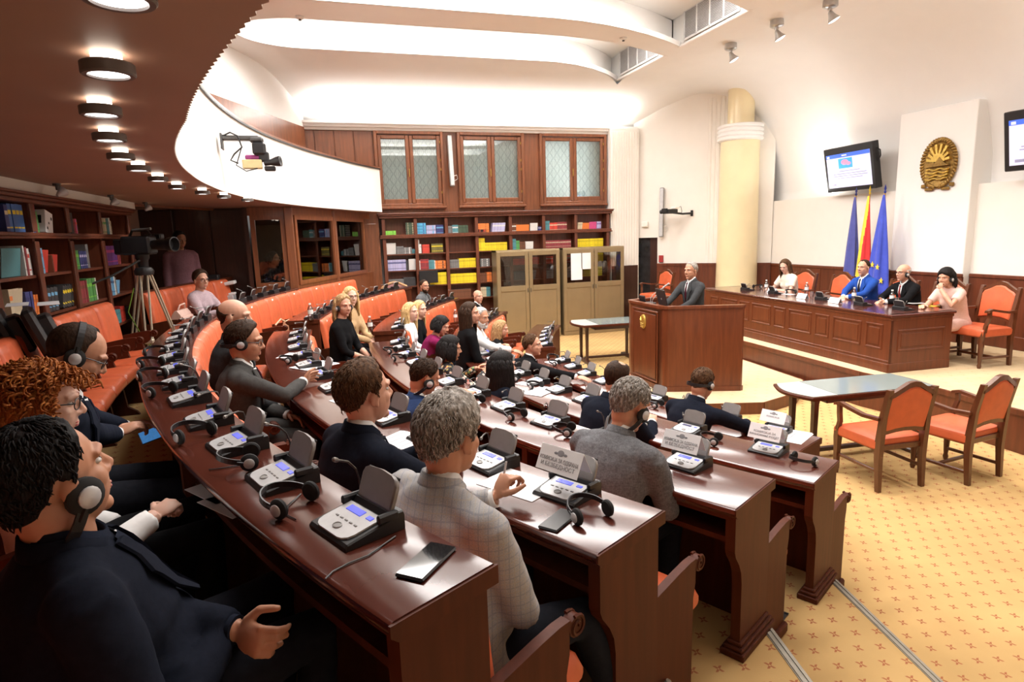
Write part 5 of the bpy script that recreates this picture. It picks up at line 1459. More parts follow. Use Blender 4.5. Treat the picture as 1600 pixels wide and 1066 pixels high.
def hair_mat(name, c, c2=None):
    m, nt, b = nodes(name)
    n = ntex(nt, texco(nt, (1, 1, .25)), 95, 4, .6)
    nt.links.new(ramp(nt, n, [(.35, sc(c, .55)), (.5, c), (.7, c2 or sc(c, 1.7))]), b.inputs['Base Color'])
    b.inputs['Roughness'].default_value = .62; b.inputs['Specular IOR Level'].default_value = .14
    bump(nt, b, n, .6, .006)
    return m
SK = {'fair': skin_mat('fair_skin', (.60, .33, .23)), 'tan': skin_mat('tanned_skin', (.50, .25, .155)), 'pale': skin_mat('pale_skin', (.68, .42, .32)), 'dark': skin_mat('brown_skin', (.30, .15, .09))}  # the last tone is a plain deeper brown
HM = {'black': hair_mat('black_hair', (.011, .009, .009)), 'dkbrown': hair_mat('dark_brown_hair', (.035, .018, .010)), 'brown': hair_mat('brown_hair', (.085, .042, .02)), 'grey': hair_mat('grey_hair', (.26, .23, .20), (.52, .49, .46)),
      'white': hair_mat('white_hair', (.50, .47, .44), (.75, .72, .68)), 'blonde': hair_mat('blonde_hair', (.62, .40, .17), (.85, .65, .36)), 'dkblonde': hair_mat('dark_blonde_hair', (.34, .20, .09), (.6, .42, .22)), 'ginger': hair_mat('ginger_hair', (.30, .085, .018), (.62, .25, .06))}
MT['eye'] = plain('eye_white', (.50, .46, .42), .35); MT['iris'] = plain('dark_iris', (.04, .025, .015), .15); MT['lips'] = plain('lips', (.42, .13, .11), .45); MT['redlips'] = plain('red_lipstick', (.50, .06, .07), .4)
MT['shoe'] = plain('dark_shoe_leather', (.03, .015, .01), .3)
def plaid(name, base, l1, l2, ps):
    m, nt, b = nodes(name)
    co = texco(nt, (1 / ps,) * 3); sp = nt.nodes.new('ShaderNodeSeparateXYZ'); nt.links.new(co, sp.inputs[0])
    def mth(op, a, bb=None):
        n = nt.nodes.new('ShaderNodeMath'); n.operation = op
        for i, q in enumerate((a, bb)):
            if q is None: continue
            if isinstance(q, (int, float)): n.inputs[i].default_value = q
            else: nt.links.new(q, n.inputs[i])
        return n.outputs[0]
    def line(s, o, w): return mth('LESS_THAN', mth('ABSOLUTE', mth('SUBTRACT', mth('FRACT', mth('ADD', s, o)), .5)), w)
    xy = mth('SUBTRACT', mth('MULTIPLY', sp.outputs[1], .8), mth('MULTIPLY', sp.outputs[0], .75))
    a = mth('MAXIMUM', line(sp.outputs[2], 0, .06), line(xy, 0, .06)); c = mth('MAXIMUM', line(sp.outputs[2], .5, .045), line(xy, .5, .045))
    n = ntex(nt, texco(nt), 300, 2)
    bc = ramp(nt, n, [(.3, sc(base, .85)), (.7, sc(base, 1.15))])
    m1 = nt.nodes.new('ShaderNodeMix'); m1.data_type = 'RGBA'; m2 = nt.nodes.new('ShaderNodeMix'); m2.data_type = 'RGBA'
    nt.links.new(mth('MULTIPLY', a, .75), m1.inputs[0]); nt.links.new(bc, m1.inputs[6]); m1.inputs[7].default_value = (*l1, 1)
    nt.links.new(mth('MULTIPLY', c, .6), m2.inputs[0]); nt.links.new(m1.outputs[2], m2.inputs[6]); m2.inputs[7].default_value = (*l2, 1)
    nt.links.new(m2.outputs[2], b.inputs['Base Color']); b.inputs['Roughness'].default_value = .9
    bump(nt, b, n, .15, .002)
    return m
def floral(name):
    m, nt, b = nodes(name)
    v = nt.nodes.new('ShaderNodeTexVoronoi'); v.inputs['Scale'].default_value = 26
    nt.links.new(texco(nt), v.inputs['Vector'])
    hs = nt.nodes.new('ShaderNodeSeparateColor'); nt.links.new(v.outputs['Color'], hs.inputs[0])
    pal = ramp(nt, hs.outputs[0], [(.0, (.6, .5, .3)), (.25, (.75, .7, .62)), (.5, (.5, .1, .08)), (.7, (.15, .28, .10)), (.85, (.7, .35, .1))])
    ds = ramp(nt, v.outputs['Distance'], [(.38, (1, 1, 1)), (.46, (0, 0, 0))])
    mx = nt.nodes.new('ShaderNodeMix'); mx.data_type = 'RGBA'
    nt.links.new(ds, mx.inputs[0]); mx.inputs[6].default_value = (.012, .012, .014, 1); nt.links.new(pal, mx.inputs[7])
    nt.links.new(mx.outputs[2], b.inputs['Base Color']); b.inputs['Roughness'].default_value = .8
    return m
def weave(name, c, k=1.6):
    m, nt, b = nodes(name)
    n = ntex(nt, texco(nt, (1, 1, 3)), 45, 5, .7); n2 = ntex(nt, texco(nt, (3, 3, 1)), 60, 4, .7)
    ad = nt.nodes.new('ShaderNodeMath'); ad.operation = 'ADD'; nt.links.new(n, ad.inputs[0]); nt.links.new(n2, ad.inputs[1])
    hf = nt.nodes.new('ShaderNodeMath'); hf.operation = 'MULTIPLY'; hf.inputs[1].default_value = .5; nt.links.new(ad.outputs[0], hf.inputs[0])
    nt.links.new(ramp(nt, hf.outputs[0], [(.38, sc(c, 1 / k)), (.62, sc(c, k))]), b.inputs['Base Color']); b.inputs['Roughness'].default_value = .95
    return m
CL = {'navy': soft('navy_suit_cloth', (.012, .015, .026)), 'dknavy': soft('dark_navy_cloth', (.010, .012, .020)), 'blue': soft('mid_blue_suit_cloth', (.025, .045, .115)), 'brightblue': soft('bright_blue_suit_cloth', (.020, .065, .30)), 'black': soft('black_suit_cloth', (.009, .009, .010)), 'grey': soft('grey_suit_cloth', (.060, .058, .056)),
      'charcoal': soft('charcoal_suit_cloth', (.045, .046, .048)), 'weave': weave('grey_textured_tweed', (.10, .10, .108)), 'plaid': plaid('pale_checked_tweed', (.33, .32, .32), (.23, .24, .27), (.37, .32, .26), .030), 'white': soft('white_shirt_cloth', (.78, .77, .76), .03), 'plum': soft('plum_jacket_cloth', (.19, .014, .07)), 'floral': floral('floral_blouse_cloth'),
      'beige': soft('beige_cloth', (.50, .33, .18)), 'lilac': soft('lilac_jacket_cloth', (.45, .34, .37)), 'palepink': soft('pale_pink_blouse_cloth', (.72, .48, .42), .05), 'cream': soft('cream_blouse_cloth', (.75, .66, .56), .05), 'mauve': soft('mauve_shirt_cloth', (.20, .10, .12)), 'midgrey': plaid('grey_checked_cloth', (.10, .105, .11), (.06, .06, .065), (.16, .16, .16), .04), 'trouser': soft('dark_trouser_cloth', (.014, .015, .02)), 'jeans': soft('dark_jeans_cloth', (.02, .025, .035)), 'tie': soft('burgundy_tie_silk', (.05, .008, .015)), 'darktie': soft('navy_tie_silk', (.015, .015, .03)), 'striped': soft('red_striped_tie', (.25, .03, .03), .5, 40)}
HELL = [((-.012, 0, .035), (.098, .076, .088)), ((.022, 0, -.03), (.072, .064, .083)), ((-.03, 0, -.045), (.06, .058, .07))]
def head_r(d):
    o = Vector((-.008, 0, .02)); best = 0
    for c, r in HELL:
        p = Vector(((o.x - c[0]) / r[0], (o.y - c[1]) / r[1], (o.z - c[2]) / r[2])); q = Vector((d.x / r[0], d.y / r[1], d.z / r[2]))
        a = q.dot(q); b = p.dot(q); k = p.dot(p) - 1; D = b * b - a * k
        if D > 0: best = max(best, (-b + math.sqrt(D)) / a)
    return best
HLINE = [(0, 50), (22, 49), (40, 40), (55, 26), (68, 12), (78, -2), (84, -14), (92, -12), (97, 6), (104, 8), (112, -8), (122, -24), (140, -36), (180, -40)]
def add_head(m, T, ears=True, fem=False):
    def E(c, r, n=14, k=10, R=None): m.ell(c, r, T, n, k, R)
    for c, r in HELL: E(c, r, 20, 14)
    E((.028, 0, -.078), (.050, .046 if not fem else .040, .036)); E((.068, 0, -.098), (.020, .022 if not fem else .017, .018)); 
    m.tube([(.084, 0, .024), (.096, 0, .0), (.108, 0, -.022), (.104, 0, -.032)], [.0085, .0095, .012, .009], 8, T)
    for s in (-1, 1):
        E((.094, s * .012, -.028), (.011, .009, .009), 8, 6); E((.054, s * .036, -.022), (.026, .024, .028), 12, 9)
        m.tube([(.066, s * .050, .026), (.084, s * .030, .034), (.090, s * .008, .030)], [.009, .011, .010], 8, T)
        if ears:
            R = Matrix.Rotation(s * rad(18), 3, 'Z') @ Matrix.Rotation(rad(12), 3, 'Y')
            E((-.010, s * .079, -.004), (.019, .009, .032), 10, 8, R); E((-.003, s * .080, -.028), (.009, .008, .011), 8, 6)
    E((.084, 0, -.057), (.013, .021, .0065), 10, 6); E((.083, 0, -.068), (.013, .018, .0075), 10, 6)
def hair_cap(T, mat, parent, st, res=(56, 34)):
    nu, nv = res; m = MB(); vs = []; t0 = st.get('t', .014); sd = st.get('seed', 0)
    o = Vector((-.008, 0, .02))
    for j in range(nv + 1):
        el = -75 + 165 * j / nv
        for i in range(nu):
            az = 360 * i / nu - 180; a = abs(az)
            d = Vector((math.cos(rad(el)) * math.cos(rad(az)), math.cos(rad(el)) * math.sin(rad(az)), math.sin(rad(el))))
            hl = lerp(HLINE, a)
            if a < 75: hl += st.get('recede', 0) * (1 - .25 * (a < 12)) + (st.get('temple', 0) if 20 < a < 60 else 0)
            if st.get('low'): hl = min(hl, lerp([(0, st.get('front', 50)), (40, st.get('front', 50) - 16), (60, 0), (75, -35), (180, -60)], a))
            k = max(-1, min(1, (el - hl) / 5))
            if 'bald' in st:
                top = st['bald'] + (25 if a > 120 else 0) * (a - 120) / 60 if a > 120 else st['bald']
                k = min(k, max(-1, min(1, (top - el) / 6)))
            ns = noise.noise(Vector((d.x * 22 + sd, d.y * 22, d.z * 9))) * .5 + noise.noise(Vector((d.x * 7, d.y * 7 + sd, d.z * 4)))
            th = t0 * (.75 + .25 * max(0, math.sin(rad(el)))) + st.get('top', 0) * max(0, math.sin(rad(el))) * max(0, math.cos(rad(az * .5))) + st.get('rough', .003) * ns
            r = head_r(d)
            r += th * k if k > 0 else .010 * k
            p = o + d * r
            if k < -.2: p = o + d * min(r, head_r(d) - .004)
            vs.append(T @ p)
    fs = []
    for j in range(nv):
        for i in range(nu):
            k = (i + 1) % nu; fs.append((j * nu + i, j * nu + k, j * nu + nu + k, j * nu + nu + i))
    fs.append(tuple(range(nu))[::-1]); fs.append(tuple(range(nv * nu, nv * nu + nu)))
    m.add(vs, fs)
    if st.get('long'):
        rnd = random.Random(sd + 5); L = st['long']; n = st.get('n', 70); vol = st.get('vol', 1)
        for q in range(n):
            az = (1 if q % 2 else -1) * (st.get('azmin', 70) + (180 - st.get('azmin', 70)) * (q + .5) / n); el = rnd.uniform(-5, 45)
            d = Vector((math.cos(rad(el)) * math.cos(rad(az)), math.cos(rad(el)) * math.sin(rad(az)), math.sin(rad(el))))
            p0 = o + d * (head_r(d) + t0 * .5)
            d2 = Vector((math.cos(rad(az)), math.sin(rad(az)), 0)); p1 = o + d2 * (head_r(d2) + t0 * .9 * vol) + Vector((0, 0, -.02))
            e = Vector((-.035 + .6 * p1.x if abs(az) > 110 else p1.x * .8, p1.y * 1.12, -L * rnd.uniform(.85, 1.05)))
            mid = (p1 + e) / 2 + Vector((math.cos(rad(az)), math.sin(rad(az)), 0)) * .012 * vol
            w = st.get('wave', .004)
            pts = [p0, (p0 + p1) / 2 + d * .008, p1]
            for s in range(1, 7):
                f = s / 6; b = p1 * (1 - f) ** 2 + mid * 2 * f * (1 - f) + e * f * f
                pts.append(b + Vector((rnd.uniform(-1, 1), rnd.uniform(-1, 1), 0)) * w + Vector((math.sin(f * 9 + q), math.cos(f * 9 + q), 0)) * w * st.get('curl', 0))
            m.tube(pts, [.008, .014, .016, .016, .016, .015, .013, .010, .005], 6, T)
    if st.get('curly'):
        rnd = random.Random(3)
        for q in range(620):
            az = rnd.uniform(-180, 180); el = rnd.uniform(-35, 88)
            if abs(az) < 62 and el < 46: continue
            d = Vector((math.cos(rad(el)) * math.cos(rad(az)), math.cos(rad(el)) * math.sin(rad(az)), math.sin(rad(el))))
            base = o + d * (head_r(d) + rnd.uniform(.008, .034)); dirn = (d * .8 + Vector((0, 0, -.9 - .5 * (el < 20)))).normalized()
            u = dirn.orthogonal().normalized(); w = dirn.cross(u); pts = []; ph = rnd.uniform(0, 6); ln = rnd.uniform(.05, .11); rr = rnd.uniform(.006, .010)
            for s in range(15):
                f = s / 14; pts.append(base + dirn * ln * f + (u * math.cos(ph + f * 15) + w * math.sin(ph + f * 15)) * rr)
            m.tube(pts, [.0026 * (1 - abs(s / 14 - .5)) + .0012 for s in range(15)], 4, T)
    if st.get('tuft'):   # short combed clumps lying over the cap
        rnd = random.Random(sd + 11)
        for q in range(st['tuft'] * 3):
            az = rnd.uniform(-180, 180); el = rnd.uniform(-32, 85); a = abs(az)
            if el < lerp(HLINE, a) + 12 + (st.get('recede', 0) if a < 75 else 0): continue
            d = Vector((math.cos(rad(el)) * math.cos(rad(az)), math.cos(rad(el)) * math.sin(rad(az)), math.sin(rad(el))))
            pts = []
            for s in range(4):
                e2 = el - s * 4 if a > 60 else el + s * 4; a2 = az + rnd.uniform(-1, 1) * 2.5
                d3 = Vector((math.cos(rad(e2)) * math.cos(rad(a2)), math.cos(rad(e2)) * math.sin(rad(a2)), math.sin(rad(e2))))
                pts.append(o + d3 * (head_r(d3) + t0 * (.8 + .25 * math.sin(s)) + rnd.uniform(0, .003)))
            m.tube(pts, [.001, .0024, .0020, .0006], 4, T)
    return m.build('hair', mat, parent, 'all')
def ik(S, Tt, l1, l2, hint):
    d = Tt - S; L = min(d.length, (l1 + l2) * .995); d = d.normalized()
    a = (l1 * l1 - l2 * l2 + L * L) / (2 * L); h = math.sqrt(max(0, l1 * l1 - a * a))
    n = hint - d * hint.dot(d); n = n.normalized() if n.length > 1e-5 else d.orthogonal().normalized()
    return S + d * a + n * h, S + d * L
def add_hand(m, W, d, n, side, curl=.35, k=1.0):
    # W wrist, d pointing to the fingers, n = palm normal (the way the palm faces), side = towards the thumb
    d = d.normalized(); s = side - d * side.dot(d); s = s.normalized(); n = d.cross(s) * (1 if d.cross(s).dot(n) > 0 else -1)
    R = Matrix((d, s, n)).transposed()
    m.ell(W + d * .045 * k, (.050 * k, .040 * k, .0155 * k), None, 12, 8, R)
    for i, (o, L) in enumerate(((.030, .92), (.010, 1.0), (-.011, .94), (-.031, .76))):
        p = W + d * .078 * k + s * o * k * .95; c = 0; pts = [p - d * .02 * k, p]
        sp = s * (o * 1.2)
        for l in (.042, .027, .021):
            c += curl * (1.0 + .15 * i); q = (d * math.cos(c) + n * math.sin(c) + sp).normalized(); p = p + q * l * L * k; pts.append(p)
        m.tube(pts, [.0085 * k, .0092 * k, .0085 * k, .0078 * k, .0062 * k], 8)
    p = W + d * .025 * k + s * .030 * k
    q = (d * .6 + s * .75 + n * .25).normalized(); p2 = p + q * .042 * k; q2 = (d * .9 + s * .25 + n * (.25 + curl * .4)).normalized()
    m.tube([p - s * .012 * k, p, p2, p2 + q2 * .03 * k, p2 + q2 * .048 * k], [.013 * k, .0125 * k, .011 * k, .0095 * k, .007 * k], 8)
TOR = [(-.22, .175, .135), (-.05, .182, .135), (.15, .162, .118), (.35, .160, .116), (.55, .172, .122), (.72, .182, .122), (.86, .175, .105), (.95, .12, .08), (1.02, .065, .062)]
def person(label, pos, rz, floor, sh=.46, lean=4, hunch=6, head=(0, 0, 0), hands=None, feet=None, fat=1.0, k=1.0, sw=1.0, skin='fair', top='navy', kind='suit', bottom='trouser', hair=None, haircol='dkbrown', glasses=False, vox=.016, fvox=.006, tie='tie', stand=False, beard=None, lips='lips', hp=None, sleeves=1.0, curl=.35, torso_k=1.0, neckr=.053, group=None, shirt='white', handdir=None, twist=0, roll=0):
    root = empty('person', (pos[0], pos[1], floor), rz, label, 'person', group)
    fem = kind in ('blouse', 'dress')
    hipz = (.93 if stand else sh + .10) * 1.0
    hip = Vector((0, 0, hipz)); TL = .50 * torso_k
    def spine(f):
        a0 = rad(lean); a1 = rad(lean + hunch); n = 6; p = hip.copy(); st = f / n
        for i in range(n):
            a = a0 + (a1 - a0) * max(0, min(1, f * (i + .5) / n)); p = p + Vector((math.sin(a), 0, math.cos(a))) * (TL * st)
        a = a0 + (a1 - a0) * max(0, min(1, f)); p = p + Vector((0, math.sin(rad(roll)) * f * TL, 0))
        return p, Vector((math.sin(a), 0, math.cos(a)))
    def ring(f, hw, hd, n=20, infl=0.0):
        c, u = spine(f); fw = Vector((u.z, 0, -u.x)); out = []
        tw = rad(twist) * max(0, f)
        for i in range(n):
            a = 2 * PI * i / n; y, x = math.sin(a) * (hw + infl), math.cos(a) * (hd + infl)
            e = 1.0
            y2, x2 = y * math.cos(tw) + x * math.sin(tw), x * math.cos(tw) - y * math.sin(tw)
            out.append(c + fw * x2 + Vector((0, y2, 0)))
        return out
    tor = [(f, hw * (1 + (fat - 1) * (1.0 if f < .6 else .5)) * (.90 if fem else 1), hd * (1 + (fat - 1) * (1.5 if f < .6 else .6)) * (.92 if fem else 1)) for f, hw, hd in TOR]
    nb, nu_ = spine(1.0); ch, cu = spine(.86); fw = Vector((cu.z, 0, -cu.x))
    swd = .178 * sw * (.9 if fem else 1)
    S = {}
    for s in (-1, 1):
        tw = rad(twist) * .86
        S[s] = ch + Vector((0, s * swd * math.cos(tw), 0)) + fw * (s * swd * math.sin(tw)) + cu * .01
    # head frame
    hy, hp_, hr = head
    Hc = nb + nu_ * .075 + Vector((math.sin(rad(lean + hunch + hp_ * .35)) * .075 + .012, 0, .075)) 
    Rm = Matrix.Rotation(rad(hy), 4, 'Z') @ Matrix.Rotation(rad(hp_), 4, 'Y') @ Matrix.Rotation(rad(hr), 4, 'X')
    HT = Matrix.Translation(Hc) @ Rm @ Matrix.Scale(k, 4)
    # ---- body: one continuous skin surface
    b = MB()
    b.tube([hip, spine(.35)[0], spine(.7)[0], spine(.95)[0]], [.09, .075, .085, .06], 10)
    b.tube([spine(.9)[0], nb + nu_ * .02, HT @ Vector((-.02, 0, -.06)), HT @ Vector((-.012, 0, .0))], [.062, neckr, neckr * .98, .05], 14)
    b.tube([S[-1], ch - cu * .03, S[1]], [.03, .04, .03], 10)
    add_head(b, HT, True, fem)
    arms = {}
    hands = hands or {}
    inv = root.matrix_basis.inverted() if False else (Matrix.Translation(Vector((pos[0], pos[1], floor))) @ Matrix.Rotation(rz, 4, 'Z')).inverted()
    for s in (-1, 1):
        spec = hands.get(s, (.27, s * .07, sh + .17))
        hint = Vector((-.35, s * .75, -.8)); dirn = None
        if isinstance(spec, dict): hint = Vector(spec.get('hint', hint)); dirn = spec.get('dir'); cu_ = spec.get('curl', curl); spec = spec['p']
        else: cu_ = curl
        Tt = inv @ Vector(spec[1:]) if spec[0] == 'w' else Vector(spec)
        E, Wp = ik(S[s], Tt, .295, .255, hint)
        arms[s] = (S[s], E, Wp)
        b.tube([S[s], (S[s] + E) / 2, E, (E + Wp) / 2, Wp], [.032, .038, .036, .036, .026], 10)
        d = (Wp - E).normalized()
        if dirn: d = Vector(dirn).normalized()
        side = Vector((0, -s, .3)) if abs(d.y) < .8 else Vector((.3, 0, .8))
        add_hand(b, Wp, d, Vector((0, -s * .2, -1)), side, cu_, .94 if fem else 1.0)
    legs = {}
    for s in (-1, 1):
        hj = hip + Vector((.01, s * .09, -.02))
        spec = (feet or {}).get(s, (.40, s * .12, .085) if not stand else (.0, s * .10, .085))
        K, A = ik(hj, Vector(spec), .43, .42, Vector((1, s * .12, .7)))
        legs[s] = (hj, K, A); b.tube([hj, K, A, A + Vector((.08, 0, -.05))], [.06, .048, .035, .03], 8)
    pend(b, 'body', SK[skin], root, fvox, 2)
    # ---- clothing
    c = MB()
    infl = .012
    rings = [ring(f if not (stand and f < 0) else f * 1.4, hw, hd, 22, infl) for f, hw, hd in tor]
    c.loft(rings)
    if fat > 1.1:
        bp, bu = spine(.18); c.ell(bp + Vector((.07, 0, 0)), (.13 * fat, .17 * fat, .18), None, 16, 12)
    if fem:
        bp, bu = spine(.62)
        for s in (-1, 1): c.ell(bp + Vector((bu.z, 0, -bu.x)) * .085 + Vector((0, s * .065, 0)), (.055, .062, .062), None, 12, 8)
    ak = 1 + (fat - 1) * .5
    c.tube([S[-1] - cu * .005, ch * .5 + S[-1] * .5 + cu * .012, ch + cu * .02, ch * .5 + S[1] * .5 + cu * .012, S[1] - cu * .005], [.058, .068, .078, .068, .058], 14)
    for s in (-1, 1):
        S0, E, Wp = arms[s]
        c.ell(S0 + Vector((0, -s * .012, -.012)), (.066 * ak, .062 * ak, .066 * ak), None, 14, 10)
        if sleeves >= 1: c.tube([S0, (S0 * .6 + E * .4), E, E * .5 + Wp * .5, Wp * .93 + E * .07], [.064 * ak, .060 * ak, .052 * ak, .047 * ak, .040 * ak], 14)
        elif sleeves > .4: c.tube([S0, (S0 * .6 + E * .4), E, E * .6 + Wp * .4], [.060 * ak, .055 * ak, .048 * ak, .045 * ak], 14)
        else: c.tube([S0, (S0 * .6 + E * .4), S0 * .35 + E * .65], [.062 * ak, .060 * ak, .056 * ak], 14)
    cloth = CL[top]
    pend(c, 'jacket' if kind == 'suit' else ('shirt' if kind == 'shirt' else 'blouse'), cloth, root, vox, 5, .005 if vox < .02 else .003)
    t = MB()
    if stand: t.loft([ring(f * 1.0, hw, hd, 18, .004) for f, hw, hd in [(-.30, .165, .12), (-.1, .165, .12), (.1, .155, .11)]])
    else: t.ell(hip + Vector((.0, 0, -.02)), (.155 * fat, .175 * fat, .105), None, 16, 10)
    for s in (-1, 1):
        hj, K, A = legs[s]; lk = 1 + (fat - 1) * .4
        t.tube([hj, hj * .5 + K * .5, K, K * .5 + A * .5, A + Vector((0, 0, -.01))], [.088 * lk, .080 * lk, .064 * lk, .056, .052], 14)
    if kind == 'dress':
        t.tube([hip + Vector((.05, 0, -.02)), (legs[-1][1] + legs[1][1]) / 2], [.15, .12], 14)
    pend(t, 'trousers' if kind != 'dress' else 'skirt', CL[bottom], root, vox, 4, .004)
    for s in (-1, 1):
        hj, K, A = legs[s]; m = MB()
        m.loft([[A + Vector((x, y * w, z)) for y, z in ((-1, -.082), (-1, -.05), (-.7, zt2), (.7, zt2), (1, -.05), (1, -.082))] for x, w, zt2 in ((-.065, .025, -.02), (-.05, .036, .0), (.02, .042, .0), (.10, .048, -.035), (.17, .042, -.045), (.20, .02, -.06))])
        m.build('shoe', MT['shoe'], root, 60)
    # collars, lapels, shirt front and tie
    def front(f, y, out=.0):
        for (f0, w0, d0), (f1, w1, d1) in zip(tor, tor[1:]):
            if f <= f1:
                q = (f - f0) / (f1 - f0); hw, hd = w0 + (w1 - w0) * q + infl, d0 + (d1 - d0) * q + infl; break
        c0, u = spine(f); fw_ = Vector((u.z, 0, -u.x)); tw = rad(twist) * f
        yy = max(-hw * .97, min(hw * .97, y)); x = hd * math.sqrt(1 - (yy / hw) ** 2) + out
        if fat > 1.1 and f < .5: x += .10 * (fat - 1) / .25 * max(0, 1 - abs(f - .18) / .4) * max(0, 1 - (y / .2) ** 2)
        return c0 + fw_ * (x * math.cos(tw) - yy * math.sin(tw)) + Vector((0, yy * math.cos(tw) + x * math.sin(tw), 0))
    def collar(r0, z0, z1, th, mat, name, a0=-180, a1=180, tip=0):
        m = MB(); rings = []
        n = 28
        for i in range(n + 1):
            a = rad(a0 + (a1 - a0) * i / n); u = nu_; fw_ = Vector((u.z, 0, -u.x))
            d = fw_ * math.cos(a) + Vector((0, math.sin(a), 0)); fr = max(0, math.cos(a))
            ctr = nb + fw_ * .012
            zb2, zt2 = z0 - .035 * fr - tip * fr, z1 - .045 * fr
            rings.append([ctr + u * zb2 + d * (r0 + .012), ctr + u * zt2 + d * (r0 - .004), ctr + u * (zt2 + .004) + d * (r0 + th * .6), ctr + u * zb2 + d * (r0 + .012 + th)])
        m.loft(rings, None, True); m.build(name, mat, root, 'all')
    if kind == 'suit':
        collar(neckr + .003, -.015, .058, .006, CL[shirt], 'shirt_collar', -172, 172)
        collar(neckr + .012, -.035, .044, .012, cloth, 'jacket_collar', 40, 320)
        m = MB(); rows = []
        for f, w in ((1.0, .040), (.93, .046), (.8, .040), (.62, .026), (.45, .006)):
            rows.append([front(f, w * q, .010 - .004 * abs(q)) for q in (-1, -.5, 0, .5, 1)])
        vs = [p for r in rows for p in r]; fs = [(r * 5 + i, r * 5 + i + 1, r * 5 + i + 6, r * 5 + i + 5) for r in range(4) for i in range(4)]
        m.add(vs, fs); m.build('shirt_front', CL[shirt], root, 'all')
        if tie:
            m = MB(); rr = []
            for f, w in ((.99, .012), (.96, .017), (.93, .011), (.8, .018), (.6, .026), (.46, .03)): rr.append([front(f, -w, .014), front(f, 0, .020), front(f, w, .014), front(f, 0, .010)])
            m.loft(rr); m.build('tie', CL[tie], root, 'all')
        for s in (-1, 1):
            m = MB(); rr = []
            for f, y0, y1 in ((.99, .035, .065), (.9, .040, .085), (.80, .036, .105), (.74, .032, .085), (.6, .022, .062), (.45, .004, .022)):
                rr.append([front(f, s * y0, .008), front(f, s * y1, .008), front(f, s * y1, .016), front(f, s * y0, .018)])
            m.loft(rr); m.build('lapel', cloth, root, 30)
        for s in (-1, 1):
            S0, E, Wp = arms[s]; d = (Wp - E).normalized(); m = MB(); m.tube([Wp - d * .04, Wp - d * .004], [.036, .034], 14); m.build('shirt_cuff', CL[shirt], root, True)
    elif kind == 'shirt':
        collar(neckr + .004, -.02, .038, .008, cloth, 'collar', -170, 170)
    # face
    near = fvox < .0055
    m = MB(); mi = MB(); mb_ = MB()
    for s in (-1, 1):
        m.ell((.0715, s * .030, .008), (.0115, .0128, .0062), HT, 12, 8); mi.ell((.0808, s * .030, .008), (.0032, .0054, .0054), HT, 10, 6)
        mb_.tube([(.069, s * .051, .029), (.0845, s * .034, .037), (.0895, s * .015, .033)], [.0018, .0034, .0024], 6, HT)
    m.build('eyes', MT['eye'], root, 'all'); mi.build('irises', MT['iris'], root, 'all'); mb_.build('eyebrows', HM[haircol] if haircol not in ('blonde', 'ginger') else HM['brown'], root, 'all')
    m = MB(); m.ell((.0872, 0, -.0575), (.008, .0205, .0042), HT, 12, 6); m.ell((.0864, 0, -.0665), (.008, .0175, .0052), HT, 12, 6); m.build('lips', MT[lips], root, 'all')
    if hair is not None: hair_cap(HT, HM[haircol], root, hair, (72, 44) if near else (44, 28))
    if beard:
        m = MB(); vs = []; nu2, nv2 = 40, 20; o = Vector((.0, 0, -.04))
        for j in range(nv2 + 1):
            el = -85 + 95 * j / nv2
            for i in range(nu2):
                az = -180 + 360 * i / nu2; d = Vector((math.cos(rad(el)) * math.cos(rad(az)), math.cos(rad(el)) * math.sin(rad(az)), math.sin(rad(el))))
                r = .0
                for c0, r0 in HELL[1:] + [((.028, 0, -.078), (.052, .047, .038)), ((.068, 0, -.098), (.021, .023, .019))]:
                    p = Vector(((o.x - c0[0]) / r0[0], (o.y - c0[1]) / r0[1], (o.z - c0[2]) / r0[2])); q = Vector((d.x / r0[0], d.y / r0[1], d.z / r0[2]))
                    a = q.dot(q); bq = p.dot(q); kk = p.dot(p) - 1; D = bq * bq - a * kk
                    if D > 0: r = max(r, (-bq + math.sqrt(D)) / a)
                lim = lerp([(0, -2), (14, -4), (18, -6), (40, -16), (65, 0), (85, 30), (95, -60)], abs(az))
                kq = max(-1, min(1, (lim - el) / 6)); mouth = abs(az) < 16 and -24 < el < -8
                vs.append(HT @ (o + d * (r + (beard * kq if kq > 0 and not mouth else -.006))))
        fs = [(j * nu2 + i, j * nu2 + (i + 1) % nu2, j * nu2 + nu2 + (i + 1) % nu2, j * nu2 + nu2 + i) for j in range(nv2) for i in range(nu2)]
        m.add(vs, fs); m.build('beard', HM[haircol], root, 'all')
    if glasses:
        m = MB()
        for s in (-1, 1):
            m.tube([(.099 - .012 * abs(math.cos(a) * s + 1) * .5, s * .033 + .024 * math.cos(a), .006 + .018 * math.sin(a)) for a in [2 * PI * i / 18 for i in range(19)]], .0018, 5, HT)
            m.tube([(.090, s * .057, .012), (.05, s * .074, .014), (-.008, s * .082, .010), (-.025, s * .080, -.01)], .002, 5, HT)
        m.tube([(.100, .010, .010), (.104, 0, .014), (.100, -.010, .010)], .0018, 5, HT); m.build('glasses', MT['black'], root, True)
    W4 = Matrix.Translation(Vector((pos[0], pos[1], floor))) @ Matrix.Rotation(rz, 4, 'Z')
    if hp:
        ang, lab = hp
        place_hp(W4 @ HT @ Matrix.Translation((-.008, 0, -.004) if ang < 120 else (.008, 0, -.026)) @ Matrix.Rotation(rad(-ang), 4, 'Y') @ Matrix.Diagonal((1, 1.03, 1.06, 1)), lab)
    root['head'] = tuple(W4 @ Hc)
    return root, W4, HT
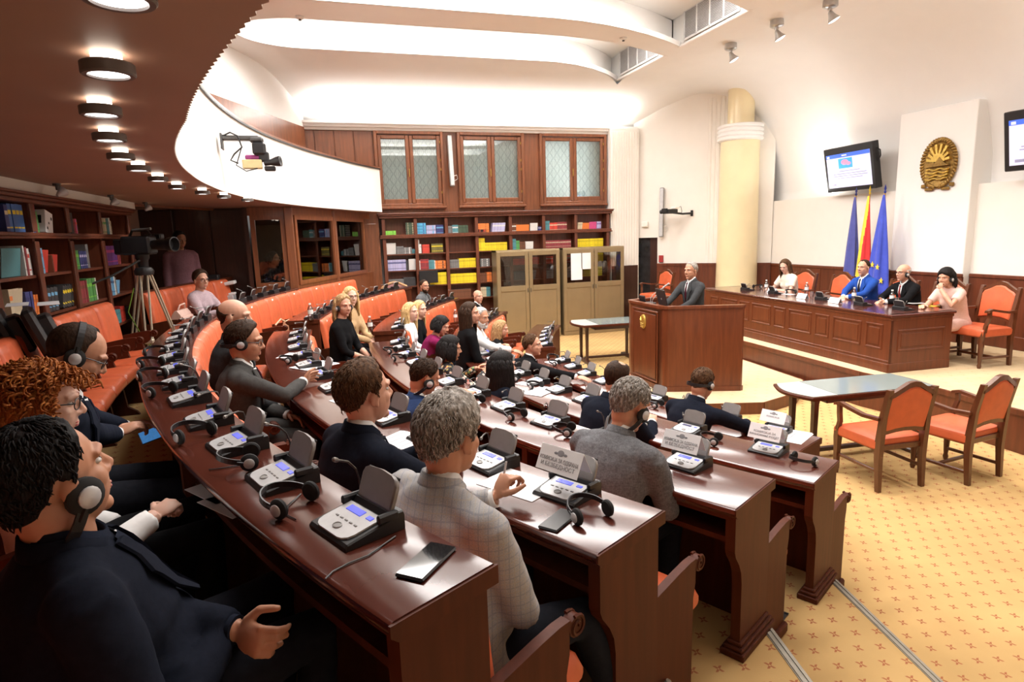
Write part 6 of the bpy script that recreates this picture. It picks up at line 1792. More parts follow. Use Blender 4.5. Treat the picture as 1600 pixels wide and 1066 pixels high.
def headpos(lean, hunch, hp_, sh, tk, stand=False):
    a0, a1 = rad(lean), rad(lean + hunch); n = 6; p = Vector((0, 0, .93 if stand else sh + .10))
    for i in range(n):
        a = a0 + (a1 - a0) * (i + .5) / n; p = p + Vector((math.sin(a), 0, math.cos(a))) * (.5 * tk / n)
    u = Vector((math.sin(a1), 0, math.cos(a1)))
    return p + u * .075 + Vector((math.sin(rad(lean + hunch + hp_ * .35)) * .075 + .012, 0, .075))
def seated(label, px, py, r, floor, turn=0, **kw):
    # sit someone in the curved row at radius r so that the head stands where it does in the room; torso length follows
    lean, hunch, head, sh0 = kw.get('lean', 4), kw.get('hunch', 6), kw.get('head', (0, 0, 0)), kw.get('sh', .44)
    cand = []
    for dr in (0, -.06, .06, -.12, .12, -.18):
        tk = .96; t = None; sh = sh0
        for it in range(5):
            rows = []
            h = headpos(lean, hunch, head[1], sh, tk)
            for q in range(-330, 420, 2):
                th = q / 10; P = pol(r + dr, th, floor)
                w = P + Matrix.Rotation(face_in(th) + rad(turn), 3, 'Z') @ h
                c = (RR.transposed() @ (w - Vector((0, 0, CAMZ)))).z
                if c < .4: continue
                x, y = project(w); rows.append((abs(x - px) + .35 * abs(y - py), th, x, y, c))
            bst = min(rows); t = bst[1]
            for f in range(-20, 21):
                th = bst[1] + f / 100; P = pol(r + dr, th, floor); w = P + Matrix.Rotation(face_in(th) + rad(turn), 3, 'Z') @ h
                x, y = project(w)
                if abs(x - px) < abs(bst[2] - px): bst = (0, th, x, y, bst[4])
            dz = (bst[3] - py) * bst[4] / FPX
            tn = max(.86, min(1.10, tk + dz / .5)); rest = dz - (tn - tk) * .5; tk = tn; sh = max(sh0 - .09, min(sh0 + .06, sh + rest))
        cand.append((abs(sh - sh0) * 3 + abs(tk - .96) + abs(dr) * 1.2 + abs(bst[2] - px) * .02 + abs(bst[3] - py) * .02, r + dr, bst[1], tk, bst[2] - px, bst[3] - py, sh))
    _, r, t, tk, ex, ey, sh = min(cand)
    kw['sh'] = sh
    kw['torso_k'] = tk
    if DBG: print('PERSON', label[:40], 'r %.2f theta %.1f tk %.2f sh %.2f ex %.0f ey %.0f' % (r, t, tk, sh, ex, ey))
    return person(label, pol(r, t, 0), face_in(t) + rad(turn), floor, **kw)

def placed(label, px, py, depth, floor, turn=0, **kw):
    # head at a known point of the room (measured along the line of sight), seat and torso follow
    lean, hunch, head, sh0 = kw.get('lean', 4), kw.get('hunch', 6), kw.get('head', (0, 0, 0)), kw.get('sh', .44)
    P = ray(px, py) / FPX * depth + Vector((0, 0, CAMZ))
    t = math.degrees(math.atan2(P.y - CY, -(P.x - CX))); rz = face_in(t) + rad(turn)
    tk, sh = .96, sh0
    for it in range(5):
        h = headpos(lean, hunch, head[1], sh, tk) + Vector((0, math.sin(rad(kw.get('roll', 0))) * .5 * tk, 0)); dz = P.z - floor - h.z
        tn = max(.84, min(1.12, tk + dz / .5)); rest = dz - (tn - tk) * .5; tk = tn; sh = max(sh0 - .10, min(sh0 + .08, sh + rest))
    h = headpos(lean, hunch, head[1], sh, tk) + Vector((0, math.sin(rad(kw.get('roll', 0))) * .5 * tk, 0)); pos = P - Matrix.Rotation(rz, 3, 'Z') @ h
    kw['torso_k'] = tk; kw['sh'] = sh
    if DBG: print('PLACED', label[:36], 'r %.2f th %.1f tk %.2f sh %.2f hz %.2f want %.2f' % (math.hypot(pos.x - CX, pos.y - CY), t, tk, sh, h.z + floor, P.z))
    return person(label, (pos.x, pos.y), rz, floor, **kw)
def wz(px, py, z): p = at_z(px, py, z); return ('w', p.x, p.y, p.z)
SHORT = dict(t=.012, rough=.003)
hp = lambda a, l: (a, 'black headphones worn by ' + l)
# ---- behind the back desk
placed('heavy-set man in a dark navy suit with headphones, nearest at the left', 82, 752, 1.30, ZA, sh=.44, lean=-12, hunch=10, head=(20, -12, 0), fat=1.28, k=1.06, sw=1.12, skin='tan', top='dknavy', shirt='navy', tie=None, hair=dict(t=.013, rough=.004, tuft=500), haircol='black', vox=.012, fvox=.0045, neckr=.066, hp=hp(145, 'the heavy-set man at the near left'),
       hands={-1: dict(p=wz(345, 1000, 1.48), dir=(.6, .5, -.1), curl=.75), 1: dict(p=wz(372, 985, 1.50), dir=(.2, -.95, 0), curl=.75)})
placed('woman with long curly ginger hair and glasses in a white blouse', 66, 634, 1.95, ZA, lean=-4, hunch=8, head=(-8, 6, 0), kind='blouse', top='white', skin='pale', hair=dict(t=.022, rough=.010, low=1, front=52, curly=1, long=.20, n=60, wave=.014, curl=1.5, vol=1.9, azmin=75), haircol='ginger', glasses=True, vox=.012, fvox=.0045, lips='redlips', sleeves=1.0, bottom='black',
       hands={-1: dict(p=wz(243, 806, 1.52), curl=1.0), 1: (.20, .16, .50)})
placed('balding man in a navy suit with headphones looking down at his phone', 120, 556, 2.42, ZA, lean=4, hunch=14, head=(0, 32, 0), skin='tan', top='navy', tie='darktie', hair=dict(t=.007, rough=.002, recede=24, temple=10), haircol='dkbrown', glasses=True, vox=.012, fvox=.0045, hp=hp(12, 'the balding man looking at his phone'),
       hands={-1: dict(p=wz(222, 690, 1.43), dir=(.9, .2, .25), curl=.5), 1: dict(p=wz(216, 676, 1.45), dir=(.9, -.25, .25), curl=.5)})
# ---- second row, before the back desk
placed('grey-haired man in a pale checked jacket writing at the second desk', 704, 684, 1.90, ZB, lean=3, hunch=12, roll=11, head=(8, 4, 0), skin='tan', top='plaid', tie=None, k=1.03, sw=1.18, fat=1.16, hair=dict(t=.020, rough=.006, top=.014, tuft=700), haircol='grey', vox=.011, fvox=.0045,
       hands={1: dict(p=wz(776, 778, 1.47), curl=.95, hint=(-.2, .9, -.6), dir=(.45, -.1, .75)), -1: dict(p=(.24, .04, .66), curl=.5, hint=(-.25, -1, -.55))}, feet={-1: (.56, -.24, .085), 1: (.42, .12, .085)})
placed('dark-haired man in a dark navy jacket with white shirt collar at the second desk', 572, 616, 2.38, ZB, lean=4, hunch=8, head=(2, -4, 0), skin='fair', top='dknavy', sw=1.06, hair=dict(t=.018, rough=.004, top=.012, recede=6, temple=10, tuft=500, seed=3), haircol='brown', vox=.011, fvox=.0045, hands={1: (.42, .12, .80), -1: dict(p=(.46, -.05, .80), hint=(-.2, -.9, -.5))})
seated('man in a grey suit and glasses with headphones stretching his arm over the second desk', 383, 535, 10.38, ZB, lean=2, hunch=8, turn=-12, head=(-6, 8, 0), skin='tan', top='grey', hair=dict(t=.016, rough=.004, top=.01, tuft=300, seed=5), haircol='dkbrown', glasses=True, vox=.013, fvox=.005, hp=hp(100, 'the man in the grey suit and glasses'),
       hands={-1: dict(p=wz(474, 596, 1.48), hint=(-.1, -.8, -.3), curl=.3), 1: (.30, .10, .60)}, bottom='grey')
seated('bald man in a dark grey suit behind the man in grey', 367, 497, 10.38, ZB, lean=0, hunch=8, head=(-20, 4, 0), skin='fair', top='charcoal', hair=dict(t=.004, rough=.001, bald=10), haircol='dkbrown', vox=.016, fvox=.006)
# ---- third row
seated('grey-haired man in a grey textured jacket with headphones bending over the third desk', 985, 634, 9.28, ZC, lean=14, hunch=16, head=(-6, 22, 0), skin='tan', top='weave', k=1.04, sw=1.16, fat=1.14, hair=dict(t=.013, rough=.004, tuft=500, seed=8), haircol='grey', vox=.012, fvox=.0045, hp=hp(150, 'the grey-haired man in the textured jacket'),
       hands={-1: dict(p=(.42, -.06, .62), curl=.5), 1: (.42, .08, .62)}, bottom='trouser')
seated('dark-haired man in a blue suit with headphones, head bowed', 664, 592, 9.30, ZC, lean=10, hunch=12, head=(-4, 24, 0), skin='tan', top='blue', hair=dict(t=.010, rough=.003, tuft=300, seed=9), haircol='dkbrown', vox=.014, fvox=.005, hp=hp(150, 'the bowed man in the blue suit'), hands={-1: (.46, -.1, .80), 1: (.44, .1, .80)})
# ---- fourth row
seated('balding man in a dark blue jacket seen from behind at the fourth desk', 965, 592, 8.30, ZD, lean=14, hunch=12, head=(0, 12, 0), skin='fair', top='dknavy', hair=dict(t=.010, rough=.003, bald=62, seed=2), haircol='dkbrown', vox=.014, fvox=.006, sw=1.05, hands={-1: (.50, -.1, .80), 1: (.46, .1, .80)})
seated('woman with long straight black hair in a dark top seen from behind', 786, 574, 8.34, ZD, lean=5, hunch=6, kind='blouse', top='dknavy', skin='fair', hair=dict(t=.022, rough=.002, low=1, front=45, long=.42, n=110, wave=.002, azmin=62, vol=1.1), haircol='black', vox=.016, fvox=.006)
seated('woman with a black bob in a floral blouse', 704, 545, 8.34, ZD, lean=5, hunch=8, head=(-10, 8, 0), kind='blouse', top='floral', skin='tan', hair=dict(t=.024, rough=.003, low=1, front=40, long=.12, n=90, wave=.003, azmin=60, vol=1.2), haircol='black', vox=.016, fvox=.006, hands={-1: (.44, -.1, .80), 1: (.42, .1, .80)})
seated('woman with short black hair in a plum jacket leaning on the fourth desk', 682, 512, 8.30, ZD, lean=14, hunch=12, head=(-14, 24, 0), kind='blouse', top='plum', skin='fair', hair=dict(t=.022, rough=.003, low=1, front=44, long=.09, n=70, wave=.003, azmin=70, vol=1.1), haircol='black', vox=.016, fvox=.006, sw=1.05, lips='redlips', hands={-1: dict(p=(.55, -.12, .80), hint=(-.1, -.9, -.3)), 1: (.45, .1, .80)})
# ---- front row
seated('dark-haired man in a black suit stretching his arm along the front desk', 832, 540, 7.34, 0.0, lean=6, hunch=8, head=(-20, -2, 0), turn=-10, skin='fair', top='black', hair=dict(t=.012, rough=.003, tuft=250, seed=12), haircol='brown', vox=.015, fvox=.006, sw=1.05, hands={-1: dict(p=wz(912, 592, .82), hint=(-.1, -.8, -.2), curl=.2), 1: (.3, .1, .62)})
seated('man with cropped hair and a headset in a dark suit writing at the front desk', 1098, 600, 7.32, 0.0, lean=16, hunch=14, head=(0, 20, 0), skin='tan', top='dknavy', hair=dict(t=.007, rough=.002, tuft=200, seed=14), haircol='brown', vox=.014, fvox=.0055, sw=1.14, k=1.04, hp=hp(100, 'the cropped man at the front desk'), hands={-1: dict(p=wz(1165, 660, .80), hint=(-.1, -.9, -.2), curl=.4), 1: (.46, .1, .80)})
seated('woman with long dark blonde hair in profile at the front desk', 778, 516, 7.36, 0.0, lean=6, hunch=8, head=(-12, 10, 0), kind='blouse', top='black', skin='fair', hair=dict(t=.016, rough=.003, low=1, front=50, long=.28, n=80, wave=.004, azmin=70), haircol='dkblonde', vox=.016, fvox=.006)
# ---- far block
FB_ = [dict(label='man with grey hair and beard in a white shirt in the far block', px=752, py=497, r=8.06, fl=ZD, kind='shirt', top='white', haircol='white', skin='tan', hair=dict(t=.014, rough=.004), beard=.012, lean=8, hunch=10, head=(-30, 4, 0), fat=1.12, hands={-1: dict(p=(.58, -.25, .80), hint=(-.1, -.9, -.2)), 1: (.4, .1, .80)}, turn=-18),
       dict(label='woman with long dark brown hair beside the man in the white shirt', px=735, py=490, r=8.2, fl=ZD, kind='blouse', top='black', haircol='dkbrown', hair=dict(t=.018, rough=.003, low=1, front=48, long=.32, n=80, wave=.003, azmin=65), lean=2, head=(-30, 0, 0)),
       dict(label='blonde woman in a white jacket facing right', px=642, py=488, r=8.60, fl=ZD, kind='blouse', top='white', haircol='blonde', skin='pale', hair=dict(t=.018, rough=.004, low=1, front=50, long=.34, n=90, wave=.006, azmin=72), lean=2, head=(-30, 0, 0), lips='redlips'),
       dict(label='second blonde woman half hidden behind the white-jacketed woman', px=656, py=484, r=8.52, fl=ZD, kind='blouse', top='black', haircol='blonde', skin='pale', hair=dict(t=.016, rough=.004, low=1, front=50, long=.30, n=60, wave=.006, azmin=72), lean=2, head=(-30, 2, 0)),
       dict(label='bearded man with glasses in a grey checked jacket', px=663, py=461, r=9.26, fl=ZC, kind='suit', top='midgrey', haircol='dkbrown', skin='tan', hair=dict(t=.008, rough=.002, recede=6), beard=.008, glasses=True, lean=2, head=(-25, 0, 0), tie=None, shirt='grey'),
       dict(label='bald man in the far block beside the metal cabinet', px=747, py=464, r=8.30, fl=ZD, kind='suit', top='black', skin='fair', hair=dict(t=.003, rough=.001, bald=6), haircol='dkbrown', lean=4, head=(-30, 0, 0)),
       dict(label='woman with dark blonde hair and headphones in a black dress by the aisle', px=537, py=478, r=9.28, fl=ZC, kind='dress', top='black', bottom='black', haircol='dkblonde', skin='fair', hair=dict(t=.016, rough=.003, low=1, front=50, long=.20, n=60, wave=.006, azmin=95), lean=2, head=(-38, 6, 0), hp=hp(150, 'the woman in the black dress'), turn=-20, sleeves=.7, hands={-1: (.30, -.02, .62), 1: (.32, .05, .62)}),
       dict(label='blonde woman with glasses in a beige cardigan behind the woman in black', px=548, py=464, r=9.28, fl=ZC, kind='blouse', top='beige', haircol='blonde', skin='pale', hair=dict(t=.016, rough=.003, low=1, front=50, long=.26, n=70, wave=.004, azmin=72), glasses=True, lean=2, head=(-38, 2, 0), turn=-20, bottom='black', hands={-1: (.34, -.02, .64), 1: (.34, .05, .64)}),
       dict(label='woman with short dark hair and glasses in a lilac jacket in the far back row', px=314, py=438, r=11.30, fl=ZA, kind='blouse', top='lilac', haircol='dkbrown', skin='fair', hair=dict(t=.018, rough=.004, low=0, front=44, top=.01), glasses=True, lean=4, head=(-25, 2, 0), lips='redlips', turn=-12, hands={-1: (.42, -.08, .66), 1: (.42, .06, .66)})]
for d in FB_:
    d = dict(d); lab = d.pop('label'); px, py, r, fl = d.pop('px'), d.pop('py'), d.pop('r'), d.pop('fl')
    d.setdefault('skin', 'fair'); seated(lab, px, py, r, fl, vox=.018, fvox=.0065, **d)
# ---- standing cameraman
person('man in a mauve shirt standing in the shadow behind the tripod', (-1.97, 10.1), rad(-62), ZA, stand=True, lean=0, hunch=6, head=(10, 14, 0), kind='shirt', top='mauve', skin='dark', hair=dict(t=.012, rough=.003), haircol='black', vox=.018, fvox=.0065, hands={1: dict(p=(.05, .24, .82), hint=(-.8, .2, -.3)), -1: dict(p=(.05, -.24, .82), hint=(-.8, -.2, -.3))}, torso_k=1.0)
# ---- interpreters behind the booth glass
person('interpreter with dark hair in black seated behind the booth glass', (-.86, 11.15), rad(-25), ZA, sh=.50, lean=4, hunch=6, head=(0, 0, 0), kind='blouse', top='black', skin='tan', hair=dict(t=.016, rough=.003, low=1, front=48, long=.06, n=40, azmin=80), haircol='black', vox=.02, fvox=.007, torso_k=.95)
person('second interpreter in black and white seated behind the booth glass', (-.62, 11.75), rad(-40), ZA, sh=.54, lean=4, hunch=6, head=(0, 0, 0), kind='suit', top='black', tie=None, skin='dark', hair=dict(t=.016, rough=.003), haircol='black', vox=.02, fvox=.007, torso_k=1.0)
# ---- speaker at the lectern
person('man in a charcoal suit and burgundy tie speaking at the lectern', (5.30, 8.00), rad(188), .15, stand=True, lean=2, hunch=5, head=(8, 0, 0), top='charcoal', skin='tan', hair=dict(t=.010, rough=.003, recede=4, seed=4), haircol='grey', vox=.013, fvox=.005, torso_k=1.08, k=1.04, sw=1.08, hands={-1: (.50, -.14, 1.07), 1: (.45, .16, 1.07)})
# ---- the dais
DZ = dict(vox=.016, fvox=.0055)
person('young long-haired woman in a cream blouse at the far end of the dais desk', (8.25, 9.32), rad(178), ZP, sh=.47, lean=9, hunch=8, head=(25, 22, 0), kind='blouse', top='cream', skin='pale', hair=dict(t=.014, rough=.002, low=1, front=52, long=.36, n=90, wave=.003, azmin=66), haircol='brown', sleeves=.3, hands={-1: (.42, -.14, .79), 1: (.44, .08, .79)}, **DZ)
person('man in a bright blue suit and dark tie at the dais desk', (8.28, 7.68), rad(178), ZP, sh=.47, lean=6, hunch=6, head=(10, 0, 0), top='brightblue', tie='darktie', skin='fair', hair=dict(t=.009, rough=.002, recede=8, temple=8), haircol='dkbrown', torso_k=1.06, hands={-1: dict(p=(.50, .02, .80), hint=(-.1, -.9, -.3)), 1: dict(p=(.50, .08, .80), hint=(-.1, .9, -.3))}, **DZ)
person('bald elderly man in a dark suit and striped tie at the dais desk', (8.28, 6.92), rad(172), ZP, sh=.47, lean=8, hunch=10, head=(4, 2, 0), top='black', tie='striped', skin='fair', glasses=True, hair=dict(t=.006, rough=.002, bald=18), haircol='white', hp=hp(150, 'the bald man on the dais'), hands={-1: dict(p=(.48, .0, .80), hint=(-.1, -.9, -.3)), 1: dict(p=(.50, .08, .80), hint=(-.1, .9, -.3))}, **DZ)
person('black-haired woman in a pale pink blouse resting her chin on her hand', (8.30, 6.22), rad(176), ZP, sh=.47, lean=16, hunch=10, head=(12, 8, 0), kind='blouse', top='palepink', skin='fair', bottom='palepink', hair=dict(t=.022, rough=.003, low=1, front=30, long=.14, n=60, azmin=95), haircol='black', sleeves=.3, hp=hp(150, 'the woman in pale pink'), lips='redlips', hands={1: dict(p=(.40, .07, 1.03), hint=(.3, .8, -1), dir=(-.15, -.35, 1), curl=.9), -1: (.55, -.05, .80)}, **DZ)
flush()
# ================================================================== SMALL THINGS ON THE DESKS
def phone(p, rz, label, lit=None, tilt=None):
    g = empty('phone', p, rz, label, 'phone')
    T = TR((0, 0, .0045), 0, 0, 0) if tilt is None else TR((0, 0, .0045), 0, tilt[0], tilt[1])
    m = MB(); m.box((0, 0, 0), (.158, .074, .0085), T, .004); m.build('case', MT['black'], g)
    m = MB(); m.box((0, 0, .0047), (.150, .068, .0012), T); m.build('screen', lit or MT['black_gloss'], g)
MT['black_gloss'] = plain('black_glass', (.015, .016, .018), .05, 0, .02, 3, 0, .6)
MT['phone_lit'] = plain('lit_blue_phone_screen', (.08, .32, .75), .2, 0, .5, 40, emit=.4)
p = at_z(667, 880, 1.6505); q0, q1 = at_z(640, 905, 1.65), at_z(694, 854, 1.65)
phone(p, math.atan2(q1.y - q0.y, q1.x - q0.x), 'black smartphone with a reflecting screen at the near end of the back desk')
p = at_z(873, 815, 1.4305); q0, q1 = at_z(855, 830, 1.43), at_z(892, 800, 1.43)
phone(p, math.atan2(q1.y - q0.y, q1.x - q0.x), 'dark grey smartphone lying before the console on the second desk', MT['darkmetal'])
p = at_z(246, 678, 1.475); phone(p, rad(20), 'smartphone with a lit blue screen in the hand of the balding man', MT['phone_lit'], (rad(38), rad(-12)))
p = at_z(1222, 660, .7705)
def sheet(px, py, z, w, h, a, label, lines=0, n=1, cat='paper'):
    p = at_z(px, py, z + .0006)
    g = empty('paper_sheet', p, a, label, cat)
    m = MB()
    for k in range(n): m.box((random.uniform(-.006, .006) * (n > 1), random.uniform(-.006, .006) * (n > 1), .0012 + .0022 * k), (w, h, .002), TR((0, 0, 0), random.uniform(-.05, .05) * (n > 1)))
    m.build('sheet', MT['paper'], g)
    if lines:
        m = MB(); zt2 = .0024 + .0022 * (n - 1)
        for k in range(lines): m.box((-w * .03 * (k % 3), h * .38 - h * .76 * k / max(1, lines - 1), zt2), (w * (.8 - .1 * (k % 3)), h * .018, .0006))
        m.build('print', MT['ink'], g)
    return g
def fa(t, a=0): return face_in(t) + a
sheet(812, 757, 1.43, .20, .28, fa(-27, .1), 'white paper sheet under the hand of the man in the checked jacket')
sheet(640, 690, 1.43, .21, .29, fa(-24, .3), 'white papers before the man in the dark navy jacket', 6, 2)
sheet(492, 572, 1.43, .30, .22, fa(-12, .4), 'large white booklet open on the second desk by the grey-suited man', 3, 3)
sheet(455, 556, 1.43, .21, .16, fa(-8, 1.0), 'glossy grey photographs lying on the second desk', 2, 2)
sheet(845, 612, .99, .30, .20, fa(-10, .5), 'white folder of papers on the fourth desk before the black-haired woman', 3, 3)
sheet(820, 600, .99, .10, .16, fa(-9, .4), 'small white slip on the fourth desk beside the folder', 2)
sheet(862, 567, .77, .12, .16, fa(4, .3), 'small stack of white slips at the aisle end of the front desk', 2, 3)
sheet(1238, 682, .77, .30, .22, fa(-25, .1), 'white document on the near end of the front desk', 3, 2)
sheet(742, 556, .99, .21, .15, fa(5, .2), 'white paper before the woman in the plum jacket', 0)
sheet(540, 625, 1.43, .16, .12, fa(-16, .2), 'white handout beside the hand of the grey-suited man', 2)
# paper name cards astride the consoles
def text_mesh(s, size):
    cu = bpy.data.curves.new('lettering', 'FONT'); cu.body = s; cu.size = size; cu.align_x = 'CENTER'; cu.align_y = 'CENTER'; cu.extrude = .0006
    o = bpy.data.objects.new('lettering', cu); COL.objects.link(o)
    dg = bpy.context.evaluated_depsgraph_get(); me = bpy.data.meshes.new_from_object(o.evaluated_get(dg))
    bpy.data.objects.remove(o); return me
def name_card(p, rz, lines, label, w=.20, h=.095, crest=True):
    # local x away from the reader, tent fold along y
    g = empty('name_card', p, rz, label, 'name card')
    a = rad(27)
    m = MB()
    for s in (-1, 1):
        T = TR((0, 0, 0), 0, 0, s * a); m.box((0, 0, -h / 2), (.0016, w, h), T)
    m.build('card', MT['paper'], g)
    # the face towards the reader: normal points to -x
    for k, (s, sz) in enumerate(lines):
        me = text_mesh(s, sz); o = bpy.data.objects.new('lettering', me); COL.objects.link(o); o.parent = g
        me.materials.clear(); me.materials.append(MT['ink'])
        up = Vector((math.sin(a), 0, math.cos(a))); rt = Vector((0, -1, 0)); nn = rt.cross(up)
        B = Matrix((rt, up, nn)).transposed().to_4x4()
        zz = -h * .52 - k * h * .22
        wd = max(v.co.x for v in me.vertices) - min(v.co.x for v in me.vertices); sx = min(1, w * .92 / wd)
        o.matrix_local = Matrix.Translation(up * zz + nn * .0014) @ B @ Matrix.Diagonal((sx, 1, 1, 1))
    if crest:
        m = MB(); T = TR((0, 0, 0), 0, 0, a)
        m.ell((-.0012, 0, -h * .22), (.001, .016, .012), T, 12, 6)
        for s in (-1, 1): m.ell((-.0012, s * .022, -h * .25), (.001, .010, .005), T, 10, 6)
        m.build('printed_crest', MT['ink'], g)
    return g
KOM = [('КОМИСИЈА ЗА ОДБРАНА', .021), ('И БЕЗБЕДНОСТ', .021)]
for row, t, ln, lab in (('B', -27.5, KOM, 'white folded name card on the console by the phone on the second desk'), ('C', -26.9, KOM, 'white folded name card on the nearest console of the third desk'), ('D', -26.7, [('КОМИСИЈА ЗА', .019), ('ФИНАНСИРАЊЕ И БУЏЕТ', .019)], 'white folded name card on the nearest console of the fourth desk'), ('E', -23.4, [('КОМИСИЈА', .018)], 'white folded name card on the nearest console of the front desk')):
    ro, ri, zt_, zf = ROWS[row]; q = pol((ro + ri) / 2 + .005, t, zt_ + .185); d = Vector((math.cos(face_in(t)), math.sin(face_in(t)), 0))
    name_card(q + d * .078, face_in(t), ln, lab)
# ---- on the dais desk
dface = math.atan2(-fn.y, -fn.x)      # seated people look this way
def dcon(s, d, lab):
    c = place_console(onD(s, d), dface + random.uniform(-.1, .1), 2 if s in (1.45, 2.2) else 1, lab, 'consoles on the dais desk'); return c
for s, d, lab in ((3.62, .36, 'black conference console on the dais desk at its far end'), (2.86, .40, 'black conference console on the dais desk before the long-haired woman'), (1.72, .42, 'black conference console on the dais desk before the man in bright blue'), (.92, .42, 'black conference console on the dais desk before the bald man'), (.30, .48, 'black conference console on the dais desk before the woman in pale pink')): dcon(s, d, lab)
def bottle(p, lab):
    g = empty('water_bottle', p, 0, lab, 'bottle')
    m = MB(); m.lathe([(.028, 0), (.032, .006), (.032, .05), (.029, .065), (.032, .08), (.032, .13), (.026, .155), (.013, .178), (.013, .19)], 18); m.build('body', MT['bottle'], g, True)
    m = MB(); m.lathe([(.015, .188), (.015, .206), (0, .207)], 14); m.build('cap', MT['white_plastic'], g, True)
    m = MB(); m.lathe([(.0325, .075), (.0325, .125)], 18, None, False); m.build('label', MT['white_plastic'], g, True)
for px, py, lab in ((1197, 455, 'clear water bottle before the long-haired woman on the dais'), (1260, 460, 'clear water bottle between the woman and the blue suit on the dais'), (1334, 470, 'clear water bottle before the man in bright blue'), (1393, 475, 'clear water bottle before the bald man on the dais')):
    bottle(at_z(px, py, ZT + .0005), lab)
def glass_(p, lab):
    m = MB(); m.lathe([(.024, 0), (.03, .11), (.028, .11), (.022, .006), (0, .006)], 18); o = m.build('drinking_glass', MT['bottle'], None, True, p); tag(o, lab, 'glass')
glass_(at_z(1401, 477, ZT + .0005), 'empty drinking glass beside the bottle before the bald man')
glass_(at_z(1268, 466, ZT + .0005), 'empty drinking glass beside the second bottle on the dais')
for px, py, lab in ((1207, 458, 'white name card before the long-haired woman on the dais'), (1254, 467, 'white name card before the empty dais chair'), (1305, 474, 'white name card before the man in bright blue')):
    p = at_z(px, py, ZT) + Vector((0, 0, .085)); name_card(p, rzf + PI * .0 - PI / 2 + PI if False else dface + PI, [], lab, .21, .09, False)
def dsheet(px, py, w, h, lab, c='paper', a=0):
    p = at_z(px, py, ZT + .0008); m = MB(); m.box((0, 0, .002), (w, h, .004), None); o = m.build('paper_sheet', MT[c], None, False, p, dface + a); tag(o, lab, 'paper')
MT['yellow_pad'] = plain('yellow_paper', (.8, .6, .05), .7)
dsheet(1300, 469, .21, .30, 'white papers under the hands of the man in bright blue', 'paper', .3)
dsheet(1425, 473, .21, .30, 'white papers before the bald man on the dais', 'paper', -.2)
dsheet(1452, 478, .15, .21, 'yellow notepad before the woman in pale pink', 'yellow_pad', .2)
dsheet(1232, 460, .12, .2, 'pale magazine before the empty dais chair', 'paper', .2)
place_hp(Matrix.Translation(at_z(1236, 456, ZT + .037)) @ Matrix.Rotation(1.2, 4, 'Z') @ Matrix.Rotation(rad(78), 4, 'Y'), 'black headphones lying on the dais desk beside the empty chair')
place_hp(Matrix.Translation(at_z(1183, 448, ZT + .037)) @ Matrix.Rotation(.3, 4, 'Z') @ Matrix.Rotation(rad(78), 4, 'Y'), 'black headphones lying at the far end of the dais desk')
for px, py, z, lab in ((486, 500, 1.43, 'clear water bottle at the aisle end of the second desk, far block'), (579, 519, 1.21, 'clear water bottle at the aisle end of the third desk, far block'), (712, 503, .99, 'clear water bottle on the fourth desk of the far block')):
    bottle(at_z(px, py, z + .0005), lab)
sheet(333, 770, 1.475, .10, .24, fa(-24, .2), 'white paper sticking out under the back desk beside the curly-haired woman')
sheet(356, 790, 1.475, .10, .24, fa(-25, .2), 'second white paper sticking out under the back desk, nearer the camera')
# ---- television camera on a tripod
tp = Vector((-1.86, 7.62, ZA))
g = empty('tv_camera_tripod', tp, rad(5), 'pale aluminium tripod standing before the left bookcase', 'tripod')
top = Vector((0, 0, 1.22))
for k in range(3):
    a = rad(30 + 120 * k); d = Vector((math.cos(a), math.sin(a), 0)); s = Vector((-d.y, d.x, 0))
    m = MB()
    for q in (-1, 1): m.tube([top + d * .05 + s * .035 * q, d * .24 + s * .03 * q + Vector((0, 0, .50))], .011, 6); m.tube([d * .235 + s * .018 * q + Vector((0, 0, .54)), d * .36 + s * .016 * q + Vector((0, 0, .02))], .009, 6)
    m.box(tuple(d * .24 + Vector((0, 0, .50))), (.09, .09, .05), None, .01); m.ell(d * .36 + Vector((0, 0, .02)), .02)
    m.build('leg', MT['cream_metal'] if 'cream_metal' in MT else MT.setdefault('cream_metal', plain('pale_aluminium', (.50, .44, .34), .35, .5)), g, True)
m = MB(); m.lathe([(.09, 1.20), (.10, 1.24), (.08, 1.28), (.04, 1.29)], 16); m.lathe([(.05, 1.28), (.055, 1.36), (.07, 1.38), (.07, 1.42)], 14); m.build('head', MT['black'], g, True)
m = MB(); m.tube([(-.02, -.05, 1.36), (-.25, -.25, 1.22), (-.42, -.36, 1.15)], .011, 6); m.build('pan_handle', MT['black'], g, True)
g = empty('tv_camera', tp + Vector((0, 0, 1.4205)), rad(-28), 'black television camera mounted on the tripod', 'camera')
m = MB(); m.box((-.02, 0, .10), (.36, .14, .20), None, .02); m.box((-.24, 0, .09), (.12, .12, .17), None, .015); m.box((.02, 0, .012), (.22, .08, .024), None, .004); m.build('body', MT['black'], g)
m = MB(); m.lathe([(.05, 0), (.055, .08), (.06, .17), (.075, .19), (.08, .26), (.07, .262), (.05, .2), (0, .2)], 18, TR((.16, 0, .10), 0, 0, PI / 2)); m.build('lens', MT['black'], g, True)
m = MB(); m.tube([(-.12, 0, .20), (-.08, 0, .26), (.10, 0, .26), (.14, 0, .20)], .014, 8); m.build('handle', MT['black'], g, True)
m = MB(); m.box((.12, .10, .19), (.16, .07, .06), None, .012); m.tube([(.05, .1, .19), (-.02, .1, .19)], .028, 10); m.build('viewfinder', MT['black'], g)
m = MB(); m.tube([(.0, -.08, .26), (.22, -.08, .27)], .014, 8); m.build('camera_microphone', MT['darkmetal'], g, True)
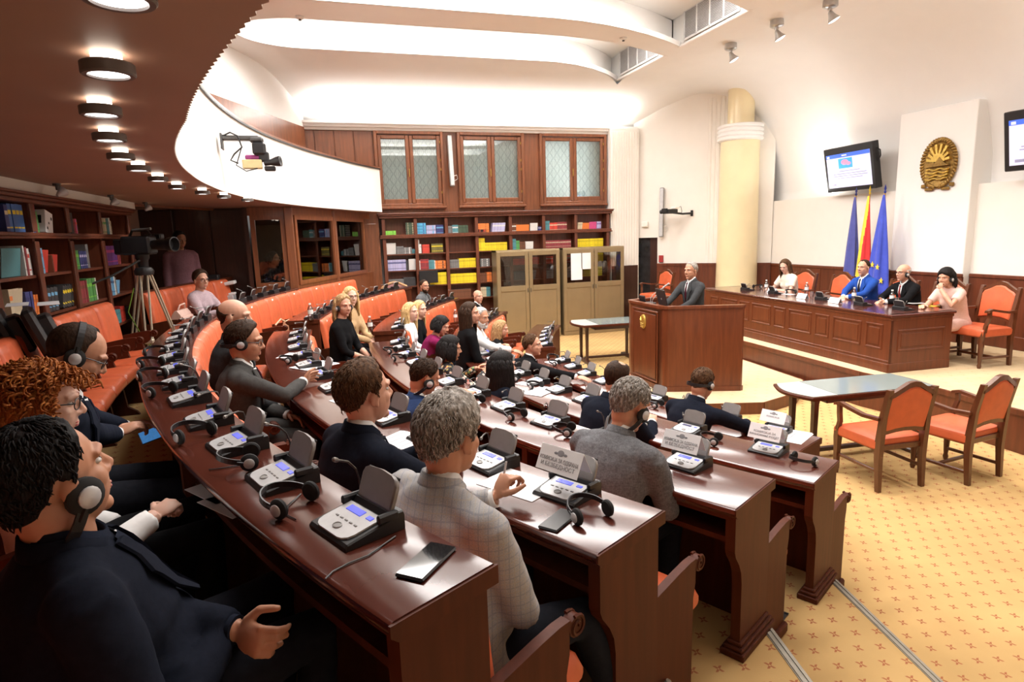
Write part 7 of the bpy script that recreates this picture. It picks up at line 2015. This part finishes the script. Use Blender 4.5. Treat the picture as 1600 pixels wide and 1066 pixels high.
m = MB(); m.tube([(-1.95, 7.50, 1.95), (-2.02, 7.45, 1.7), (-1.95, 7.52, 1.45), (-1.83, 7.58, 1.2), (-1.72, 7.66, .95), (-1.66, 7.7, .90)], .006, 6); o = m.build('camera_cable', plain('green_cable', (.12, .22, .02), .5), None, True); tag(o, 'green cable hanging from the television camera beside the tripod', 'cable')
# ---- monitors behind the back row, with papers on them
for i, (px, py) in enumerate(((20, 548), (66, 534))):
    p = ray(px, py) / FPX * 4.15 + Vector((0, 0, CAMZ)); p.z = 1.56
    g = empty('desk_monitor', p, rad(200), 'black monitor with a white paper on top behind the back row, %s one' % ['left', 'right'][i], 'monitor')
    T = TR((0, 0, .26), 0, 0, rad(18))
    m = MB(); m.box((0, 0, 0), (.07, .40, .40), T, .02); m.box((-.06, 0, 0), (.09, .24, .26), T, .02); m.build('casing', MT['black'], g)
    m = MB(); m.box((.036, 0, .01), (.004, .35, .33), T); m.build('screen', MT['black_gloss'], g)
    m = MB(); m.box((-.02, 0, .03), (.04, .08, .12)); m.box((-.02, 0, .01), (.2, .24, .02), None, .008); m.build('stand', MT['black'], g)
    o = MB(); o.box((0, 0, 0), (.12, .30, .004)); pp = o.build('paper_sheet', MT['paper'], None, False, p + Vector((-.075 * math.cos(rad(20)) * -1, 0, .476)), rad(20)); tag(pp, 'white paper lying on top of the %s black monitor' % ['left', 'right'][i], 'paper')
q0 = ray(20, 548) / FPX * 4.15; q1 = ray(66, 534) / FPX * 4.15; mx_, my_ = (q0.x + q1.x) / 2 - .02, (q0.y + q1.y) / 2
m = MB(); m.box((mx_, my_, 1.543), (.34, .8, .03), None, .006)
for y in (-.36, .36): m.box((mx_, my_ + y, 1.205), (.26, .03, .645))
tag(m.build('monitor_ledge', MT['desk_panel']), 'dark wooden ledge carrying two monitors behind the back row', 'ledge')
# ---- handbags
g = empty('handbag', pol(11.33, 9.0, ZA + .462), face_in(8.9), 'pale pink leather handbag on the aisle seat beside the lilac jacket', 'bag')
pk = plain('pale_pink_leather', (.66, .44, .37), .45)
m = MB(); m.loft([[(x * w, y, z) for x, y in ((-.07, -.17), (.07, -.17), (.07, .17), (-.07, .17))] for z, w in ((0, 1), (.12, 1.1), (.22, .7), (.27, .2))]); m.build('body', pk, g, 50)
m = MB(); m.loft([[(.06, -.165, .20), (.06, .165, .20), (.075, .165, .19), (.075, -.165, .19)], [(.10, -.12, .10), (.10, .12, .10), (.11, .12, .10), (.11, -.12, .10)]]); m.build('flap', pk, g)
m = MB(); m.tube([(0, -.12, .25), (.02, -.08, .33), (.03, .05, .34), (0, .12, .25)], .01, 6); m.build('handle', pk, g, True)
g = empty('handbag', pol(10.30, 13.6, ZB + .465), face_in(13), 'small beige handbag on an empty seat of the far block', 'bag')
bg_ = plain('beige_leather', (.60, .42, .26), .5)
m = MB(); m.loft([[(x * w, y, z) for x, y in ((-.05, -.13), (.05, -.13), (.05, .13), (-.05, .13))] for z, w in ((0, 1), (.1, 1.05), (.19, .5))]); m.build('body', bg_, g, 50)
m = MB(); m.tube([(0, -.1, .18), (-.05, -.16, .23), (-.1, -.25, .16)], .012, 6); m.build('strap', bg_, g, True)
# ---- pen of the man in the checked jacket, cables of the nearest consoles, floor box
p = at_z(788, 748, 1.53); m = MB(); m.tube([p + Vector((-.02, .0, -.07)), p + Vector((.015, .02, .055))], [.003, .0045], 8); tag(m.build('pen', MT['silver'], None, True), 'silver pen in the hand of the man in the checked jacket', 'pen')
def cable(pts, lab, z=1.6535):
    m = MB(); m.tube([tuple(at_z(x, y, z)) for x, y in pts], .0022, 6); tag(m.build('cable', MT['black'], None, True), lab, 'cable')
cable([(618, 838), (575, 868), (545, 880), (520, 893), (508, 905)], 'thin black cable from the nearest console over the edge of the back desk')
cable([(395, 725), (370, 728), (345, 732), (326, 734)], 'thin black cable from the third console over the edge of the back desk')
cable([(470, 772), (450, 790), (448, 805), (462, 812)], 'thin black headphone cable looped on the back desk')
m = MB(); c = at_z(1222, 925, ZD + .003)
for a, b, w, h in ((0, .12, .26, .02), (0, -.12, .26, .02), (.13, 0, .02, .26), (-.13, 0, .02, .26)): m.box((a, b, .003), (w, h, .008))
g = empty('floor_box', pol(8.3, -28.2, ZD + .001), rad(30), 'steel-framed floor box in the carpet behind the nearest end of the fourth desk', 'floor box')
m.build('frame', MT['darkmetal'], g); m = MB(); m.box((0, 0, .001), (.24, .24, .004)); m.build('cover', MT['carpet'], g)
m = MB(); m.tube([(.02, .08, .004), (.05, .11, .05), (.10, .13, .03), (.14, .16, .005)], .006, 6); m.build('cable', MT['black'], g, True)
